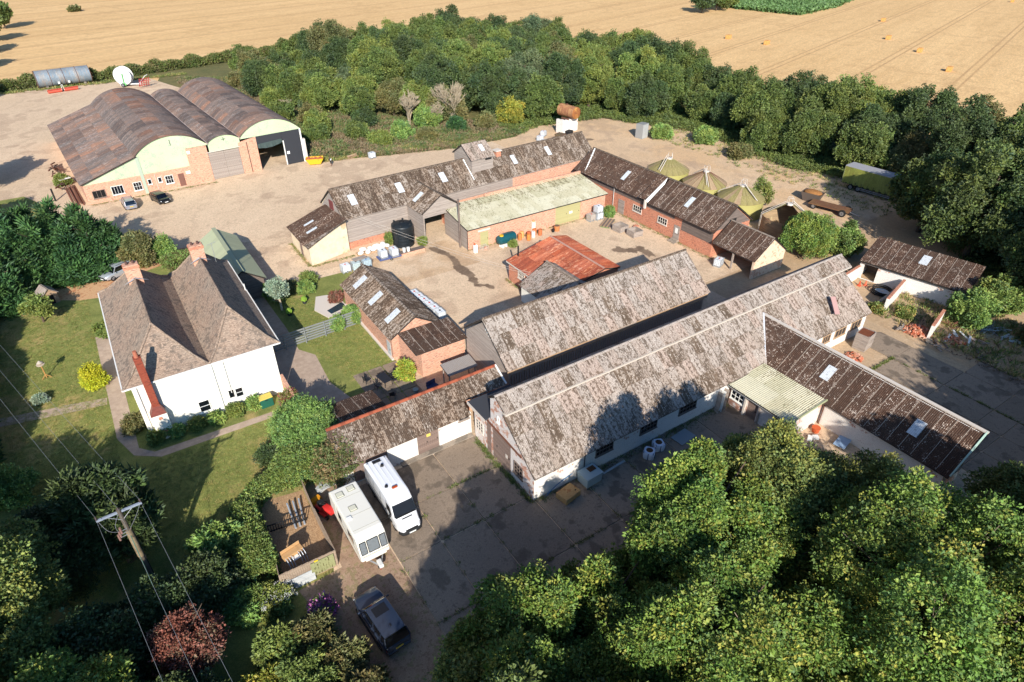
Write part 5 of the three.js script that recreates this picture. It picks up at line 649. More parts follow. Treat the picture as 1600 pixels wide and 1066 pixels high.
// ---------------------------------------------------------------- farm equipment
{ const t = thing('storage_tank', 'long rusty grey steel cylinder tank lying by the far hedge', 'tank', [-.4, 0, -221.2], 6 * D); const g = new THREE.CylinderGeometry(2.1, 2.1, 12.6, 28, 6); g.rotateZ(Math.PI / 2); g.translate(0, 2.4, 0); part('shell', uvm(g), S({ map: T.steel, roughness: .6, metalness: .2 }), t); for (const x of [-6.4, -3.2, 0, 3.2, 6.4]) { const q = new THREE.TorusGeometry(2.12, .06, 6, 28); q.rotateY(Math.PI / 2); q.translate(x, 2.4, 0); part('ring', q, M.rustBar, t); } for (const x of [-4.5, 4.5]) part('cradle', bx(x - .3, x + .3, 0, .6, -1.5, 1.5), M.concrete, t); for (const x of [-1.6, .8]) part('valve', cyl(.3, .3, .5, x, 1.1, 2.1, 12), M.gutterW, t); }
{ const t = thing('toothed_roller', 'red field roller parked in front of the long tank', 'roller', [-1.5, 0, -213.7], 12 * D), rd = S({ color: 0xc85440, roughness: .7 }); for (const s of [-1, 1]) { const g = new THREE.CylinderGeometry(.42, .42, 3.2, 14); g.rotateZ(Math.PI / 2); g.translate(s * 1.9, .45, 0); part('drum', g, rd, t); part('frame', [beam(V3(s * .25, .95, .5), V3(s * 3.6, .95, .5), .12, .12), beam(V3(s * 3.6, .95, .5), V3(s * 3.6, .45, 0), .1, .1), beam(V3(s * .25, .95, .5), V3(s * .25, .45, 0), .1, .1)], rd, t); } part('headstock', [bar(V3(-.3, .4, .3), V3(-.15, 1.8, .5), .07), bar(V3(.3, .4, .3), V3(.15, 1.8, .5), .07), bar(V3(-.15, 1.8, .5), V3(.15, 1.8, .5), .07)], M.gutterW, t); wheel(t, 0, .35, -.7, .35, .25); }
{ const t = thing('irrigation_reel', 'white irrigation hose reel with green hub by the hedge', 'irrigation reel', [13.3, 0, -211.5], -28 * D), wm = S({ color: 0xdad8d6, roughness: .5 }), gn = S({ color: 0x66b868, roughness: .6 }); for (const z of [-.75, .75]) { const g = new THREE.TorusGeometry(2.2, .09, 8, 36); g.translate(0, 2.75, z); const sp = [g]; for (let i = 0; i < 8; i++) { const a = i * 45 * D; sp.push(bar(V3(0, 2.75, z), V3(Math.cos(a) * 2.2, 2.75 + Math.sin(a) * 2.2, z), .05)); } sp.push(new THREE.CylinderGeometry(2.15, 2.15, .03, 36).rotateX(Math.PI / 2).translate(0, 2.75, z)); part('flange', sp, wm, t); } part('hose_drum', new THREE.CylinderGeometry(1.5, 1.5, 1.4, 26).rotateX(Math.PI / 2).translate(0, 2.75, 0), S({ color: 0x3a3c40, roughness: .7 }), t); part('hub_bracket', [beam(V3(0, .6, .95), V3(.2, 3.4, .95), .7, .16), box(.8, .5, .3, .1, .4, .95)], gn, t); part('chassis', [beam(V3(-1.4, .5, 0), V3(4.0, .6, 0), .3, .25), beam(V3(-.9, .5, -1.1), V3(-.9, .5, 1.1), .2, .2)], wm, t); for (const s of [-1, 1]) wheel(t, -.3, .5, s * 1.2, .5, .3); part('gun_arm', [bar(V3(3.6, .7, 0), V3(5.2, 2.4, -.6), .07), bar(V3(5.2, 2.4, -.6), V3(5.9, 2.7, -.9), .06)], wm, t); }
{ const t = thing('tine_cultivator', 'folded red cultivator frame beside the hose reel', 'cultivator', [17.6, 0, -206.6], 20 * D), rd = S({ color: 0xb8403a, roughness: .7 }); const gs = []; for (let i = 0; i < 4; i++) gs.push(beam(V3(-1.4, .6 + i * .55, -1 + i * .3), V3(1.4, .6 + i * .55, -1 + i * .3), .12, .12)); for (let i = 0; i < 5; i++) gs.push(beam(V3(-1.3 + i * .65, .4, -1.1), V3(-1.3 + i * .65, 2.5, .1), .1, .1)); part('frame', gs, rd, t); const tn = new THREE.TorusGeometry(.32, .045, 5, 10, Math.PI * 1.1); for (let i = 0; i < 10; i++) { const m = part('tine', tn, rd, t); m.position.set(-1.3 + (i % 5) * .65, .35 + (i > 4 ? 1.3 : 0), i > 4 ? .4 : -.8); m.rotation.y = 1.2; } }
{ const t = thing('scrap_iron_heap', 'heap of rusty girders and scrap along the hangar side', 'scrap heap', [-6.2, 0, -134]), r = rng(8); for (let i = 0; i < 26; i++) { const z = -11 + r() * 14, y = .1 + r() * 1.1; part('girder', beam(V3(-1.1 + r() * 2.0, y, z), V3(-1.4 + r() * 2.2, y + r() * .8, z + 1.2 + r() * 3), .1 + r() * .12, .1 + r() * .1), r() < .7 ? M.rustBar : M.woodDark, t); } for (let i = 0; i < 7; i++) part('long_beam', beam(V3(.3 + i * .22, .12 + (i % 3) * .12, 2 + r()), V3(1.0 + i * .22, .15 + (i % 3) * .2, 12.5 + r()), .14, .14), i % 2 ? M.rustBar : S({ color: 0x8c5a48 }), t); part('white_sheet', box(1.8, .06, 1.1, .6, 1.3, 1.0, .3, .12), M.white, t); part('stand_pipe', cyl(.14, .14, 2.1, -1.4, 0, 8.3, 10), M.black, t); }
{ // rusty tank on its brick stand
  const t = thing('tank_stand', 'whitewashed brick stand under the rusty tank by the wood', 'tank stand', [87.6, 0, -111.0], 8 * D); part('pier', bx(-2.5, -2.0, 0, 2.9, -1, 1), M.washed, t); part('brick_wall', bx(-1.9, 2.4, 0, 2.7, .3, .7), M.washed, t); part('brick_wall', bx(-1.9, 2.4, 0, 2.5, -1.2, -.8), M.washed, t); part('steel_cradle', [bx(-.8, -.6, 2.7, 3.0, -1.2, .9), bx(1.2, 1.4, 2.7, 3.0, -1.2, .9)], M.rustBar, t);
  const k = thing('rusty_tank', 'rust brown cylinder tank resting on the brick stand', 'tank', [88.0, 2.95, -111.4], 8 * D); const g = new THREE.CylinderGeometry(1.25, 1.25, 4.6, 24); g.rotateX(Math.PI / 2); g.translate(0, 1.2, 0); part('shell', uvm(g), S({ map: T.rustTank }), k); const e = new THREE.SphereGeometry(1.25, 20, 8, 0, 6.3, 0, 1.57); e.scale(1, .3, 1); e.rotateX(Math.PI / 2); e.translate(0, 1.2, 2.3); part('dished_end', e, S({ map: T.rustTank, color: 0xf0e0b0 }), k); part('manhole', cyl(.3, .3, .2, 0, 2.4, -.6, 12), M.rustBar, k);
}
{ const t = thing('steel_bin', 'battered grey steel bin beside the brick tank stand', 'bin', [82.0, 0, -106.2], 20 * D); part('bin_body', poly([[-.7, 0, -.6], [.7, 0, -.6], [.7, 0, .6], [-.7, 0, .6], [-.95, 1.5, -.8], [.95, 1.5, -.8], [.95, 1.5, .8], [-.95, 1.5, .8]], [[0, 1, 5, 4], [1, 2, 6, 5], [2, 3, 7, 6], [3, 0, 4, 7], [0, 3, 2, 1], [4, 5, 6, 7]]), S({ map: T.siloRust, color: 0xa8a8a0 }), t); part('rim', [beam(V3(-.95, 1.5, -.8), V3(.95, 1.5, -.8), .08, .08), beam(V3(-.95, 1.5, .8), V3(.95, 1.5, .8), .08, .08)], M.rustBar, t); }
{ const t = thing('black_tank_box', 'square black box next to the steel bin', 'box', [85.1, 0, -107.2], 20 * D); part('box_body', rbox(1.5, 1.35, 1.1, .06), M.black, t); part('lid', rbox(1.6, .1, 1.2, .04, 0, 1.35, 0), M.gutter, t); }
{ const t = thing('steel_locker', 'tall grey steel locker standing alone at the wood edge', 'locker', [97.9, 0, -98.8], 10 * D); part('cabinet', poly([[-.95, 0, -.9], [.95, 0, -.9], [.95, 0, .9], [-.95, 0, .9], [-.95, 2.9, -.9], [.95, 2.9, -.9], [.95, 3.0, .9], [-.95, 3.0, .9]], [[3, 2, 6, 7], [1, 0, 4, 5], [0, 3, 7, 4], [2, 1, 5, 6], [7, 6, 5, 4]]), S({ color: 0x9a9a98, roughness: .6, metalness: .2 }), t); for (const x of [-.47, .47]) part('door', bx(x - .43, x + .43, .1, 2.85, .9, .93), S({ color: 0xa6a6a4, roughness: .6 }), t); }
// skip and the person beside it
{ const t = thing('builders_skip', 'small yellow skip full of reddish rubble near the hangar', 'skip', [34.6, 0, -120.3], -20 * D), y = S({ color: 0xd8a820, roughness: .6 }); part('skip_body', poly([[-1.0, .1, -.7], [1.0, .1, -.7], [1.0, .1, .7], [-1.0, .1, .7], [-1.6, 1.1, -.9], [1.6, 1.1, -.9], [1.6, 1.1, .9], [-1.6, 1.1, .9]], [[0, 1, 5, 4], [1, 2, 6, 5], [2, 3, 7, 6], [3, 0, 4, 7], [0, 3, 2, 1]]), y, t); part('rim', [beam(V3(-1.6, 1.1, -.9), V3(1.6, 1.1, -.9), .08, .1), beam(V3(-1.6, 1.1, .9), V3(1.6, 1.1, .9), .08, .1), beam(V3(-1.6, 1.1, -.9), V3(-1.6, 1.1, .9), .08, .1), beam(V3(1.6, 1.1, -.9), V3(1.6, 1.1, .9), .08, .1)], y, t); const r = rng(3), gs = []; for (let i = 0; i < 40; i++) gs.push(box(.2 + r() * .3, .1 + r() * .15, .2 + r() * .2, (r() - .5) * 2.6, .85 + r() * .2, (r() - .5) * 1.4, r() * 3, r() * .5)); part('rubble', gs, S({ map: T.brickRed, color: 0xe8c0a8 }), t, true); part('skid', bx(-1, 1, 0, .1, -.6, .6), M.gutter, t); }
{ // continuous figure from tapered capsules
  const J = { hip: [0, .92, 0], chest: [.08, 1.32, 0], neck: [.14, 1.47, 0], head: [.19, 1.62, 0], shL: [.08, 1.38, .17], shR: [.08, 1.38, -.17], elL: [.2, 1.14, .24], elR: [.22, 1.14, -.22], haL: [.42, 1.08, .18], haR: [.44, 1.08, -.14], hL: [0, .9, .09], hR: [0, .9, -.09], kL: [.05, .48, .11], kR: [-.03, .48, -.11], aL: [0, .08, .12], aR: [-.1, .08, -.12], tL: [.16, .04, .13], tR: [.06, .04, -.13] };
  const B = [['hip', 'chest', .15, .16], ['chest', 'neck', .12, .06], ['neck', 'head', .06, .1], ['head', 'head', .115, .115], ['chest', 'shL', .11, .08], ['chest', 'shR', .11, .08], ['shL', 'elL', .06, .05], ['shR', 'elR', .06, .05], ['elL', 'haL', .045, .035], ['elR', 'haR', .045, .035], ['hip', 'hL', .13, .1], ['hip', 'hR', .13, .1], ['hL', 'kL', .09, .06], ['hR', 'kR', .09, .06], ['kL', 'aL', .06, .04], ['kR', 'aR', .06, .04], ['aL', 'tL', .045, .035], ['aR', 'tR', .045, .035]];
  const res = 56, mc = new MarchingCubes(res, new THREE.MeshBasicMaterial(), false, false, 60000); mc.isolation = 0; const sz = 1.9; const hs = sz / 2;
  for (let k = 0; k < res; k++) for (let j = 0; j < res; j++) for (let i = 0; i < res; i++) { const x = (i / res * 2 - 1) * hs + .1, y = (j / res * 2 - 1) * hs + .9, z = (k / res * 2 - 1) * hs; let s = 0; for (const [a, b, ra, rb] of B) { const A = J[a], C = J[b]; const dx = C[0] - A[0], dy = C[1] - A[1], dz = C[2] - A[2], l2 = dx * dx + dy * dy + dz * dz; const t = l2 ? clamp(((x - A[0]) * dx + (y - A[1]) * dy + (z - A[2]) * dz) / l2) : 0; const d = Math.hypot(x - A[0] - dx * t, y - A[1] - dy * t, z - A[2] - dz * t) - lerp(ra, rb, t); s += Math.exp(-d * 40); } mc.field[i + j * res + k * res * res] = Math.log(s + 1e-12) / 40; }
  mc.update(); const n = mc.count || mc.geometry.drawRange.count, p = mc.positionArray.slice(0, n * 3), nn = mc.normalArray.slice(0, n * 3), col = new Float32Array(n * 3); for (let i = 0; i < n; i++) { p[i * 3] = p[i * 3] * hs + .1; p[i * 3 + 1] = p[i * 3 + 1] * hs + .9; p[i * 3 + 2] = p[i * 3 + 2] * hs; const y = p[i * 3 + 1], x = p[i * 3]; const c = y > 1.5 ? [.35, .2, .14] : x > .33 && y > .95 ? [.35, .2, .14] : y > .52 ? [.014, .014, .016] : y > .1 ? [.35, .2, .14] : [.05, .04, .04]; col.set(c, i * 3); }
  const g = new THREE.BufferGeometry(); g.setAttribute('position', new THREE.BufferAttribute(new Float32Array(p), 3)); g.setAttribute('normal', new THREE.BufferAttribute(new Float32Array(nn), 3)); g.setAttribute('color', new THREE.BufferAttribute(col, 3));
  const t = thing('person', 'person in black clothes leaning towards the yellow skip', 'person', [36.7, 0, -117.4], 130 * D); const bm = shadows(new THREE.Mesh(g, new THREE.MeshStandardMaterial({ vertexColors: true, roughness: .9 }))); bm.name = 'body'; t.add(bm); const hr = new THREE.SphereGeometry(.125, 14, 10, 0, 6.3, 0, 1.9); hr.scale(1, 1.05, 1); hr.rotateZ(.35); hr.translate(.175, 1.645, 0); part('hair', hr, S({ color: 0x1a1412 }), t); part('white_bag', rbox(.14, .3, .34, .05, -.1, 1.1, 0), M.white, t);
}
{ const t = thing('timber_pile', 'pale heap of timber and boards at the scrub edge', 'timber pile', [41.8, 0, -119.6]), r = rng(2); for (let i = 0; i < 9; i++) part('plank', beam(V3(-1.1 + r() * .3, .1 + i * .07, -.5 + r()), V3(1.0 + r() * .3, .15 + i * .06, -.6 + r()), .3 + r() * .3, .05), i % 2 ? M.woodWarm : S({ color: 0xc8a684 }), t); }
// intermediate bulk containers
const ibcTank = new THREE.MeshStandardMaterial({ color: 0xe2e6ea, roughness: .45 }), cageM = S({ color: 0xb8bcc0, roughness: .4, metalness: .5 });
function makeIBC() {
  const t = new THREE.Group(); t.name = 'bulk_container'; part('tank', rbox(1.12, .92, .94, .09, 0, .16, 0), ibcTank, t); const gs = [], b = (x0, x1, y0, y1, z0, z1) => gs.push(bx(x0, x1, y0, y1, z0, z1)); for (const y of [.2, .42, .64, .86, 1.08]) { b(-.6, .6, y, y + .028, .485, .51); b(-.6, .6, y, y + .028, -.51, -.485); b(.575, .6, y, y + .028, -.5, .5); b(-.6, -.575, y, y + .028, -.5, .5); } for (let i = 0; i < 6; i++) { const x = -.58 + i * .232; b(x - .012, x + .012, .16, 1.12, .505, .525); b(x - .012, x + .012, .16, 1.12, -.525, -.505); } for (let i = 0; i < 5; i++) { const z = -.46 + i * .23; b(.595, .615, .16, 1.12, z - .012, z + .012); b(-.615, -.595, .16, 1.12, z - .012, z + .012); } b(-.6, .6, 1.1, 1.13, -.02, .02); part('cage', gs, cageM, t); part('pallet', [bx(-.6, .6, .12, .16, -.5, .5), bx(-.6, -.45, 0, .12, -.5, .5), bx(.45, .6, 0, .12, -.5, .5), bx(-.08, .08, 0, .12, -.5, .5)], M.galv, t); part('lid', cyl(.12, .11, .05, 0, 1.08, 0, 14), S({ color: 0xb83028, roughness: .5 }), t); part('valve', cyl(.05, .05, .1, 0, .2, .5, 8), M.black, t); return t;
}
const ibc0 = makeIBC();
function ibc(x, z, turn, label, y = 0, group, lid, mat) { const c = ibc0.clone(); c.name = numbered('bulk_container'); c.userData = {}; scene.add(c); c.position.set(x, y, z); c.rotation.y = turn * D; tag(c, label, 'liquid container', group || 'white caged liquid containers'); for (const k of c.children) { if (lid && k.name === 'lid') k.material = lid; if (mat && k.name === 'tank') k.material = mat; } return c; }
const ord = ['furthest', 'second', 'third', 'fourth', 'fifth', 'nearest'];
for (let i = 0; i < 6; i++) ibc(27.75 + i * .1, -63.9 + i * 1.14, 90, `${ord[i]} of six white caged containers in the row behind the brick shed`, 0, 'row of containers behind the brick shed', i === 5 ? S({ color: 0x202020 }) : null);
ibc(23.3, -75.5, 4, 'left one of three caged containers by the cream lean-to'); ibc(24.75, -75.4, -3, 'middle one of three caged containers by the cream lean-to', 0, null, S({ color: 0x222222 }), S({ color: 0xb8c8c8, roughness: .5 })); ibc(26.2, -75.4, 2, 'right one of three caged containers by the cream lean-to', 0, null, S({ color: 0x3060a0 }), S({ color: 0xb0c4cc, roughness: .5 })); solo('loose_board', [box(1.9, .06, .9, 0, 0, 0), box(1.2, .05, .3, .2, .06, .1, .3)], M.woodGrey, 'grey board lying across two containers by the lean-to', 'board', [25.5, 1.17, -75.9], .1);
ibc(28.9, -76.0, 90, 'white container on blue trailer left of the black tank', .42, null, S({ color: 0x222222 })); ibc(30.4, -75.7, 90, 'white container on blue trailer right by the tin tubs', .42);
{ const t = thing('bowser_trailer', 'low blue flat trailer carrying two white containers', 'trailer', [29.7, 0, -75.9], -2 * D); part('deck', bx(-1.6, 1.6, .28, .42, -.75, .75), S({ color: 0x54608a, roughness: .7 }), t); for (const s of [-1, 1]) wheel(t, .1, .2, s * .7, .2, .14); part('drawbar', beam(V3(1.6, .3, 0), V3(2.7, .25, .1), .08, .08), M.rustBar, t); }
{ const r = rng(6), t = thing('white_sacks', 'heap of white plastic drums and sacks against the range wall', 'sack heap', [28.8, 0, -79.2]); for (let i = 0; i < 9; i++) { const g = new THREE.SphereGeometry(.42, 12, 8); g.scale(1 + r() * .5, .55 + r() * .3, .9); const m = part('sack', g, S({ color: 0xece8e0, roughness: .7 }), t); m.position.set(-1.9 + i * .5, .3 + (i % 2) * .3, (r() - .5) * .6); m.rotation.y = r() * 3; } part('base_board', bx(-2.4, 2.5, 0, .2, -.6, .5), M.woodWarm, t); }
{ const t = thing('water_tank', 'big round black plastic water tank beside the cart porch', 'tank', [33.4, 0, -79.0]); const pr = [[0, 0], [1.5, 0], [1.55, .1]]; for (let i = 0; i < 6; i++) pr.push([1.55, .2 + i * .48], [1.5, .42 + i * .48], [1.55, .5 + i * .48]); pr.push([1.5, 3.15], [.9, 3.35], [.4, 3.45], [0, 3.45]); part('shell', new THREE.LatheGeometry(pr.map(v => new THREE.Vector2(...v)), 30), S({ color: 0x1c2226, roughness: .45 }), t); for (let i = 0; i < 6; i++) { const a = i * 60 * D; part('lug', rbox(.25, .22, .18, .04, Math.cos(a) * 1.35, 3.2, Math.sin(a) * 1.35), S({ color: 0x1c2226, roughness: .5 }), t); } part('hatch', cyl(.35, .33, .12, 0, 3.42, 0, 18), M.black, t); }
for (const [x, z, l] of [[31.9, -75.6, 'left white tub in front of the black water tank'], [32.5, -75.5, 'right white tub in front of the black water tank']]) { const t = thing('plastic_tub', l, 'tub', [x, .55, z], 0, 'white tubs by the black tank'); part('tub_body', cyl(.2, .22, .5, 0, 0, 0, 14), M.white, t); part('rim', cyl(.25, .25, .05, 0, .5, 0, 14), M.white, t); }
{ const t = thing('loading_ledge', 'low brick and plank ledge below the black water tank', 'ledge', [33.0, 0, -75.6]); part('ledge_wall', bx(-1.7, 1.9, 0, .5, -.5, .4), M.brick, t); for (let i = 0; i < 3; i++) part('plank', bx(-1.75, 1.95, .5, .55, -.48 + i * .3, -.2 + i * .3), M.woodDark, t); }
{ const t = thing('oil_tank', 'green plastic oil tank with yellow cap on white feet', 'tank', [45.6, 0, -70.6], 8 * D); part('shell', loft([{ x: -1.5, w: .45, y0: .75, y1: 1.45, r: .4 }, { x: -1.35, w: .68, y0: .5, y1: 1.72, r: .55 }, { x: -.5, w: .75, y0: .42, y1: 1.82, r: .6 }, { x: .5, w: .75, y0: .42, y1: 1.82, r: .6 }, { x: 1.35, w: .68, y0: .5, y1: 1.72, r: .55 }, { x: 1.5, w: .45, y0: .75, y1: 1.45, r: .4 }], 6), S({ color: 0x155058, roughness: .4 }), t); part('fill_cap', cyl(.3, .28, .14, -1.0, 1.72, .1, 16), S({ color: 0xe0b020, roughness: .5 }), t); for (const x of [-1, -.4, .4, 1]) part('foot', bx(x - .13, x + .13, 0, .5, -.3, .5), M.white, t); }
{ const oc = [0xc87840, 0xd8a060, 0xc06038, 0xd0803c, 0xe0d8cc, 0xc8703c, 0xb86a40], lb = ['orange drum nearest the green oil tank', 'pale tan drum behind the first orange drum', 'brick red drum in the orange cluster', 'orange drum in front of the cluster', 'white drum among the orange drums', 'tall orange drum under the wall', 'burnt orange drum at the right of the cluster']; [[48.2, -71.0], [48.9, -71.5], [49.7, -70.9], [49.2, -70.2], [50.3, -70.6], [51.0, -71.3], [51.6, -70.7]].forEach(([x, z], i) => { const t = thing('plastic_drum', lb[i], 'drum', [x, 0, z], i, 'drums along the green roofed store'), m = S({ color: oc[i], roughness: .7 }); part('drum_body', new THREE.LatheGeometry([[0, 0], [.29, 0], [.3, .05], [.3, .28], [.315, .3], [.3, .32], [.3, .6], [.315, .62], [.3, .64], [.3, .88], [.27, .93], [0, .93]].map(v => new THREE.Vector2(...v)), 18), m, t); part('bung', cyl(.05, .05, .04, .15, .93, 0, 8), M.black, t); }); }
{ const t = thing('upright_cylinder', 'white steel cylinder with tan collar against the brick wall', 'cylinder', [51.2, .2, -71.85]); part('shell', cyl(.34, .34, 1.5, 0, .1, 0, 18), S({ color: 0xe0d8c8, roughness: .5 }), t); part('collar', cyl(.2, .16, .25, 0, 1.6, 0, 12), S({ color: 0xc89868 }), t); part('foot_ring', cyl(.35, .35, .3, 0, -.2, 0, 16), M.rustBar, t); }
{ const t = thing('rusty_bucket_stand', 'orange tub with black bucket beside the olive doors', 'tub', [54.6, 0, -70.6]); part('tub_body', cyl(.4, .45, .8, 0, 0, 0, 16), S({ color: 0xc07848, roughness: .8 }), t); part('bucket', cyl(.2, .26, .45, -.75, 0, .1, 14), M.black, t); part('contents', cyl(.38, .38, .08, 0, .76, 0, 14), S({ map: T.soil }), t); }
{ const t = thing('gas_bottle', 'white drum with orange cap at the store corner', 'drum', [40.6, 0, -70.9]); part('shell', rbox(.55, 1.2, .5, .08), M.white, t); part('cap', cyl(.15, .12, .25, -.1, 1.2, 0, 12), S({ color: 0xb86038 }), t); } { const t = thing('wire_rack', 'small wire rack of bits beside the white drum', 'rack', [42.0, 0, -71.0]), gs = []; for (let i = 0; i < 6; i++) gs.push(bar(V3(-.6 + i * .24, 0, -.25), V3(-.6 + i * .24, .7, -.25), .02), bar(V3(-.6 + i * .24, 0, .25), V3(-.6 + i * .24, .7, .25), .02)); for (const y of [.3, .7]) gs.push(bar(V3(-.6, y, -.25), V3(.6, y, -.25), .02), bar(V3(-.6, y, .25), V3(.6, y, .25), .02)); part('rack_frame', gs, M.pale, t); part('red_block', box(.3, .4, .3, .35, 0, 0), M.brickRed, t); }
ibc(61.3, -70.7, 5, 'grey stained container standing left of the two stacked ones', 0, null, null, S({ color: 0xb8a898, roughness: .7 })); ibc(62.6, -70.5, 0, 'lower of two stacked containers in the corner by the brick range'); ibc(62.45, -70.5, 0, 'upper of two stacked containers in the corner by the brick range', 1.16, null, S({ color: 0x222222 }));
ibc(66.0, -49.4, 20, 'single white container at the mouth of the open shed'); ibc(81.2, -111.0, 30, 'rear one of three containers on the concrete pad'); ibc(78.6, -108.6, 10, 'left one of three containers on the concrete pad'); ibc(77.8, -105.8, -15, 'front one of three containers on the concrete pad'); ibc(45.0, -117.6, 8, 'single white container at the scrub edge', 0, null, S({ color: 0x1a1a1a }));
{ const t = thing('plank_stack', 'green edged timber platform by the corner containers', 'planks', [62.5, 0, -68.2], 33 * D); for (let i = 0; i < 6; i++) part('plank', bx(-1.6, 1.6, .22, .3, -.75 + i * .25, -.52 + i * .25), i % 2 ? M.woodDark : M.woodWarm, t); part('bearer', [bx(-1.5, -1.3, 0, .22, -.7, .7), bx(1.3, 1.5, 0, .22, -.7, .7)], S({ color: 0x6a7a50 }), t); }
function crate(name, label, x, z, turn, w, d, h, mat, slats, fill) { const t = thing(name, label, 'crate', [x, 0, z], turn * D, 'wooden pallet crates'); for (let k = 0; k < slats; k++) { const y0 = .1 + k * (h - .1) / slats, y1 = y0 + (h - .1) / slats - .02; for (const s of [-1, 1]) { part('slat', bx(-w / 2, w / 2, y0, y1, s * d / 2 - .02, s * d / 2 + .02), mat, t); part('slat', bx(s * w / 2 - .02, s * w / 2 + .02, y0, y1, -d / 2 + .03, d / 2 - .03), mat, t); } } part('pallet_base', [bx(-w / 2, w / 2, .06, .1, -d / 2, d / 2), bx(-w / 2, -w / 2 + .12, 0, .06, -d / 2, d / 2), bx(w / 2 - .12, w / 2, 0, .06, -d / 2, d / 2)], mat, t); for (const a of [-1, 1]) for (const c of [-1, 1]) part('corner_post', bx(a * w / 2 - a * .1 - .04, a * w / 2 - a * .1 + .04, .1, h, c * d / 2 - c * .09 - .04, c * d / 2 - c * .09 + .04), mat, t); if (fill) part('contents', bx(-w / 2 + .05, w / 2 - .05, .12, h * fill, -d / 2 + .05, d / 2 - .05), S({ map: T.bark, color: 0xb07860 }), t); return t; }
crate('pallet_crate', 'open wooden crate nearer the green edged platform', 62.6, -65.4, 4, 1.7, 1.7, .95, M.woodGrey, 4); crate('pallet_crate', 'open wooden crate with missing side nearer the barred window', 63.2, -62.9, -4, 1.7, 1.7, .95, M.woodGrey, 4); solo('brick_ridge_tiles', [box(1.0, .12, .4, 0, 0, 0, .3), box(.9, .12, .35, .1, .12, .1, -.2), box(.8, .1, .3, -.1, .24, 0, .5)], M.brickRed, 'small heap of red tiles behind the wooden crates', 'tile heap', [65.3, 0, -65.0]);
{ const t = crate('pallet_crate', 'lower part of the tall stacked crate by the barn end', 64.1, -27.3, 6, 1.65, 1.35, 1.0, M.woodGrey, 5); const u = crate('pallet_crate', 'upper crate of the stack, filled with brown tiles', 64.1, -27.3, 8, 1.7, 1.4, 1.0, M.woodGrey, 6, .9); u.position.y = 1.01; }
{ const r = rng(12); const heap = (name, label, x, z, n, sp, mat, hgt) => { const t = thing(name, label, 'brick heap', [x, 0, z]); const g = box(.22, .08, .11); for (let i = 0; i < n; i++) { const a = r() * 6.3, q = Math.sqrt(r()) * sp; const m = part('brick', g, mat[Math.floor(r() * mat.length)], t); m.scale.set(1.5, 1.6, 1.8); m.position.set(Math.cos(a) * q, .02 + (1 - q / sp) * hgt * (.6 + r() * .4), Math.sin(a) * q); m.rotation.set((r() - .5) * .8, r() * 3, (r() - .5) * .8); } return t; }; const mats = [S({ map: T.brickRed }), S({ map: T.brickRed, color: 0xf0c0a8 }), S({ map: T.brick }), S({ map: T.brick, color: 0xd0b8a8 })]; heap('brick_heap', 'big heap of broken red bricks by the wall stub', 72.4, -25.6, 170, 1.5, mats, .75); heap('brick_heap', 'small pile of red bricks beside the wing ridge', 61.7, -26.6, 60, .8, mats, .45); heap('brick_heap', 'scatter of red bricks among the white planks', 73.9, -22.3, 60, 1.2, mats, .3); }
{ const r = rng(22); [[73.6, -22.9, .2], [74.6, -22.2, 1.1], [75.0, -22.6, .9], [75.6, -21.9, 1.3], [74.9, -21.2, .4]].forEach(([x, z, a], i) => solo('white_plank', [box(1.9, .06, .22, 0, 0, 0, 0, 0, .12 + i * .03)], M.white, ['leftmost white plank on the rubble', 'second white plank on the rubble', 'middle white plank on the rubble', 'fourth white plank on the rubble', 'rightmost white plank on the rubble'][i], 'plank', [x, .12, z], a, 'white planks on the rubble'));
  [[72.0, -23.4, .7], [72.5, -22.8, .9]].forEach(([x, z, a], i) => solo('concrete_post', box(2.2, .12, .16), M.woodDark, i ? 'right dark timber post beside the brick heap' : 'left dark timber post beside the brick heap', 'post', [x, .01, z], a)); solo('grey_slab', [box(1.3, .1, .7)], M.concrete, 'tilted grey slab at the foot of the brick heap', 'slab', [71.6, .02, -23.9], .6);
  for (const [x, z, a, c, l] of [[79.6, -18.6, .4, 0xb8c4c4, 'pale blue board lying at the edge of the right yard'], [83.5, -16.6, .9, 0xe4ecf0, 'bright white board at the far right edge']]) solo('board_sheet', box(1.5, .06, 1.1), S({ color: c }), l, 'board', [x, .12, z], a); const gs = []; for (let i = 0; i < 22; i++) gs.push(bar(V3((r() - .5) * 3, .1 + r() * .4, (r() - .5) * 2), V3((r() - .5) * 3.5, .1 + r() * .6, (r() - .5) * 3.5), .035)); solo('rod_tangle', gs, M.galv, 'tangle of thin metal rods under the right bushes', 'metal rods', [79.5, 0, -21.3]); }
{ const t = thing('pipe_coil', 'coil of black plastic pipe lying in the outbuilding yard', 'pipe coil', [77.3, .0, -32.9]); for (let i = 0; i < 5; i++) { const g = new THREE.TorusGeometry(1.15 - (i % 2) * .12, .07, 7, 34); g.rotateX(Math.PI / 2 + .05 * (i - 2)); g.translate(0, .14 + i * .11, 0); part('pipe_turn', g, M.black, t); } const k = thing('plastic_tank_lid', 'pale round tank lid inside the black pipe coil', 'lid', [77.3, 0, -32.9]); part('disc', cyl(.85, .8, .3, 0, 0, 0, 24), S({ color: 0xa8b4bc, roughness: .6 }), k); part('centre_cap', cyl(.25, .2, .08, 0, .3, 0, 14), M.pale, k); }
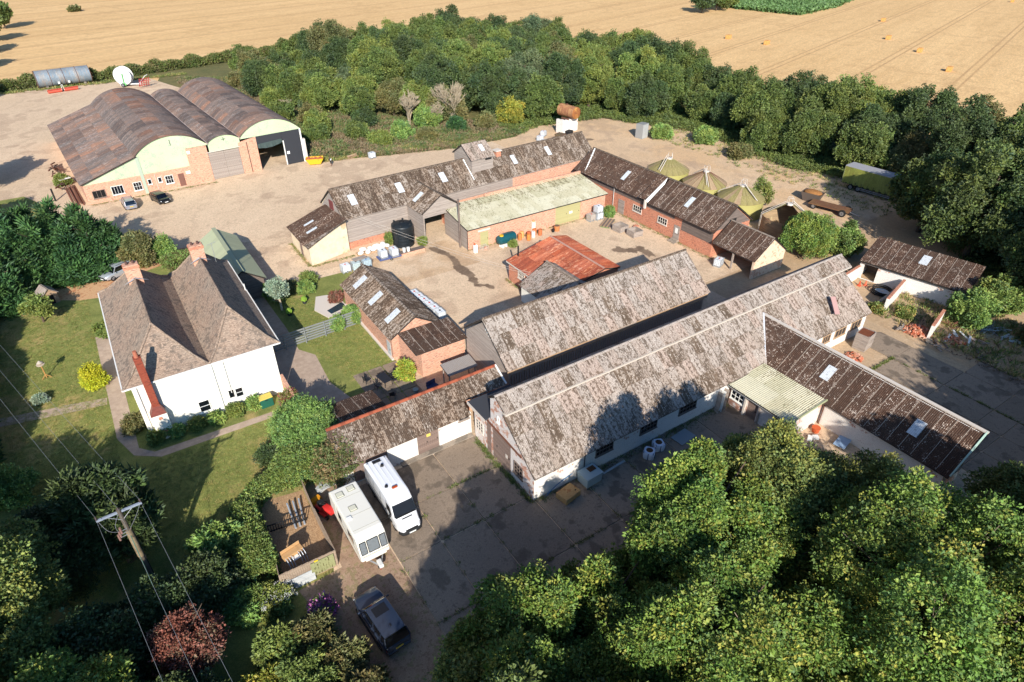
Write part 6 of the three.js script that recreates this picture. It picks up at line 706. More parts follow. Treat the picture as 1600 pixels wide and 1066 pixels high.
{ const r = rng(31); const gs = []; for (let i = 0; i < 4; i++) { const b0 = V3(74.3 + i * .35, .15, -31.8 + i * .1), b1 = V3(77.2 + i * .3, 1.2 + r() * .3, -31.4 + i * .12); gs.push([b0, b1]); } gs.forEach(([a, b], i) => { const m = solo('scaffold_pole', bar(V3(0, 0, 0), b.clone().sub(a), .06), M.pale, ['first', 'second', 'third', 'fourth'][i] + ' pole from the left leaning on the yard wall', 'pole', [a.x, a.y, a.z], 0, 'poles leaning on the yard wall'); }); solo('traffic_cone', [cyl(.18, .04, .7, 0, .03, 0, 14), box(.45, .04, .45)], S({ color: 0xd05030 }), 'left orange cone at the dark doorway', 'cone', [76.8, 0, -35.6]); solo('traffic_cone', [cyl(.18, .04, .7, 0, .03, 0, 14), box(.45, .04, .45)], S({ color: 0xd86848 }), 'right orange cone at the dark doorway', 'cone', [77.5, 0, -35.2]); }
// yard details in front of the barn
{ const t = thing('water_trough_tank', 'grey galvanised water tank under the barn downpipe', 'tank', [26.4, 0, -28.2], 3 * D), m = S({ color: 0x9eb0b4, roughness: .55 }); part('tank_body', poly([[-.8, .2, -.6], [.8, .2, -.6], [.8, .2, .6], [-.8, .2, .6], [-.85, 1.15, -.65], [.85, 1.15, -.65], [.85, 1.15, .65], [-.85, 1.15, .65]], [[3, 2, 6, 7], [1, 0, 4, 5], [0, 3, 7, 4], [2, 1, 5, 6], [7, 6, 5, 4]]), m, t); part('lid', box(1.76, .05, 1.36, 0, 1.15, 0), m, t); part('plinth', bx(-.8, .8, 0, .2, -.6, .6), M.concrete, t); part('leaf_litter', box(.7, .04, .5, .3, 1.2, -.2), S({ map: T.bark, color: 0x806850 }), t); }
{ const t = thing('stone_block', 'rough honey coloured stone block on the concrete by the barn corner', 'stone', [23.9, 0, -27.9], 10 * D); const g = new RoundedBoxGeometry(1.7, .55, 1.25, 4, .1); const p = g.attributes.position; for (let i = 0; i < p.count; i++) { const n = smp(nMid, p.getX(i) * .3 + .3, p.getZ(i) * .3) - .5; p.setXYZ(i, p.getX(i) * (1 + n * .08), p.getY(i) + (p.getY(i) > 0 ? n * .12 : 0), p.getZ(i) * (1 + n * .1)); } g.computeVertexNormals(); g.translate(0, .3, 0); part('stone_body', uvm(g), S({ map: T.flint, color: 0xc8b48c }), t); const r = rng(2); const q = box(.16, .03, .12); for (let i = 0; i < 14; i++) { const m = part('dark_pit', q, S({ color: 0x3a3020 }), t); m.position.set((r() - .5) * 1.2, .555, (r() - .5) * .9); m.rotation.y = r() * 3; m.scale.setScalar(.5 + r() * .6); } }
for (const [x, z, l, k] of [[32.6, -27.6, 'left white builders bag of soil by the barn wall', 1], [34.0, -27.9, 'right white builders bag of soil by the barn wall', 2]]) { const t = thing('builders_bag', l, 'bag', [x, 0, z], k * .6, 'white builders bags'); part('bag_body', loft([[0, .38], [.15, .46], [.5, .5], [.75, .5], [.85, .44]].map(([y, w], i) => ({ x: y, w, y0: -w, y1: w, r: w * .45 })), 5).rotateZ(Math.PI / 2), S({ color: 0xdfe2ea, roughness: .75 }), t); const h = new THREE.SphereGeometry(.4, 12, 8, 0, 6.3, 0, 1.57); h.scale(.85, .3, .85); h.translate(.02, .8, 0); part('soil_heap', uvm(h), S({ map: T.soil, color: 0xc0a890 }), t); for (const [a, b] of [[1, 1], [1, -1], [-1, 1], [-1, -1]]) { const m = new THREE.TorusGeometry(.1, .022, 5, 10, Math.PI); m.translate(a * .4, .85, b * .42); part('lifting_loop', m, S({ color: 0x4a5478 }), t); } for (const a of [0, 1, 2, 3]) { const m = part('band', bx(-.03, .03, .1, .8, .47, .51), S({ color: 0x3c4468 }), t); m.rotation.y = a * Math.PI / 2; } }
for (const [x, z, a, l] of [[20.3, -28.4, .1, 'square iron drain cover at the barn corner'], [17.4, -33.7, .05, 'square iron drain cover between van and barn door']]) { const t = thing('drain_cover', l, 'drain cover', [x, .02, z], a, 'iron drain covers'); part('plate', box(.75, .02, .62), S({ color: 0x4a4644, roughness: .7 }), t); part('frame', [box(.85, .015, .05, 0, 0, .335), box(.85, .015, .05, 0, 0, -.335), box(.05, .015, .62, .4, 0, 0), box(.05, .015, .62, -.4, 0, 0)], M.gutter, t); }
solo('grey_plank', box(2.6, .06, .2), M.woodSilver, 'pale plank lying along the barn foot by the grey tank', 'plank', [29.2, .06, -28.3], .06); solo('flat_sheet', box(2.0, .06, 1.3), S({ color: 0x8d9496, roughness: .6 }), 'grey flat sheet leaning low behind the builders bags', 'sheet', [37.0, .1, -27.7], .1);
{ const r = rng(17); for (let i = 0; i < 3; i++) solo('leaning_board', beam(V3(0, 0, 0), V3(.55, 2.0, -.3), .5, .05), i === 1 ? M.white : M.woodGrey, ['left', 'white middle', 'right'][i] + ' board leaning in the barn and porch corner', 'board', [42.2 + i * .45, .02, -28.5], 0, 'boards leaning by the porch'); solo('white_lump', [box(.5, .35, .4, 0, 0, 0, .3), box(.4, .3, .5, .5, 0, .3, .8)], M.white, 'white sacks on the ground at the porch end', 'sack', [46.4, 0, -21.2], .2); solo('blue_sheet', box(1.6, .08, 1.0), S({ color: 0x8fa8c4, roughness: .5 }), 'pale blue sheet on the ground by the wing wall', 'sheet', [48.2, .3, -19.2], .2); solo('red_tub', cyl(.3, .4, .5, 0, 0, 0, 14), S({ color: 0xc0582c }), 'orange red tub by the wing wall', 'tub', [47.8, 0, -21.6]); }
// timber pen with bark, pipes and a stack of trestles
{
  const pen = thing('timber_pen', 'open topped timber pen floored with bark next to the caravan', 'pen', [0, 0, 0]); const panel = (ax, az, bx2, bz, h, mat) => { const a = V3(ax, 0, az), b = V3(bx2, 0, bz), L = a.distanceTo(b), n = Math.round(L / .15), d = b.clone().sub(a).normalize(), ang = Math.atan2(-d.z, d.x), g = uvm(bx(-L / n / 2 + .006, L / n / 2 - .006, .03, h, -.015, .015)); for (let i = 0; i < n; i++) { const m = part('board', g, mat, pen); m.position.copy(a).addScaledVector(d, (i + .5) * L / n); m.rotation.y = ang; m.scale.y = 1 + ((i * 37) % 7 - 3) * .004; } part('rail', [beam(V3(ax, h - .1, az), V3(bx2, h - .1, bz), .06, .1), beam(V3(ax, .3, az), V3(bx2, .3, bz), .06, .1)], mat, pen); };
  panel(1.7, -32.0, 5.75, -31.9, 1.75, M.penWood); panel(5.75, -31.9, 5.8, -36.5, 1.75, M.penWood); panel(5.8, -36.5, 6.0, -40.4, 1.3, M.penWood); panel(1.7, -32.0, 2.3, -36.6, 1.3, M.penWood); part('green_board', box(1.7, 1.3, .04, 4.7, .25, -31.82), S({ map: T.greenSheet, color: 0xb8c0a0 }), pen); part('white_gate', box(2.2, .9, .05, 2.9, .0, -31.7, 0, -.2), M.woodSilver, pen); part('yellow_tag', box(.28, .22, .02, 4.3, 1.45, -31.84), S({ color: 0xe0c020 }), pen); settle(pen);
  struct('bark_floor', sheet([[1.6, -32.1], [5.7, -31.9], [5.9, -40.6], [2.6, -41.2]], .006), S({ map: T.bark, roughness: 1 }));
  { const f = thing('black_hurdle', 'low black hurdle across the bark pen', 'hurdle', [0, 0, 0]); part('rail', [beam(V3(2.3, .85, -37.6), V3(5.2, .85, -37.2), .06, .08), beam(V3(2.3, .2, -37.6), V3(5.2, .2, -37.2), .06, .08)], M.black, f); for (let i = 0; i < 16; i++) part('picket', bx(2.35 + i * .185 - .03, 2.35 + i * .185 + .03, .1, .9, -37.6 + i * .027 - .02, -37.6 + i * .027 + .02), M.black, f); settle(f); }
  for (let i = 0; i < 3; i++) solo('drain_pipe', bar(V3(0, 0, 0), V3(.15 + i * .12, .25, -2.6), .08, 10), S({ color: 0x9aa0a6, roughness: .5 }), ['left', 'middle', 'right'][i] + ' grey pipe leaning inside the bark pen', 'pipe', [4.2 + i * .35, .1, -36.9], 0, 'grey pipes in the pen');
  { const t = thing('stacked_chairs', 'stack of tan chairs with pale curved legs in the pen', 'chair stack', [3.2, .0, -34.0], 12 * D); const tan = S({ color: 0xc09868, roughness: .7 }), tube = S({ color: 0xd6d8dc, roughness: .4, metalness: .3 }); for (let k = 0; k < 4; k++) { const y = .75 + k * .1; part('seat', rbox(1.5, .06, .5, .02, 0, y, -.1 + k * .02), tan, t); } for (const s of [-.65, -.45, -.25, .3, .5, .7]) { const c = new THREE.CatmullRomCurve3([V3(s, .95, -.3), V3(s, .98, .35), V3(s, .7, .62), V3(s, .0, .7)]); part('curved_leg', new THREE.TubeGeometry(c, 14, .03, 6), tube, t); } for (const s of [-.6, .6]) part('rear_leg', bar(V3(s, 0, -.35), V3(s, .8, -.3), .03), tube, t); part('back_panel', rbox(1.5, .4, .05, .02, 0, 1.0, -.35), tan, t); part('white_panel', box(.5, .05, .5, 0, .72, .3), M.white, t); }
  { const t = thing('ride_on_mower', 'red garden machine tucked between the caravan and the hedge', 'mower', [6.7, 0, -37.2], -70 * D), rd = S({ color: 0xc02c28, roughness: .45 }); part('bonnet', loft([{ x: 0, w: .3, y0: .4, y1: .9, r: .12 }, { x: .5, w: .32, y0: .4, y1: .95, r: .14 }, { x: .95, w: .22, y0: .45, y1: .8, r: .12 }], 5), rd, t); part('seat', rbox(.45, .5, .5, .1, -.4, .6, 0), M.black, t); part('rear_body', rbox(.7, .35, .8, .1, -.45, .35, 0), rd, t); part('steering_wheel', new THREE.TorusGeometry(.17, .025, 6, 16).rotateX(1.2).translate(.02, 1.1, 0), M.black, t); for (const [x, z, r2] of [[-.5, .45, .26], [-.5, -.45, .26], [.65, .4, .18], [.65, -.4, .18]]) wheel(t, x, r2, z, r2, .18); part('deck', rbox(.8, .15, 1.0, .05, .1, .18, 0), rd, t); }
  solo('board_pile', [box(1.6, .1, .5, 0, .0, 0, .2), box(1.4, .08, .4, .2, .1, .2, -.2), box(1.2, .1, .6, -.1, .18, -.2, .5)], M.woodSilver, 'pile of grey boards between hedge and white garage wall', 'boards', [7.6, 0, -39.9], .2); solo('yellow_box', box(.9, .4, .5), S({ color: 0xd89018 }), 'orange yellow box above the red mower', 'box', [6.4, 0, -38.7], .3);
}
// electricity pole, cross-arm, transformer gear and lines
function powerPole(label, x, z, full) {
  const t = thing('power_pole', label, 'power pole', [x, 0, z], 3 * D, 'wooden power poles'); part('pole', cyl(.19, .13, 8.7, 0, 0, 0, 12), S({ map: T.woodGrey, color: 0x9c9a90 }), t); part('cross_arm', beam(V3(-1.3, 8.45, 0), V3(1.3, 8.45, 0), .12, .14), S({ color: 0x8a92a0, roughness: .6 }), t); part('arm_brace', [bar(V3(-.7, 8.42, .08), V3(0, 7.8, .1), .025), bar(V3(.7, 8.42, .08), V3(0, 7.8, .1), .025)], M.galv, t); for (const x2 of [-1.25, 0, 1.25]) part('insulator', new THREE.LatheGeometry([[0, 0], [.05, 0], [.07, .06], [.04, .1], [.08, .16], [.04, .2], [.06, .26], [0, .3]].map(v => new THREE.Vector2(...v)), 10).translate(x2, 8.52, 0), S({ color: 0x4a3630, roughness: .3 }), t);
  if (full) { for (let k = 0; k < 3; k++) { const c = part('cutout', cyl(.07, .07, .5, -.35 - k * .12, 6.9 - k * .25, .25, 8), S({ color: 0x8a6a60, roughness: .4 }), t); part('bracket', bar(V3(-.3 - k * .1, 7.1 - k * .25, .25), V3(0, 7.0 - k * .25, .1), .03), M.galv, c); } part('guard_sleeve', cyl(.2, .2, 2.6, 0, 4.2, 0, 12), S({ map: T.woodGrey, color: 0xd8d0b0 }), t); const loopM = S({ color: 0x6a6c70 }); for (const [a, b, c] of [[V3(-1.25, 8.5, 0), V3(-.9, 7.5, .3), V3(-.3, 7.0, .25)], [V3(0, 8.5, 0), V3(-.5, 7.7, .3), V3(-.45, 6.9, .25)], [V3(1.25, 8.5, 0), V3(.7, 7.8, .3), V3(.1, 6.9, .2)]]) part('jumper', new THREE.TubeGeometry(new THREE.CatmullRomCurve3([a, b, c]), 14, .018, 5), loopM, t); part('cable_duct', bar(V3(.2, 0, 0), V3(.2, 6.5, 0), .03), M.black, t); }
  return t;
}
const wireM = S({ color: 0x808488, roughness: .6 });
powerPole('wooden power pole with grey cross-arm at the garden corner', -5.6, -36.6, true);
function wire(a, b, sag, label, r = .009, m = wireM) { const c = []; for (let i = 0; i <= 16; i++) { const t = i / 16, p = a.clone().lerp(b, t); p.y -= sag * 4 * t * (1 - t); c.push(p); } solo('power_line', new THREE.TubeGeometry(new THREE.CatmullRomCurve3(c), 40, r, 5), m, label, 'cable', [0, 0, 0], 0, 'overhead lines'); }
{ const A = [-1.25, 0, 1.25], ca = Math.cos(3 * D), sa = Math.sin(3 * D); A.forEach((k, i) => { const p = V3(-5.6 + k * ca, 8.8, -36.6 - k * sa); wire(p, V3(-27 + k * .95, 8.8, -112 - k * .4), 1.0, ['left', 'middle', 'right'][i] + ' overhead line running away over the lawn'); wire(p, V3(-1.4 + k * 1.1, 8.8, -5), .4, ['left', 'middle', 'right'][i] + ' overhead line running towards the camera'); }); wire(V3(-5.6, 6.4, -36.5), V3(-4.4, 2.0, -25.6), .2, 'green guarded cable dropping from the pole past the red tree', .02, S({ color: 0x4a7a5c })); wire(V3(26.3, 5.9, -81.2), V3(40.3, 3.2, -56.4), .5, 'upper pale cable crossing the yard to the small shed', .012, M.pale); wire(V3(26.4, 5.5, -81.2), V3(40.3, 2.9, -56.6), .6, 'lower pale cable crossing the yard to the small shed', .012, M.pale); }
solo('timber_post', cyl(.16, .12, 7.2, 0, 0, 0, 10), M.woodDark, 'tall timber post at the corner of the green roofed store', 'post', [39.7, 0, -73.6]);
// garden things
{ const f = thing('garden_fence', 'grey horizontal board fence between the two lawns', 'fence', [0, 0, 0]); const L = 11.4, x0 = 8.8, z0 = -61.6, ang = 3 * D; for (let i = 0; i <= 5; i++) { const x = x0 + i * L / 5; part('post', bx(x - .06, x + .06, 0, 2.0, z0 - .03 - (x - x0) * .05, z0 + .09 - (x - x0) * .05), M.silver, f); } for (let i = 0; i < 5; i++) for (let k = 0; k < 6; k++) { const xa = x0 + i * L / 5 + .02, xb = x0 + (i + 1) * L / 5 - .02; part('rail_board', beam(V3(xa, .25 + k * .31, z0 - .08 - (xa - x0) * .05), V3(xb, .25 + k * .31, z0 - .08 - (xb - x0) * .05), .03, .2), M.silver, f); } settle(f); }
{ const tm = S({ color: 0x23262c, roughness: .5 }); const t = thing('patio_table', 'dark rectangular patio table on the paved corner', 'table', [17.6, 0, -50.2], 8 * D); part('table_top', rbox(1.0, .05, 1.7, .02, 0, .7, 0), tm, t); for (const a of [-1, 1]) for (const b of [-1, 1]) part('leg', bar(V3(a * .42, 0, b * .75), V3(a * .4, .7, b * .72), .025), tm, t);
  const mk = (x, z, turn, label) => { const c = thing('patio_chair', label, 'chair', [x, 0, z], turn * D, 'dark patio chairs'); part('seat', rbox(.52, .05, .5, .02, 0, .42, 0), tm, c); const bk = part('backrest', rbox(.5, .6, .04, .015, 0, 0, 0), tm, c); bk.position.set(0, .46, -.25); bk.rotation.x = -.22; for (const a of [-1, 1]) { part('leg', bar(V3(a * .25, 0, .26), V3(a * .25, .64, .2), .02), tm, c); part('leg', bar(V3(a * .25, 0, -.34), V3(a * .25, .45, -.22), .02), tm, c); part('armrest', bar(V3(a * .27, .64, .22), V3(a * .27, .66, -.3), .025), tm, c); } };
  mk(16.1, -51.2, 105, 'dark patio chair on the lawn side of the table'); mk(18.6, -50.6, -82, 'dark patio chair furthest from the lawn at the table'); mk(18.55, -49.8, -95, 'dark patio chair nearer the yellow green shrub'); mk(16.7, -49.7, 98, 'dark patio chair pushed under the near table corner'); mk(17.3, -47.6, 150, 'dark patio chair standing alone in the shade'); }
{ const t = thing('garden_bench', 'small blue cushioned bench in shade under the red ridge', 'bench', [21.2, 0, -46.6], 10 * D); part('seat', rbox(1.1, .12, .6, .04, 0, .4, 0), S({ color: 0x3c4468 }), t); part('backrest', rbox(1.1, .5, .1, .04, 0, .5, -.3), S({ color: 0x3c4468 }), t); for (const a of [-1, 1]) part('leg', bx(a * .5 - .04, a * .5 + .04, 0, .4, -.28, .28), M.woodDark, t); } solo('paving_pot', [cyl(.22, .3, .35, 0, 0, 0, 14)], S({ color: 0x8a9a9a }), 'pale pot standing in the shade by the patio shrub', 'pot', [19.6, 0, -47.2]);
{ const t = thing('bird_table', 'wooden bird table on three splayed feet on the lawn', 'bird table', [-11.1, 0, -70.3]); const m = S({ color: 0xb8864c, roughness: .8 }); part('post', cyl(.06, .05, 1.6, 0, 0, 0, 8), m, t); for (let i = 0; i < 3; i++) { const a = i * 120 * D + .4; part('foot', bar(V3(0, .4, 0), V3(Math.cos(a) * .5, .03, Math.sin(a) * .5), .035), m, t); } part('tray', cyl(.38, .4, .08, 0, 1.6, 0, 8), S({ color: 0xc0b09c }), t); part('roof', cyl(.3, .04, .25, 0, 1.85, 0, 8), S({ color: 0xb0a494 }), t); part('roof_posts', [bar(V3(.2, 1.66, 0), V3(.2, 1.9, 0), .02), bar(V3(-.2, 1.66, 0), V3(-.2, 1.9, 0), .02), bar(V3(0, 1.66, .2), V3(0, 1.9, .2), .02)], m, t); }
{ const t = thing('playhouse', 'little wooden playhouse with grey roof under the conifers', 'playhouse', [-10.0, 0, -88.0], 20 * D); part('walls', poly([[-.8, 0, -.9], [.8, 0, -.9], [.8, 0, .9], [-.8, 0, .9], [-.8, 1.3, -.9], [.8, 1.3, -.9], [.8, 1.3, .9], [-.8, 1.3, .9], [0, 2.0, -.9], [0, 2.0, .9]], [[3, 2, 6, 9, 7], [1, 0, 4, 8, 5], [0, 3, 7, 4], [2, 1, 5, 6]]), M.woodWarm, t); for (const s of [-1, 1]) part('roof_panel', beam(V3(s * .5, 1.66, -1.05), V3(s * .5, 1.66, 1.05), 1.2, .06).translate(-s * .5, -1.66, 0).rotateZ(-s * .72).translate(s * .5, 1.68, 0), M.woodGrey, t); part('door', bx(-.3, .3, .05, 1.2, .9, .94), M.dark, t); }
{ const t = thing('storage_bin', 'green lidded plastic bin with yellow top by the house wall', 'bin', [6.6, 0, -53.3], 2 * D); part('bin_body', rbox(1.2, 1.0, .8, .06), S({ color: 0x1e5a4a, roughness: .5 }), t); part('lid', rbox(1.26, .1, .86, .04, 0, 1.0, 0), S({ color: 0xc8b450, roughness: .6 }), t); part('handle', box(.3, .05, .05, 0, .85, .42), M.black, t); }
{ const t = thing('pond_slab', 'pale stone pond surround in the small lawn', 'pond', [0, 0, 0]); part('paving', prism([[16.4, -68.0], [17.6, -71.0], [20.0, -70.4], [20.0, -65.8], [17.2, -65.4]], 0, .12), M.pale, t); part('water', prism([[17.6, -67.0], [19.8, -68.0], [20.0, -66.6], [17.8, -66.0]], .1, .13), S({ color: 0x2c3c44, roughness: .08 }), t); settle(t); }
for (const [x, z, l] of [[16.0, -70.4, 'pot with lime green plant beside the pond slab'], [13.6, -68.6, 'dark pot with green plant under the olive tree']]) { const t = thing('plant_pot', l, 'plant pot', [x, 0, z], 0, 'garden pots'); part('pot', cyl(.22, .3, .4, 0, 0, 0, 14), S({ color: 0x2c2c2e }), t); const g = new THREE.IcosahedronGeometry(.36, 2); const p = g.attributes.position; for (let i = 0; i < p.count; i++) { const n = 1 + (hash2(Math.round(p.getX(i) * 99), Math.round(p.getZ(i) * 99 + p.getY(i) * 55), 1) - .5) * .4; p.setXYZ(i, p.getX(i) * n, p.getY(i) * n, p.getZ(i) * n); } g.computeVertexNormals(); g.translate(0, .6, 0); part('plant', g, S({ color: 0x7a9a30 }), t); }
// straw bales far out in the stubble
[[211.7, -174], [213.5, -158.1], [302.6, -167.6], [260.3, -140.3], [244.4, -119.8], [221, -98.1], [424.8, -170]].forEach(([x, z], i) => { const t = thing('straw_bale', ['smaller left straw bale of the two behind the wood', 'right straw bale of the two behind the wood', 'furthest of the four straw bales in the right field', 'second furthest straw bale in the right field', 'third straw bale down the right field', 'nearest straw bale in the right field', 'lone straw bale at the top right corner'][i], 'straw bale', [x, 0, z], .3, 'straw bales in the stubble'); const g = new RoundedBoxGeometry(2.5, 1.3, 1.4, 2, .1); g.translate(0, .6, 0); part('bale_body', uvm(g), S({ map: T.flint, color: 0xf4cc88 }), t); for (const k of [-.8, -.3, .3, .8]) part('twine', [bx(k - .015, k + .015, -.02, 1.265, .69, .715), bx(k - .015, k + .015, 1.24, 1.265, -.7, .7)], S({ color: 0xc08850 }), t); if (i < 2 || i > 3) return; });

{ const r = rng(88), where = ['by the brick heap', 'below the wall stub', 'near the pale blue board', 'at the bush foot', 'beside the white planks', 'on the yard edge', 'behind the rods', 'by the low bush', 'near the dark posts']; for (let i = 0; i < 9; i++) { const g = []; const n = 3 + Math.floor(r() * 4); for (let k = 0; k < n; k++) g.push(beam(V3((r() - .5) * .8, .04 + k * .05, (r() - .5) * .6), V3((r() - .5) * 2.2, .06 + k * .05 + r() * .25, (r() - .5) * 2.2), .08 + r() * .2, .04 + r() * .05)); solo('scrap_timber', g, [M.woodGrey, M.woodDark, M.woodSilver, M.rustBar][i % 4], 'loose scrap timber ' + where[i], 'scrap timber', [[71.2, -27.0], [73.4, -24.4], [79.0, -19.6], [76.6, -24.0], [75.8, -20.6], [73.0, -18.8], [80.6, -20.4], [80.0, -15.2], [70.9, -22.6]][i].flatMap((v, k) => k ? [0, v] : [v]), r() * 3); } }
// ---------------------------------------------------------------- vegetation
const leafM = new THREE.MeshStandardMaterial({ color: 0xffffff, roughness: .62, side: THREE.DoubleSide });
const barkM = S({ color: 0x5a4a3c }), barkPale = S({ color: 0xb0a088 });
// a spray of leaves: each leaf is a folded blade of two triangles
function spray(n, len, wid, rad, seed, up = .5, flat = .7) {
  const r = rng(seed), p = []; const q = new THREE.Quaternion(), e = new THREE.Euler(), v = V3();
  for (let i = 0; i < n; i++) {
    let x, y, z; do { x = r() * 2 - 1; y = r() * 2 - 1; z = r() * 2 - 1; } while (x * x + y * y + z * z > 1);
    const c = V3(x * rad, y * rad * flat, z * rad), out = c.clone().normalize(), dir = V3(out.x + (r() - .5) * 1.2, out.y * .6 + (r() - .5) * .9 + up * .3, out.z + (r() - .5) * 1.2).normalize(); const side = V3(r() - .5, (r() - .5) * .5, r() - .5).cross(dir).normalize(), nn = dir.clone().cross(side); if (nn.y < 0) nn.negate(); const L = len * (.7 + r() * .6), W = wid * (.7 + r() * .6) / 2; const t = c.clone().addScaledVector(dir, L), m = c.clone().addScaledVector(dir, L * .45), l = m.clone().addScaledVector(side, W).addScaledVector(nn, W * .35), k = m.clone().addScaledVector(side, -W).addScaledVector(nn, W * .35);
    p.push(c.x, c.y, c.z, k.x, k.y, k.z, t.x, t.y, t.z, c.x, c.y, c.z, t.x, t.y, t.z, l.x, l.y, l.z);
  }
  const g = new THREE.BufferGeometry(); g.setAttribute('position', new THREE.BufferAttribute(new Float32Array(p), 3)); g.computeVertexNormals(); return g;
}
const SP = { near: [spray(34, .17, .14, .42, 1), spray(34, .16, .14, .42, 2), spray(30, .18, .13, .5, 21)], mid: [spray(30, .34, .25, .75, 3), spray(30, .33, .26, .75, 4)], far: [spray(16, .8, .6, 1.1, 5)], bush: [spray(22, .17, .11, .3, 6), spray(22, .15, .1, .28, 7)], fern: [spray(20, .5, .12, .34, 8, 1.6, 1.1), spray(20, .48, .13, .34, 9, 1.6, 1.1)], grass: [spray(12, .3, .05, .16, 10, 3, .2)], fine: [spray(26, .3, .05, .45, 11), spray(26, .28, .05, .45, 12)] };
const lin = (hex) => { const c = new THREE.Color(hex); return [c.r, c.g, c.b]; };
function instanced(name, geo, n, parent) { const m = new THREE.InstancedMesh(geo, leafM, n); m.name = name; m.castShadow = m.receiveShadow = true; parent.add(m); return m; }
const _m = new THREE.Matrix4(), _q = new THREE.Quaternion(), _e = new THREE.Euler(), _c = new THREE.Color();
function tint(pal, r, k) { const a = pal[Math.floor(r() * pal.length)]; const j = .82 + r() * .36; return [a[0] * j * (1 + (r() - .5) * .12), a[1] * j, a[2] * j * (1 + (r() - .5) * .15)]; }
// crown filled lobe by lobe
function crown(parent, lobes, n, geos, pal, seed, o = {}) {
  const r = rng(seed), meshes = geos.map((g, i) => instanced(i ? 'crown_fill' : 'crown', g, Math.ceil(n / geos.length), parent)); const cnt = geos.map(() => 0); const wsum = lobes.reduce((s, l) => s + l.r * l.r, 0); const tints = lobes.map(() => { const k = .84 + r() * .34, y = (r() - .5) * .22; return [k * (1 + y), k, k * (1 - y * .5)]; });
  let made = 0, guard = 0;
  while (made < n && guard++ < n * 12) {
    let t = r() * wsum, li = 0; while (li < lobes.length - 1 && (t -= lobes[li].r ** 2) > 0) li++; const L = lobes[li];
    const u = r() * 2 - 1, a = r() * 6.2832, s = Math.sqrt(1 - u * u); let d = [s * Math.cos(a), u, s * Math.sin(a)]; const lump = 1 + .28 * Math.sin(d[0] * 5 + seed + li) * Math.sin(d[1] * 6 + li * 2) * Math.sin(d[2] * 5.3 + seed * .7); const wisp = r() < .16, f = (wisp ? 1.0 + r() * .32 : .7 + .32 * Math.sqrt(r())) * lump; const x = L.x + d[0] * L.r * f, y = L.y + d[1] * (L.ry || L.r) * f, z = L.z + d[2] * L.r * f; if (y < (o.floor ?? .15)) continue;
    let inside = false; for (let k = 0; k < lobes.length; k++) if (k !== li) { const q = lobes[k]; const e = ((x - q.x) / q.r) ** 2 + ((y - q.y) / (q.ry || q.r)) ** 2 + ((z - q.z) / q.r) ** 2; if (e < .3) { inside = true; break; } } if (inside) continue;
    const gi = made % geos.length, sc = (o.size || 1) * (wisp ? .45 + r() * .35 : .7 + r() * .7); _e.set((r() - .5) * .9 + d[2] * .5 * (o.upright ? .3 : 1), r() * 6.28, (r() - .5) * .9 - d[0] * .5 * (o.upright ? .3 : 1)); _q.setFromEuler(_e); _m.compose(V3(x, y, z), _q, V3(sc, sc * (o.tall || 1), sc)); const m = meshes[gi], id = cnt[gi]++; m.setMatrixAt(id, _m); const c = tint(pal, r), tt = tints[li]; _c.setRGB(c[0] * tt[0], c[1] * tt[1], c[2] * tt[2]); m.setColorAt(id, _c); made++;
  }
  meshes.forEach((m, i) => { m.count = cnt[i]; m.instanceMatrix.needsUpdate = true; if (m.instanceColor) m.instanceColor.needsUpdate = true; m.userData.kind = 'stuff'; });
}
function trunk(parent, h, r0, limbs, seed, mat = barkM) { const r = rng(seed), gs = []; const tap = (a, b, ra, rb) => { const d = b.clone().sub(a), L = d.length(), g = new THREE.CylinderGeometry(rb, ra, L, 7); g.translate(0, L / 2, 0); g.applyQuaternion(new THREE.Quaternion().setFromUnitVectors(V3(0, 1, 0), d.normalize())); g.translate(a.x, a.y, a.z); gs.push(g); }; const mid = V3((r() - .5) * .4, h * .5, (r() - .5) * .4), top = V3((r() - .5) * .8, h * .82, (r() - .5) * .8); tap(V3(0, -.1, 0), mid, r0 * 1.15, r0 * .75); tap(mid, top, r0 * .75, r0 * .25); for (let i = 0; i < limbs; i++) { const t = .3 + r() * .5, a = r() * 6.28, b = V3().lerpVectors(mid, top, r()); b.y = h * t; tap(b, V3(b.x + Math.cos(a) * h * .26, b.y + h * (.08 + r() * .14), b.z + Math.sin(a) * h * .26), r0 * .35, r0 * .1); } part('trunk', gs, mat, parent); }
function lobesFor(h, r, base, k, seed, spread = .86) { const q = rng(seed), cy = (h + base) / 2, hy = (h - base) / 2, ls = [{ x: 0, y: cy - hy * .18, z: 0, r: r * .52, ry: hy * .66 }]; const m = Math.round(k * 2.6); for (let i = 0; i < m; i++) { const u = -.5 + 1.46 * (i + q() * .8) / m, s = Math.sqrt(Math.max(.02, 1 - u * u)), a = i * 2.4 + q() * 1.3, lr = r * (.15 + q() * .16), k2 = spread * (.66 + q() * .44); ls.push({ x: Math.cos(a) * r * k2 * s, y: cy + u * hy * (.66 + q() * .34), z: Math.sin(a) * r * k2 * s, r: lr, ry: lr * (1 + q() * .9) }); } return ls; }
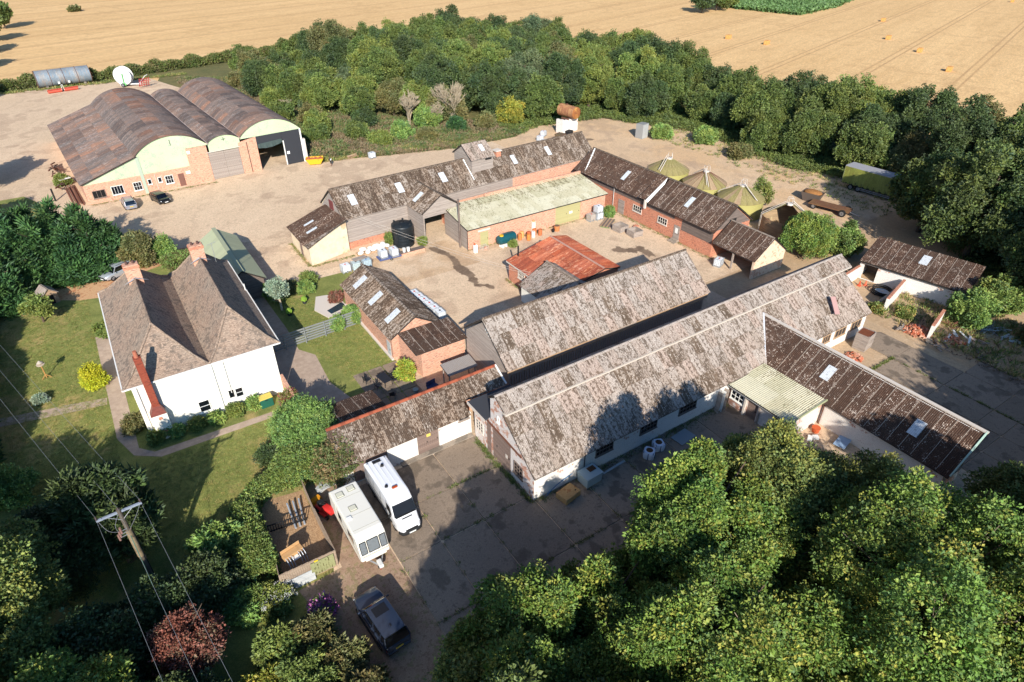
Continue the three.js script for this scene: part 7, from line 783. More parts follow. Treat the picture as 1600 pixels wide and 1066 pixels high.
const PAL = {
  oak: [0x56642e, 0x5e6c30, 0x4e5e2e, 0x687436].map(lin), dark: [0x42522a, 0x48582e, 0x3c4c2e, 0x4e5e30].map(lin), light: [0x687636, 0x727e38, 0x607034, 0x7c843e].map(lin), yellow: [0x86862e, 0x908c34, 0x747e30, 0xa0963a].map(lin), brown: [0x66663a, 0x70683c, 0x5c6034, 0x747044].map(lin), grey: [0x5e6c48, 0x687450, 0x546240].map(lin), sycamore: [0x5c762c, 0x678030, 0x506a2e, 0x768636, 0x8a8c3a, 0x5a7030].map(lin), maple: [0x6c763a, 0x7a803c, 0x5c6c36, 0x8c8a40].map(lin), conifer: [0x35552c, 0x3f6230, 0x2c4a2a, 0x4a6a34].map(lin), gold: [0xa8ac20, 0xb8b828, 0x96a024].map(lin), red: [0x7c4a3c, 0x8a5444, 0x6a4034, 0x74604a].map(lin), ivy: [0x6c863e, 0x789446, 0x5e7a42, 0x88994e].map(lin), bramble: [0x56663a, 0x66703e, 0x7a7048, 0x8a7458, 0x5c6c34, 0x4c5c34].map(lin), blue: [0x8a9c84, 0x9cac94, 0x7c9078].map(lin), lime: [0x8c9c30, 0x9ca838, 0x748c30, 0xb09a3c].map(lin), pink: [0xb06a9c, 0xc07cae, 0x9a5888].map(lin), grass: [0x6c7c38, 0x848648, 0x5c6c30].map(lin),
};
function limbs(parent, ls, h, seed) { const q = rng(seed), gs = []; ls.forEach((l, i) => { if (i === 0 || q() < .25) return; const a = V3((q() - .5) * .3, Math.max(.5, l.y * .45), (q() - .5) * .3), b = V3(l.x * .96, l.y + l.r * .3, l.z * .96), m = a.clone().lerp(b, .55); m.y += h * .03; gs.push(bar(a, m, .07, 5), bar(m, b, .04, 5)); for (let k = 0; k < 2; k++) gs.push(bar(m.clone().lerp(b, .4 + q() * .5), V3(b.x + (q() - .5) * l.r * 1.8, b.y + q() * l.r * 1.1, b.z + (q() - .5) * l.r * 1.8), .022, 4)); }); part('limbs', gs, barkLimb, parent); }
const barkLimb = S({ color: 0x8a7a66 });
function tree(name, label, x, z, h, r, o = {}) { const t = thing(name, label, o.cat || 'tree', [x, 0, z], 0, o.group), seed = o.seed || Math.round(x * 13 + z * 29 + 5000); if (o.trunk !== 0) trunk(t, h, o.trunk || .025 * h + .05, 5, seed + 1, o.bark); const ls = o.lobes || lobesFor(h, r, o.base ?? h * .22, o.k || 7, seed + 2, o.spread); if (o.geo === SP.near) limbs(t, ls, h, seed + 7); crown(t, ls, o.n || 600, o.geo || SP.mid, o.pal || PAL.oak, seed + 3, o); return t; }
// foreground trees at the foot of the picture
const FG = 'foreground trees';
tree('sycamore_tree', 'bushy green sycamore beside the shaded concrete yard', 24.8, -15.4, 12.4, 4.6, { n: 4200, geo: SP.near, pal: PAL.sycamore, k: 12, base: 1.5 });
tree('ash_tree', 'paler yellowish tree in front of the green porch', 31.0, -15.8, 11.4, 4.4, { n: 4000, geo: SP.near, pal: PAL.maple, k: 15, base: .8, spread: .86 });
tree('sycamore_tree', 'largest round green sycamore in the bottom right', 31.4, -5.0, 12.9, 7.6, { n: 8200, geo: SP.near, pal: PAL.sycamore, k: 17, base: 1.5 });
tree('sycamore_tree', 'green sycamore at the bottom edge below the big one', 19.0, -10.0, 11.6, 4.8, { n: 4000, geo: SP.near, pal: PAL.sycamore, k: 12, base: 1.2 });
tree('hedgerow_tree', 'lower leafy tree at the bottom centre edge', 11.6, -15.6, 9.4, 4.6, { n: 3800, geo: SP.near, pal: PAL.sycamore, k: 11, base: .8 });
tree('hedgerow_tree', 'leafy tree on the bottom edge right of the parked off-roader', 8.4, -14.4, 8.2, 3.5, { n: 2400, geo: SP.near, pal: PAL.maple, k: 9, base: .8 });
tree('ash_tree', 'second yellowish tree in front of the barn wing wall', 36.6, -12.8, 8.6, 4.2, { n: 3200, geo: SP.near, pal: PAL.maple, k: 12, base: .6 }); tree('hedgerow_tree', 'leafy tree closing the gap beside the shaded concrete', 18.0, -16.0, 7.6, 3.4, { n: 2300, geo: SP.near, pal: PAL.sycamore, k: 10, base: .4 }); tree('hedgerow_tree', 'low leafy tree between the big bags and the yellowish tree', 31.6, -20.0, 5.2, 2.6, { n: 1500, geo: SP.near, pal: PAL.dark.concat(PAL.sycamore), k: 9, base: .3 }); tree('hedgerow_tree', 'low tree beside the right rear of the off-roader', 10.2, -18.6, 5.0, 2.4, { n: 1300, geo: SP.near, pal: PAL.maple, k: 8, base: .3 }); tree('hedgerow_tree', 'small leafy tree filling the gap along the bottom edge', 15.8, -12.6, 8.2, 3.6, { n: 2400, geo: SP.near, pal: PAL.sycamore, k: 10, base: .6 }); tree('hedgerow_tree', 'low tree under the big sycamore at the bottom edge', 24.5, -8.6, 8.6, 4.2, { n: 2800, geo: SP.near, pal: PAL.sycamore, k: 10, base: .6 }); tree('hedgerow_tree', 'leafy tree below the yellowish tree', 29.6, -12.2, 7.8, 3.6, { n: 2200, geo: SP.near, pal: PAL.sycamore, k: 10, base: .6 }); tree('hedgerow_tree', 'tree beyond the bottom edge left of the others', 6.0, -9.0, 12.5, 4.6, { n: 3000, geo: SP.near, pal: PAL.oak, size: 1.2 }); tree('hedgerow_tree', 'tree beyond the bottom edge below the yard', 11.5, -7.6, 10.8, 4.0, { n: 2600, geo: SP.near, pal: PAL.oak, size: 1.2 }); tree('hedgerow_tree', 'tree far below the bottom edge shading the off-roader', 1.0, -5.0, 12.4, 4.6, { n: 2600, geo: SP.near, pal: PAL.oak, size: 1.3 });
tree('hedgerow_tree', 'dark leafy tree at the right edge beyond the wing', 47.5, -4.5, 7.5, 4.2, { n: 2400, geo: SP.near, pal: PAL.oak, k: 11, base: .6 }); tree('hedgerow_tree', 'tree beyond the right edge shading the side yard', 60, 3, 15, 6.5, { n: 1800, pal: PAL.oak }); tree('hedgerow_tree', 'second tree beyond the right edge shading the side yard', 50, 9, 15, 6.5, { n: 1800, pal: PAL.oak }); tree('hedgerow_tree', 'third tree beyond the right edge shading the side yard', 72, -2, 11, 5, { n: 1300, pal: PAL.oak }); tree('hedgerow_tree', 'tree beyond the lower right corner', 40, 6, 15, 7, { n: 2000, pal: PAL.oak });
tree('maple_tree', 'yellow green maple at the left edge by the pole', -13.8, -34.6, 12.2, 4.3, { n: 4200, geo: SP.near, pal: PAL.maple, k: 12, base: 2 }); tree('maple_tree', 'darker maple in the bottom left corner', -10.2, -26.6, 8.2, 3.6, { n: 3000, geo: SP.near, pal: PAL.sycamore, k: 11, base: 1.2 });
tree('hedgerow_tree', 'tree beyond the bottom left corner shading the maple', -16, -18, 15, 5, { n: 2800, geo: SP.near, size: 1.2, pal: PAL.oak }); tree('hedgerow_tree', 'tree beyond the lower left corner', -20, -39, 11.5, 4.6, { n: 1300, pal: PAL.oak }); tree('hedgerow_tree', 'tree beyond the left edge next to the maple', -17.5, -32, 11, 4.4, { n: 1300, pal: PAL.oak });
[[-8.4, -30.8, 6.2, 2.8, 'dark tree between the maple and the red tree'], [-5.4, -32.4, 4.6, 2.2, 'dark bushy tree at the foot of the power pole'], [-11.4, -39.4, 7.2, 3.0, 'dark tree above the yellow green maple'], [-2.8, -33.6, 4.0, 2.0, 'dark bush right of the power pole'], [-7.2, -23.8, 6.0, 3.0, 'dark tree on the bottom edge left of the red tree'], [-9.6, -43.6, 4.4, 2.4, 'dark bush left of the shaded conifer'], [-4.6, -24.4, 3.6, 2.0, 'low green bush below the red tree']].forEach(([x, z, h, r, l]) => tree('shade_tree', l, x, z, h, r, { n: Math.round(r * r * 150), geo: SP.near, pal: PAL.dark, k: 9, base: .2, group: 'dark trees by the power pole' }));
tree('yew_tree', 'dark shaded conifer behind the power pole', -6.9, -40.8, 9.2, 3.0, { n: 1500, geo: SP.fern, pal: PAL.dark, k: 9, base: .4, upright: true }); tree('red_leaved_tree', 'red leaved ornamental tree under the power lines', -4.3, -28.6, 5.8, 1.8, { n: 760, geo: SP.near, pal: PAL.red, k: 8, base: 1.0, size: .8 });
tree('apple_tree', 'small pale apple tree on the lawn by the playhouse', -10.9, -83.0, 3.0, 1.3, { n: 340, geo: SP.bush, pal: PAL.light, k: 7, base: 1.2, size: 1.3 }); tree('olive_tree', 'grey olive tree with leaning pale trunk by the garage', 13.2, -70.3, 3.8, 1.2, { n: 400, geo: SP.bush, pal: PAL.blue, base: 2.0, size: 1.1, bark: barkPale });
// clipped and loose shrubs
const bush = (name, label, x, z, h, r, pal, n, o = {}) => tree(name, label, x, z, h * .9, r * .8, { cat: 'shrub', trunk: .05, geo: SP.bush, pal, n, base: 0, k: 6, ...o });
bush('golden_conifer', 'bright yellow clipped conifer on the lawn', -6.9, -65.9, 3.3, 1.55, PAL.gold, 900, { size: .8, lobes: [{ x: 0, y: 1.2, z: 0, r: .85, ry: 1.3 }, { x: 0, y: .75, z: 0, r: .95, ry: .7 }], cat: 'conifer' }); bush('silver_shrub', 'round silvery shrub beside the garden path', -11.7, -65.9, .9, .7, PAL.blue, 220, { size: .7 }); bush('left_shrub', 'rounded green shrub at the left edge of the lawn', -13.8, -51.6, 3.8, 2.0, PAL.ivy, 900);
bush('ivy_mound', 'large rounded ivy covered bush beside the garage end', 8.2, -45.4, 4.4, 2.9, PAL.ivy, 3000, { lobes: [{ x: 0, y: 1.9, z: -.2, r: 2.5, ry: 2.4 }, { x: -.6, y: 1.5, z: -1.8, r: 1.9 }, { x: .6, y: 1.5, z: 1.4, r: 1.9 }, { x: .4, y: 3.2, z: .2, r: 1.4 }] }); bush('yew_ball', 'left dark yew ball below the ivy mound', 4.6, -45.6, 1.5, 1.0, PAL.dark, 350); bush('yew_ball', 'right dark yew ball below the ivy mound', 6.3, -44.0, 1.5, 1.0, PAL.dark, 350); bush('roof_creeper', 'creeper spilling over the left end of the garage roof', 9.0, -40.3, 4.0, 1.6, PAL.bramble, 800, { lobes: [{ x: -.3, y: 1.8, z: 0, r: 1.5, ry: 1.8 }, { x: .7, y: 3.0, z: -.6, r: 1.0, ry: .6 }, { x: .5, y: 2.4, z: .9, r: .9, ry: .7 }] });
bush('patio_shrub', 'yellow green shrub against the brick outhouse', 19.7, -49.6, 2.3, 1.05, PAL.lime, 520, { size: 1 }); bush('box_ball', 'clipped box ball by the brick shed', 17.0, -72.8, 1.5, 1.05, PAL.ivy, 420); bush('courtyard_shrub', 'broad green shrub behind the small lawn', 13.6, -73.6, 1.9, 1.6, PAL.ivy, 620, { size: 1.1 }); bush('courtyard_shrub', 'brownish heather shrub behind the small lawn', 15.4, -74.2, 1.2, 1.4, PAL.brown, 420); bush('courtyard_shrub', 'thin yellowish shrub near the brick shed corner', 18.2, -75.2, 1.3, 1.2, PAL.light, 320); bush('japanese_maple', 'dark red leaved shrub overhanging the pond slab', 19.4, -68.6, 1.4, .9, PAL.red, 300); bush('fence_climber', 'left climber growing over the grey fence', 17.2, -62.2, 2.2, .8, PAL.ivy, 300); bush('fence_climber', 'right climber between fence and brick shed', 19.3, -62.8, 2.4, 1.1, PAL.ivy, 480); bush('wall_creeper', 'pinkish creeper at the house corner by the green bin', 8.4, -51.4, 2.4, 1.0, PAL.red.concat(PAL.light), 520); bush('plum_bush', 'brownish plum bush at the end of the conifers', 1.2, -92.0, 5.4, 2.6, PAL.brown, 1100, { size: 1.5 }); bush('plum_bush', 'greener bush right of the plum bush', 4.0, -91.6, 3.8, 1.8, PAL.ivy, 650, { size: 1.4 });
{ const q = rng(4); const lb = ['at the stack foot', 'left of the small window', 'under the small window', 'between the two windows', 'under the right window', 'next to the green bin']; for (let i = 0; i < 6; i++) bush('border_shrub', 'low border shrub against the white house wall ' + lb[i], -3.2 + i * 1.75, -53.5, .9 + q() * .5, .6 + q() * .25, i % 2 ? PAL.ivy : PAL.light, 200, { group: 'border shrubs' }); bush('border_shrub', 'yellowing shrub at the left corner of the house', -4.6, -56.4, 1.7, 1.1, PAL.brown, 380, { group: 'border shrubs' }); bush('border_shrub', 'pale dry shrub at the far left house corner', -4.9, -75.6, 1.6, 1.4, PAL.light, 380, { group: 'border shrubs' }); }
bush('laurel_bush', 'glossy laurel with white flower spikes left of the pen', -1.3, -37.4, 3.0, 1.9, PAL.ivy, 900, { size: 1.25 }); bush('laurel_bush', 'dark shrub below the laurel', -1.2, -34.4, 2.2, 1.8, PAL.dark, 650); bush('flower_border', 'leafy border with small white flowers below the pen', .8, -31.2, 1.0, 1.6, PAL.light, 600, {}); bush('flower_border', 'loose leafy border left of the white flowers', -1.0, -31.8, 1.3, 1.7, PAL.ivy, 600);
bush('pink_rhododendron', 'shrub covered in pink flowers beside the off-roader', 3.4, -28.6, 1.5, .95, PAL.pink.concat(PAL.pink, PAL.ivy), 420); [[2.2, -26.6, 2.6, 1.7, 'brown', 'bronze green bush nearest the pink flowers'], [.2, -26.8, 2.6, 1.8, 'light', 'pale green bush left of the bronze bush'], [3.2, -24.0, 2.6, 1.6, 'brown', 'bronze bush alongside the off-roader'], [1.2, -23.8, 3.0, 2.0, 'light', 'tall pale bush in the middle of the lower shrubbery'], [-1.4, -25.0, 2.2, 1.5, 'yellow', 'yellow green bush at the left of the lower shrubbery'], [3.4, -21.2, 2.6, 1.8, 'brown', 'bronze bush on the bottom edge'], [.8, -21.0, 3.0, 2.1, 'ivy', 'green bush on the bottom edge']].forEach(([x, z, h, r, p, l]) => bush('shrubbery_bush', l, x, z, h, r, PAL[p], 900, { size: 1.15, group: 'lower shrubbery' }));
bush('elder_bush', 'pale straggly elder beside the grain bins', 88.4, -60.6, 4.2, 2.2, PAL.light.concat([lin(0xa8a070)]), 420, { size: 1.2, spread: .8 }); tree('bushy_tree', 'dense green tree beside the open fronted shed', 77.9, -45.0, 6.0, 3.2, { n: 2000, geo: SP.near, pal: PAL.ivy.concat(PAL.sycamore), k: 10, base: .4 }); bush('bramble_bush', 'green bush between the dense tree and the outbuilding', 83.0, -42.0, 4.2, 2.6, PAL.ivy.concat(PAL.oak), 1100, { size: 1.4 }); bush('corner_bush', 'leafy bush against the outbuilding front', 78.6, -23.6, 4.2, 2.8, PAL.ivy, 1300, { size: 1.3 }); bush('corner_bush', 'bright bush covering the outbuilding end', 83.8, -23.0, 4.8, 3.2, PAL.light.concat(PAL.ivy), 1500, { size: 1.4 }); bush('corner_bush', 'low bush at the edge of the right yard', 81.0, -17.2, 2.0, 2.2, PAL.brown.concat(PAL.dark), 700, { size: 1.2 }); bush('corner_bush', 'low bush further along the right yard edge', 78.2, -13.4, 2.0, 2.4, PAL.oak, 700, { size: 1.2 }); bush('dry_weeds', 'dry yellow weeds in front of the outbuilding yard', 74.6, -28.4, .9, 1.3, PAL.light.concat([lin(0xb09858)]), 420); bush('dry_weeds', 'dry weeds beside the leaning poles', 72.8, -30.8, .8, .9, PAL.light.concat([lin(0xb09858)]), 260); bush('nettle_clump', 'green bush in the yard corner by the stacked containers', 64.4, -70.2, 1.9, .95, PAL.ivy, 420); bush('scrap_bramble', 'green bramble growing through the scrap iron', -6.0, -133.4, 2.0, 1.4, PAL.light, 480); bush('tank_ivy', 'green creeper beside the black water tank', 35.4, -77.0, 1.4, .6, PAL.light, 180); bush('tank_ivy', 'green creeper left of the black water tank', 31.6, -79.8, 2.2, .6, PAL.light, 160); bush('oil_tank_weed', 'green weed growing in front of the oil tank', 46.0, -69.6, 1.0, .45, PAL.light, 150);
// hedges: leaves through a long box
function hedge(name, label, pts, w, h, pal, geo, den, seed, o = {}) { const t = thing(name, label, 'hedge', [0, 0, 0], 0, o.group), r = rng(seed); let L = 0; const seg = []; for (let i = 0; i < pts.length - 1; i++) { const l = Math.hypot(pts[i + 1][0] - pts[i][0], pts[i + 1][1] - pts[i][1]); seg.push(l); L += l; } const n = Math.round(L * den), ms = geo.map((g, i) => instanced(i ? 'leaf_fill' : 'leaves', g, Math.ceil(n / geo.length), t)), cnt = geo.map(() => 0); for (let i = 0; i < n; i++) { let q = r() * L, k = 0; while (k < seg.length - 1 && q > seg[k]) q -= seg[k++]; const f = q / seg[k], ax = lerp(pts[k][0], pts[k + 1][0], f), az = lerp(pts[k][1], pts[k + 1][1], f), dx = (pts[k + 1][0] - pts[k][0]) / seg[k], dz = (pts[k + 1][1] - pts[k][1]) / seg[k]; const wob = 1 + (o.rough || .12) * (Math.sin(ax * 1.3 + az * .9) + Math.sin(ax * .5 - az * .7)); let a = (r() * 2 - 1), y = r(); if (r() < .75) { if (r() < .5) y = 1 - r() * .12; else a = Math.sign(a) * (1 - r() * .15); } const edge = 1 - .25 * Math.max(0, y - .8) / .2 * Math.abs(a); const sc = (o.size || 1) * (.75 + r() * .5); _e.set((r() - .5), r() * 6.28, (r() - .5)); _q.setFromEuler(_e); _m.compose(V3(ax - dz * a * w / 2 * edge * wob, .15 + y * h * wob * edge, az + dx * a * w / 2 * edge * wob), _q, V3(sc, sc, sc)); const gi = i % geo.length; ms[gi].setMatrixAt(cnt[gi], _m); const c = tint(pal, r); _c.setRGB(c[0], c[1], c[2]); ms[gi].setColorAt(cnt[gi]++, _c); } ms.forEach((m, i) => { m.count = cnt[i]; m.userData.kind = 'stuff'; }); const st = []; for (let d = .5; d < L; d += 2.2) { let q = d, k = 0; while (k < seg.length - 1 && q > seg[k]) q -= seg[k++]; const f = q / seg[k]; st.push(cyl(.06, .03, h * .8, lerp(pts[k][0], pts[k + 1][0], f), 0, lerp(pts[k][1], pts[k + 1][1], f), 5)); } part('stems', st, barkM, t, true); return settle(t); }
hedge('field_hedge', 'long hedge between the yard and the far stubble', [[-40, -223.5], [-16, -222.9], [-8, -223.6], [7, -223.6], [33, -229], [61, -236], [80, -224], [97, -207]], 2.6, 2.3, PAL.oak.concat(PAL.brown), SP.mid, 26, 61, { rough: .22 }); hedge('garden_hedge', 'tall dark hedge along the left side of the lawn', [[-17.4, -87], [-17.2, -70], [-16.2, -52]], 2.6, 3.4, PAL.conifer, SP.fern, 60, 62); hedge('garden_hedge', 'clipped hedge curving round the bark pen', [[8.0, -42.4], [5.6, -42.4], [2.8, -42.0], [1.2, -40.0], [.8, -36.5], [.9, -33.4]], 1.9, 1.8, PAL.ivy.concat(PAL.oak, PAL.light), SP.bush, 250, 63, { rough: .3 }); hedge('box_hedge', 'short brown topped hedge behind the house chimneys', [[3.4, -88.6], [8.0, -90.6]], 1.7, 1.5, PAL.ivy.concat(PAL.brown), SP.bush, 220, 64);
// row of tall conifers
{ const q = rng(19); const spots = [[-18, -97], [-15.2, -98.2], [-12.4, -97.6], [-9.6, -97.4], [-6.8, -97], [-4.2, -96], [-1.9, -94.6], [-18, -92.6], [-14.8, -93.4], [-11.8, -92.8], [-9.2, -93.4], [-6.4, -92.6], [-17.6, -88.6], [-14.2, -88.9], [-3.6, -93.2], [-10.6, -95.2], [-13.4, -91.0], [-7.8, -94.8], [-16.4, -95.0], [-5.2, -94.6]]; const where = ['at the left edge, back row', 'second in the back row', 'third in the back row', 'fourth in the back row', 'fifth in the back row', 'sixth in the back row', 'nearest the plum bush', 'at the left edge, middle row', 'second in the middle row', 'third in the middle row', 'fourth in the middle row', 'nearest the parked silver car', 'at the left edge, front row', 'beside the playhouse', 'right behind the parked silver car', 'between the third and fourth of the back row', 'behind the playhouse', 'between the fourth and fifth of the back row', 'between the left trees of the back and middle rows', 'between the fifth and sixth of the back row']; spots.forEach(([x, z], i) => { const h = 6.6 + q() * 2.4 - (i === 6 ? 1.6 : 0), ls = []; for (let k = 0; k < 5; k++) { const f = k / 4; ls.push({ x: (q() - .5) * .8, y: .9 + f * (h - 1.6), z: (q() - .5) * .8, r: lerp(2.3, .6, f) * (.9 + q() * .2), ry: 1.4 }); } ls.push({ x: (q() - .5) * .3, y: h - .2, z: (q() - .5) * .3, r: .3, ry: .8 }); tree('cypress_tree', 'tall feathery cypress ' + where[i], x, z, h, 2, { n: 760, geo: SP.fern, pal: PAL.conifer, lobes: ls, upright: true, tall: 1.25, size: 1.15, group: 'row of cypress trees', base: .3 }); }); }
// the wood: spaced out over its floor
{
  const area = [[40, -205], [60, -207], [97, -202], [117, -189], [131, -172], [131, -100], [130, -20], [120, 0], [95, 0], [88, -12], [94, -24], [99, -34], [103, -40], [116, -48], [113, -60], [110, -69], [111, -82], [114, -93], [110, -102], [103, -117], [88, -119], [77, -121.5], [69, -128], [57, -138], [42, -156], [41, -175]];
  const inside = (x, z) => { let c = false; for (let i = 0, j = area.length - 1; i < area.length; j = i++) { const [xi, zi] = area[i], [xj, zj] = area[j]; if ((zi > z) !== (zj > z) && x < (xj - xi) * (z - zi) / (zj - zi) + xi) c = !c; } return c; };
  const q = rng(77), pts = []; let tries = 0; while (tries++ < 9000) { const x = 38 + q() * 96, z = -208 + q() * 208; if (!inside(x, z)) continue; const edge = !inside(x - 5, z + 3); const dmin = x < 62 ? 6.2 : 7.0; if (pts.some(p => (p[0] - x) ** 2 + (p[1] - z) ** 2 < dmin * dmin)) continue; pts.push([x, z, edge]); }
  const kinds = [['oak_tree', 'mid green oak', 'oak'], ['oak_tree', 'dark green tree', 'dark'], ['lime_tree', 'light green tree', 'light'], ['hornbeam_tree', 'yellowing tree', 'yellow'], ['thorn_tree', 'brownish green tree', 'brown'], ['willow_tree', 'grey green tree', 'grey']];
  const ordn = ['first', 'second', 'third', 'fourth', 'fifth', 'sixth', 'seventh', 'eighth', 'ninth', 'tenth', 'eleventh', 'twelfth', 'thirteenth', 'fourteenth', 'fifteenth', 'sixteenth', 'seventeenth', 'eighteenth', 'nineteenth', 'twentieth'], made = new Map();
  pts.forEach(([x, z, e]) => { const west = x < 64 && z < -140, u = q(), k = e ? (u < .4 ? 0 : u < .58 ? 1 : u < .76 ? 2 : u < .80 ? 3 : u < .94 ? 4 : 5) : (u < .46 ? 0 : u < .78 ? 1 : u < .9 ? 2 : u < .91 ? 3 : u < .97 ? 4 : 5); let h = (west ? 5 + q() * 3.5 : e ? 6.5 + q() * 3.5 : 9.5 + q() * 4.2), r = clamp(h * .42 + q() * 1.2, 2.8, 6.2); if (z > -60) h += 1.5;
    const zone = x < 72 && z < -148 ? 'behind the hangar' : z < -150 ? 'at the far corner' : z < -112 ? 'behind the brick tank stand' : z < -85 ? 'behind the steel locker' : z < -55 ? 'behind the grain bins' : 'beyond the white outbuilding', row = e ? 'front row' : x > 121 || z < -188 ? 'back row' : 'middle';
    const key = `${kinds[k][1]}|${row}|${zone}`; const t = tree(kinds[k][0], key, x, z, h, r, { n: Math.round(300 + r * r * 34), geo: SP.mid, pal: PAL[kinds[k][2]], k: 8, base: h * .08, size: .82, group: 'trees of the wood' }); if (!made.has(key)) made.set(key, []); made.get(key).push([(x * .8348 + z * .5505) / (x * .5505 - z * .8348), t]); });
  for (const [key, l] of made) { const [kind, row, zone] = key.split('|'); l.sort((a, b) => a[0] - b[0]); l.forEach(([, t], i) => { t.userData.label = l.length === 1 ? `only ${kind} in the wood ${row} ${zone}` : `${ordn[i]} ${kind} from left in the wood ${row} ${zone}`; }); }
}
for (const [x, z, h, r, l] of [[99.5, -40.5, 11, 4.6, 'large oak overhanging the lorry trailer'], [95.5, -32, 14.5, 6.6, 'tall oak behind the white outbuilding'], [89.5, -19, 13, 6.2, 'broad oak at the right edge behind the outbuilding'], [103, -22, 14, 6, 'tall oak at the right edge of the wood'], [112, -36, 13, 5.5, 'oak behind the lorry trailer']]) tree('oak_tree', l, x, z, h, r, { n: 1900, geo: SP.mid, pal: PAL.oak.concat(PAL.dark), k: 10, base: 1.5, size: .85 });
// bare grey saplings at the scrub edge
{ const q = rng(9); const bare = (x, z, h, l) => { const gs = [], grow = (a, d, len, r, lv) => { const b = a.clone().addScaledVector(d, len); gs.push(bar(a, b, r, 4)); if (lv === 0) return; const n = lv === 4 ? 5 : 4; for (let i = 0; i < n; i++) grow(a.clone().lerp(b, .45 + q() * .55), V3(d.x + (q() - .5) * 1.0, d.y + .12, d.z + (q() - .5) * 1.0).normalize(), len * (.6 + q() * .2), r * .72, lv - 1); }; const t = thing('bare_tree', l, 'bare tree', [x, 0, z], 0, 'leafless saplings'); for (let i = 0; i < 3; i++) grow(V3((q() - .5) * .4, 0, (q() - .5) * .4), V3((q() - .5) * .35, 1, (q() - .5) * .35).normalize(), h * .36, .12, 4); part('branches', gs, S({ color: 0xa89880 }), t); }; bare(68.5, -127.0, 10.5, 'tallest leafless pale sapling at the scrub edge'); bare(60.5, -133, 8, 'leafless sapling left of the tallest one'); bare(64.8, -128, 6.5, 'small leafless sapling beside the tallest one'); bare(40.5, -156, 4.5, 'leafless shrub near the hangar side'); }
for (const [x, z, h, r, p, l] of [[52, -138, 3.6, 2.2, 'dark', 'dark green bush in the brambles'], [63.2, -129.5, 4.6, 2.7, 'ivy', 'rounded green bush beside the bare sapling'], [67, -123.5, 3, 1.9, 'conifer', 'small dark spruce like bush in the brambles'], [43, -146, 3.8, 2.6, 'brown', 'brownish bush by the hangar corner'], [47.5, -131, 2.6, 2.4, 'oak', 'low green bush behind the yellow skip'], [56, -127, 2.4, 2.2, 'ivy', 'low bush among the brambles above the white container'], [39.5, -133, 3.2, 2.4, 'oak', 'green bush against the hangar flank'], [59, -121.5, 1.8, 1.9, 'brown', 'low tan bush at the front of the brambles'], [50, -124.5, 1.8, 2.0, 'light', 'low light bush at the front of the brambles'], [42, -139.5, 3.6, 2.6, 'light', 'light green bush beside the hangar flank'], [38.5, -152, 4, 2.6, 'oak', 'green bush beside the hangar wall'], [40, -165, 4.4, 2.8, 'light', 'light bush further along the hangar wall'], [47, -158, 4.6, 3, 'grey', 'grey green bush in the overgrown strip'], [51, -170, 5, 3, 'oak', 'green bush at the back of the overgrown strip'], [44, -180, 4.6, 3, 'grey', 'grey willow bush behind the hangar'], [38, -190, 4, 2.8, 'brown', 'low bush behind the hangar'], [54, -150, 4.2, 2.6, 'light', 'fresh green bush below the wood'], [73.5, -121.5, 3, 2, 'brown', 'tan bush at the edge of the pad'], [80, -121.5, 5.5, 3, 'yellow', 'yellow leaved tree left of the brick tank stand'], [101, -96, 2.4, 1.9, 'ivy', 'dark green bush beside the steel locker'], [106, -88.5, 2.6, 2.2, 'ivy', 'green bush on the track corner'], [104.5, -78.5, 2, 2, 'brown', 'rough brambles along the track']]) tree('scrub_bush', l, x, z, h, r, { cat: 'bush', n: 520, geo: SP.mid, pal: PAL[p], k: 7, base: .1, size: .75, trunk: .06, group: 'bushes in the scrub' });
function carpet(name, label, n, spots, geo, pal, seed, size) { const r = rng(seed), m = new THREE.InstancedMesh(geo, leafM, n); m.name = name; m.userData.kind = 'stuff'; tag(m, label, 'plants'); m.castShadow = m.receiveShadow = true; let k = 0, g = 0; while (k < n && g++ < n * 20) { const p = spots(r); if (!p) continue; const s = size * (.6 + r() * .8); _e.set((r() - .5) * .4, r() * 6.28, (r() - .5) * .4); _q.setFromEuler(_e); _m.compose(V3(p[0], p[2] ?? .05, p[1]), _q, V3(s, s, s)); m.setMatrixAt(k, _m); const c = tint(p[3] || pal, r); _c.setRGB(c[0], c[1], c[2]); m.setColorAt(k++, _c); } m.count = k; scene.add(m); return m; }
const polyIn = (P, x, z) => { let c = false; for (let i = 0, j = P.length - 1; i < P.length; j = i++) { const [xi, zi] = P[i], [xj, zj] = P[j]; if ((zi > z) !== (zj > z) && x < (xj - xi) * (z - zi) / (zj - zi) + xi) c = !c; } return c; };
{ const A = [[35.2, -122.5], [46, -117.5], [62, -113.6], [75, -113.6], [83, -117], [76, -128], [60, -142], [52, -165], [44, -200], [26, -214], [26, -206], [36.8, -166]]; const rosy = [0x7a6a4e, 0x847056, 0x6a6444].map(lin); carpet('bramble_thicket', 'low green and rosy brambles between the hangar and the wood', 9000, r => { const x = 25 + r() * 60, z = -214 + r() * 102; if (!polyIn(A, x, z)) return null; const b = smp(nMid, x / 60, z / 60), y = smp(nLow, x / 30, z / 30); return [x, z, .15 + y * 1.1 * Math.sqrt(r()), b > .66 ? rosy : PAL.bramble]; }, SP.mid[0], PAL.bramble, 91, .55); }
carpet('wood_undergrowth', 'dark undergrowth along the foot of the wood', 5200, r => { const x = 76 + r() * 45, z = -125 + r() * 110; if (!polyIn(WOOD, x, z)) return null; return [x, z, .2 + r() * .8]; }, SP.mid[1], PAL.oak, 92, .7);
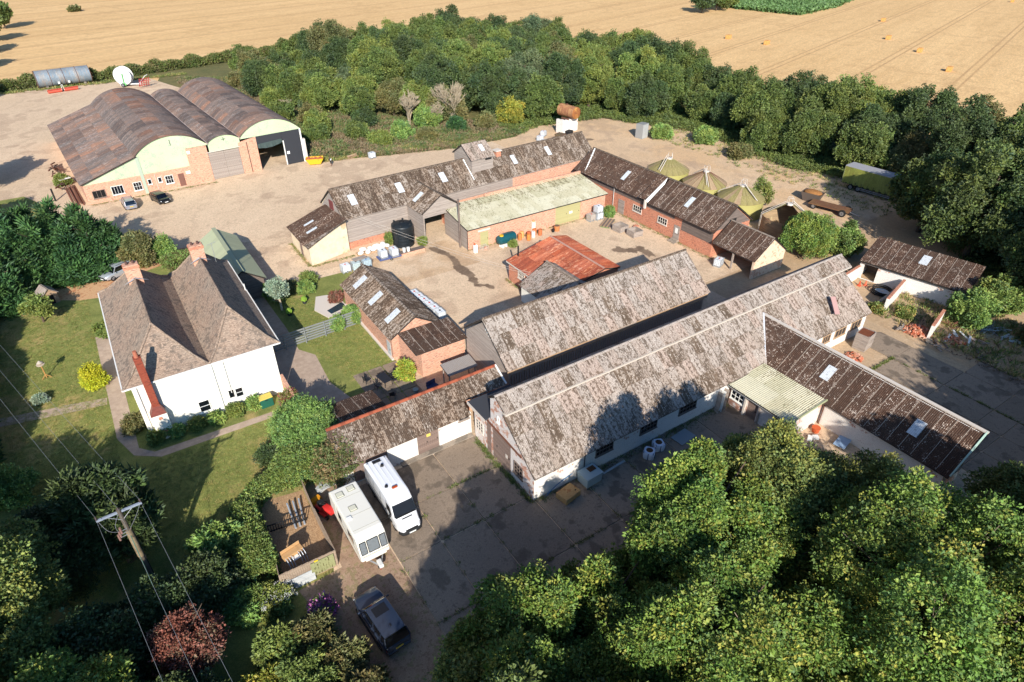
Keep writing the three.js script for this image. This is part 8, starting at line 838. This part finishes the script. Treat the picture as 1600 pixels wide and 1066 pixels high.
carpet('verge_grass', 'rough grass along the yard edges', 4200, r => { const u = r(); if (u < .45) { const x = 36 + r() * 48, z = -122 + (x - 36) * .18 + (r() - .5) * 4 - Math.max(0, x - 62) * .25; return [x, z, .05]; } if (u < .7) return [72 + r() * 12, -32 + r() * 28, .04]; if (u < .85) return [-30 + r() * 60, -219.4 + (r() - .5) * 3, .05]; return [100 + r() * 12, -100 + r() * 55, .05]; }, SP.grass[0], PAL.grass.concat([lin(0xa89860)]), 93, 1.5);
carpet('joint_weeds', 'weeds growing in the joints of the concrete', 1500, r => { const X = [9.6, 13.1, 16.9, 21.4, 26, 30.6], Z = [-34, -29.6, -23.7, -18]; const u = r(), j = () => (r() - .5) * .1; if (u < .4) { const x = 9.6 + r() * 26, z = Z[Math.floor(r() * 4)]; if (z < -29.7 && x > 21) return null; return smp(nMid, x / 12, z / 9) > .55 ? [x, z + j(), .02] : null; } if (u < .55) { const x = X[Math.floor(r() * 6)], z = -34 + r() * 18; if (z < -29 && x > 21) return null; return smp(nMid, x / 9, z / 12) > .55 ? [x + j(), z, .02] : null; } if (u < .7) return [21 + r() * 23, -28.95 + r() * r() * .8, .02]; if (u < .82) return [21.1 - r() * r() * .5, -38 + r() * 9, .02]; if (u < .9) return [57 + r() * 8, -24.2 + j(), .02]; if (u < .95) return [64.8 + j(), -24 + r() * 14, .02]; return [53 + r() * 2.4, -29 + r() * 18, .02]; }, SP.grass[0], PAL.grass.concat(PAL.oak), 94, .62);
carpet('wall_weeds', 'weeds and debris along the foot of the yard walls', 1500, r => { const u = r(), k = r() * r(); if (u < .22) return [66.8 - k * .9, -72 + r() * 21, .02]; if (u < .4) return [-3 + r() * 20, -120.3 + k * .8 - (r() * 0), .02]; if (u < .55) return [40 + r() * 25, -71.9 + k * .5, .02]; if (u < .68) return [19.9 - k * .6, -88 + r() * 8.5, .02]; if (u < .8) return [26 + k * .6, -67 + r() * 14, .02]; if (u < .9) return [40 - k * .6, -62 + r() * 7, .02]; return [20 + r() * 6, -79.4 + k * .6, .02]; }, SP.grass[0], PAL.grass.concat([lin(0xa08c5c), lin(0x8a7850)]), 98, .5);
{ const LA = [[-17, -86], [-6.2, -86], [-6.3, -51], [8.4, -51], [7.6, -43.5], [1, -41.5], [0, -33], [-4, -33], [-13, -44]], LB = [[12.6, -75], [19.9, -67.6], [20, -53.4], [15, -53], [13.6, -59]]; const cols = [0x74803c, 0x849046, 0x96934f, 0xa8985c, 0x6a7836].map(lin); carpet('lawn_grass', 'short mown grass tufts of the lawns', 26000, r => { const big = r() < .82; const x = big ? -17 + r() * 26 : 12 + r() * 8.5, z = big ? -87 + r() * 56 : -75 + r() * 22; return polyIn(big ? LA : LB, x, z) ? [x, z, -.02] : null; }, spray(9, .11, .02, .13, 33, 3, .15), cols, 99, 1.0); }
carpet('yard_litter', 'dead twigs and litter strewn beside the right yard', 420, r => [71 + r() * 13, -27 + r() * 14, .03], SP.grass[0], [lin(0x6a5440), lin(0x8a7456), lin(0xa08a6a), lin(0x54463a)], 120, .9);
carpet('maize_crop', 'block of green maize in the far field', 5200, r => { const x = 282 + r() * 90, z = -262 + r() * 64; const row = Math.round(z / 1.5) * 1.5 + (r() - .5) * .3; return polyIn(MAIZE, x, row) ? [x, row, 1.0] : null; }, SP.far[0], [lin(0x4c6a34), lin(0x587640), lin(0x64804a)], 95, 1.15);
{ const wf = [lin(0xe4e4e0), lin(0xd8d8d0)]; carpet('white_flowers', 'scatter of small white flowers in the leafy border', 160, r => [-.2 + r() * 2.6, -32.2 + r() * 1.7, .75 + r() * .3], SP.bush[0], wf, 96, .28); carpet('fallen_leaves', 'brown leaves blown against the barn foot', 500, r => { const u = r(); return u < .6 ? [22 + r() * 20, -28.9 + r() * r() * 1.4, .03] : [44 + r() * 4, -21.8 + r() * 3, .03]; }, SP.grass[0], [lin(0x6a5038), lin(0x5a4430), lin(0x80623c)], 97, .35); }
// scattered field and edge trees
tree('field_tree', 'dark round tree standing alone in the far stubble', 257.5, -229.5, 9, 5, { n: 420, geo: SP.far, pal: PAL.dark }); tree('field_tree', 'second tree beside the maize at the top edge', 270, -232, 9.5, 5.5, { n: 460, geo: SP.far, pal: PAL.oak }); tree('field_tree', 'third tree at the maize corner', 281, -236, 8, 4.5, { n: 380, geo: SP.far, pal: PAL.light }); bush('field_bush', 'small scrubby bush alone in the far left stubble', 13.5, -397, 2.2, 2.4, PAL.brown, 160, { geo: SP.far, size: .8 }); tree('yard_tree', 'tree at the left edge beside the yard', -18.5, -138, 8.5, 4, { n: 700, pal: PAL.oak }); tree('yard_tree', 'second tree at the left edge further back', -22.5, -212, 8, 3.8, { n: 600, pal: PAL.brown }); tree('yard_tree', 'tree at the left edge above the conifers', -17.8, -118, 6, 3, { n: 500, pal: PAL.light }); [[-19, -258], [-17, -290], [-14, -318], [-10, -352]].forEach(([x, z], i) => tree('boundary_tree', ['first', 'second', 'third', 'fourth'][i] + ' boundary tree beyond the left edge throwing shade on the stubble', x - 4, z, 9, 4.2, { n: 380, geo: SP.far, pal: PAL.oak }));
struct('roadside_grass', sheet([[-60, -131], [-12, -131], [-9, -124], [-9.5, -101], [-14, -97], [-60, -97]], -.006), lawnM);

renderer.render(scene, camera);
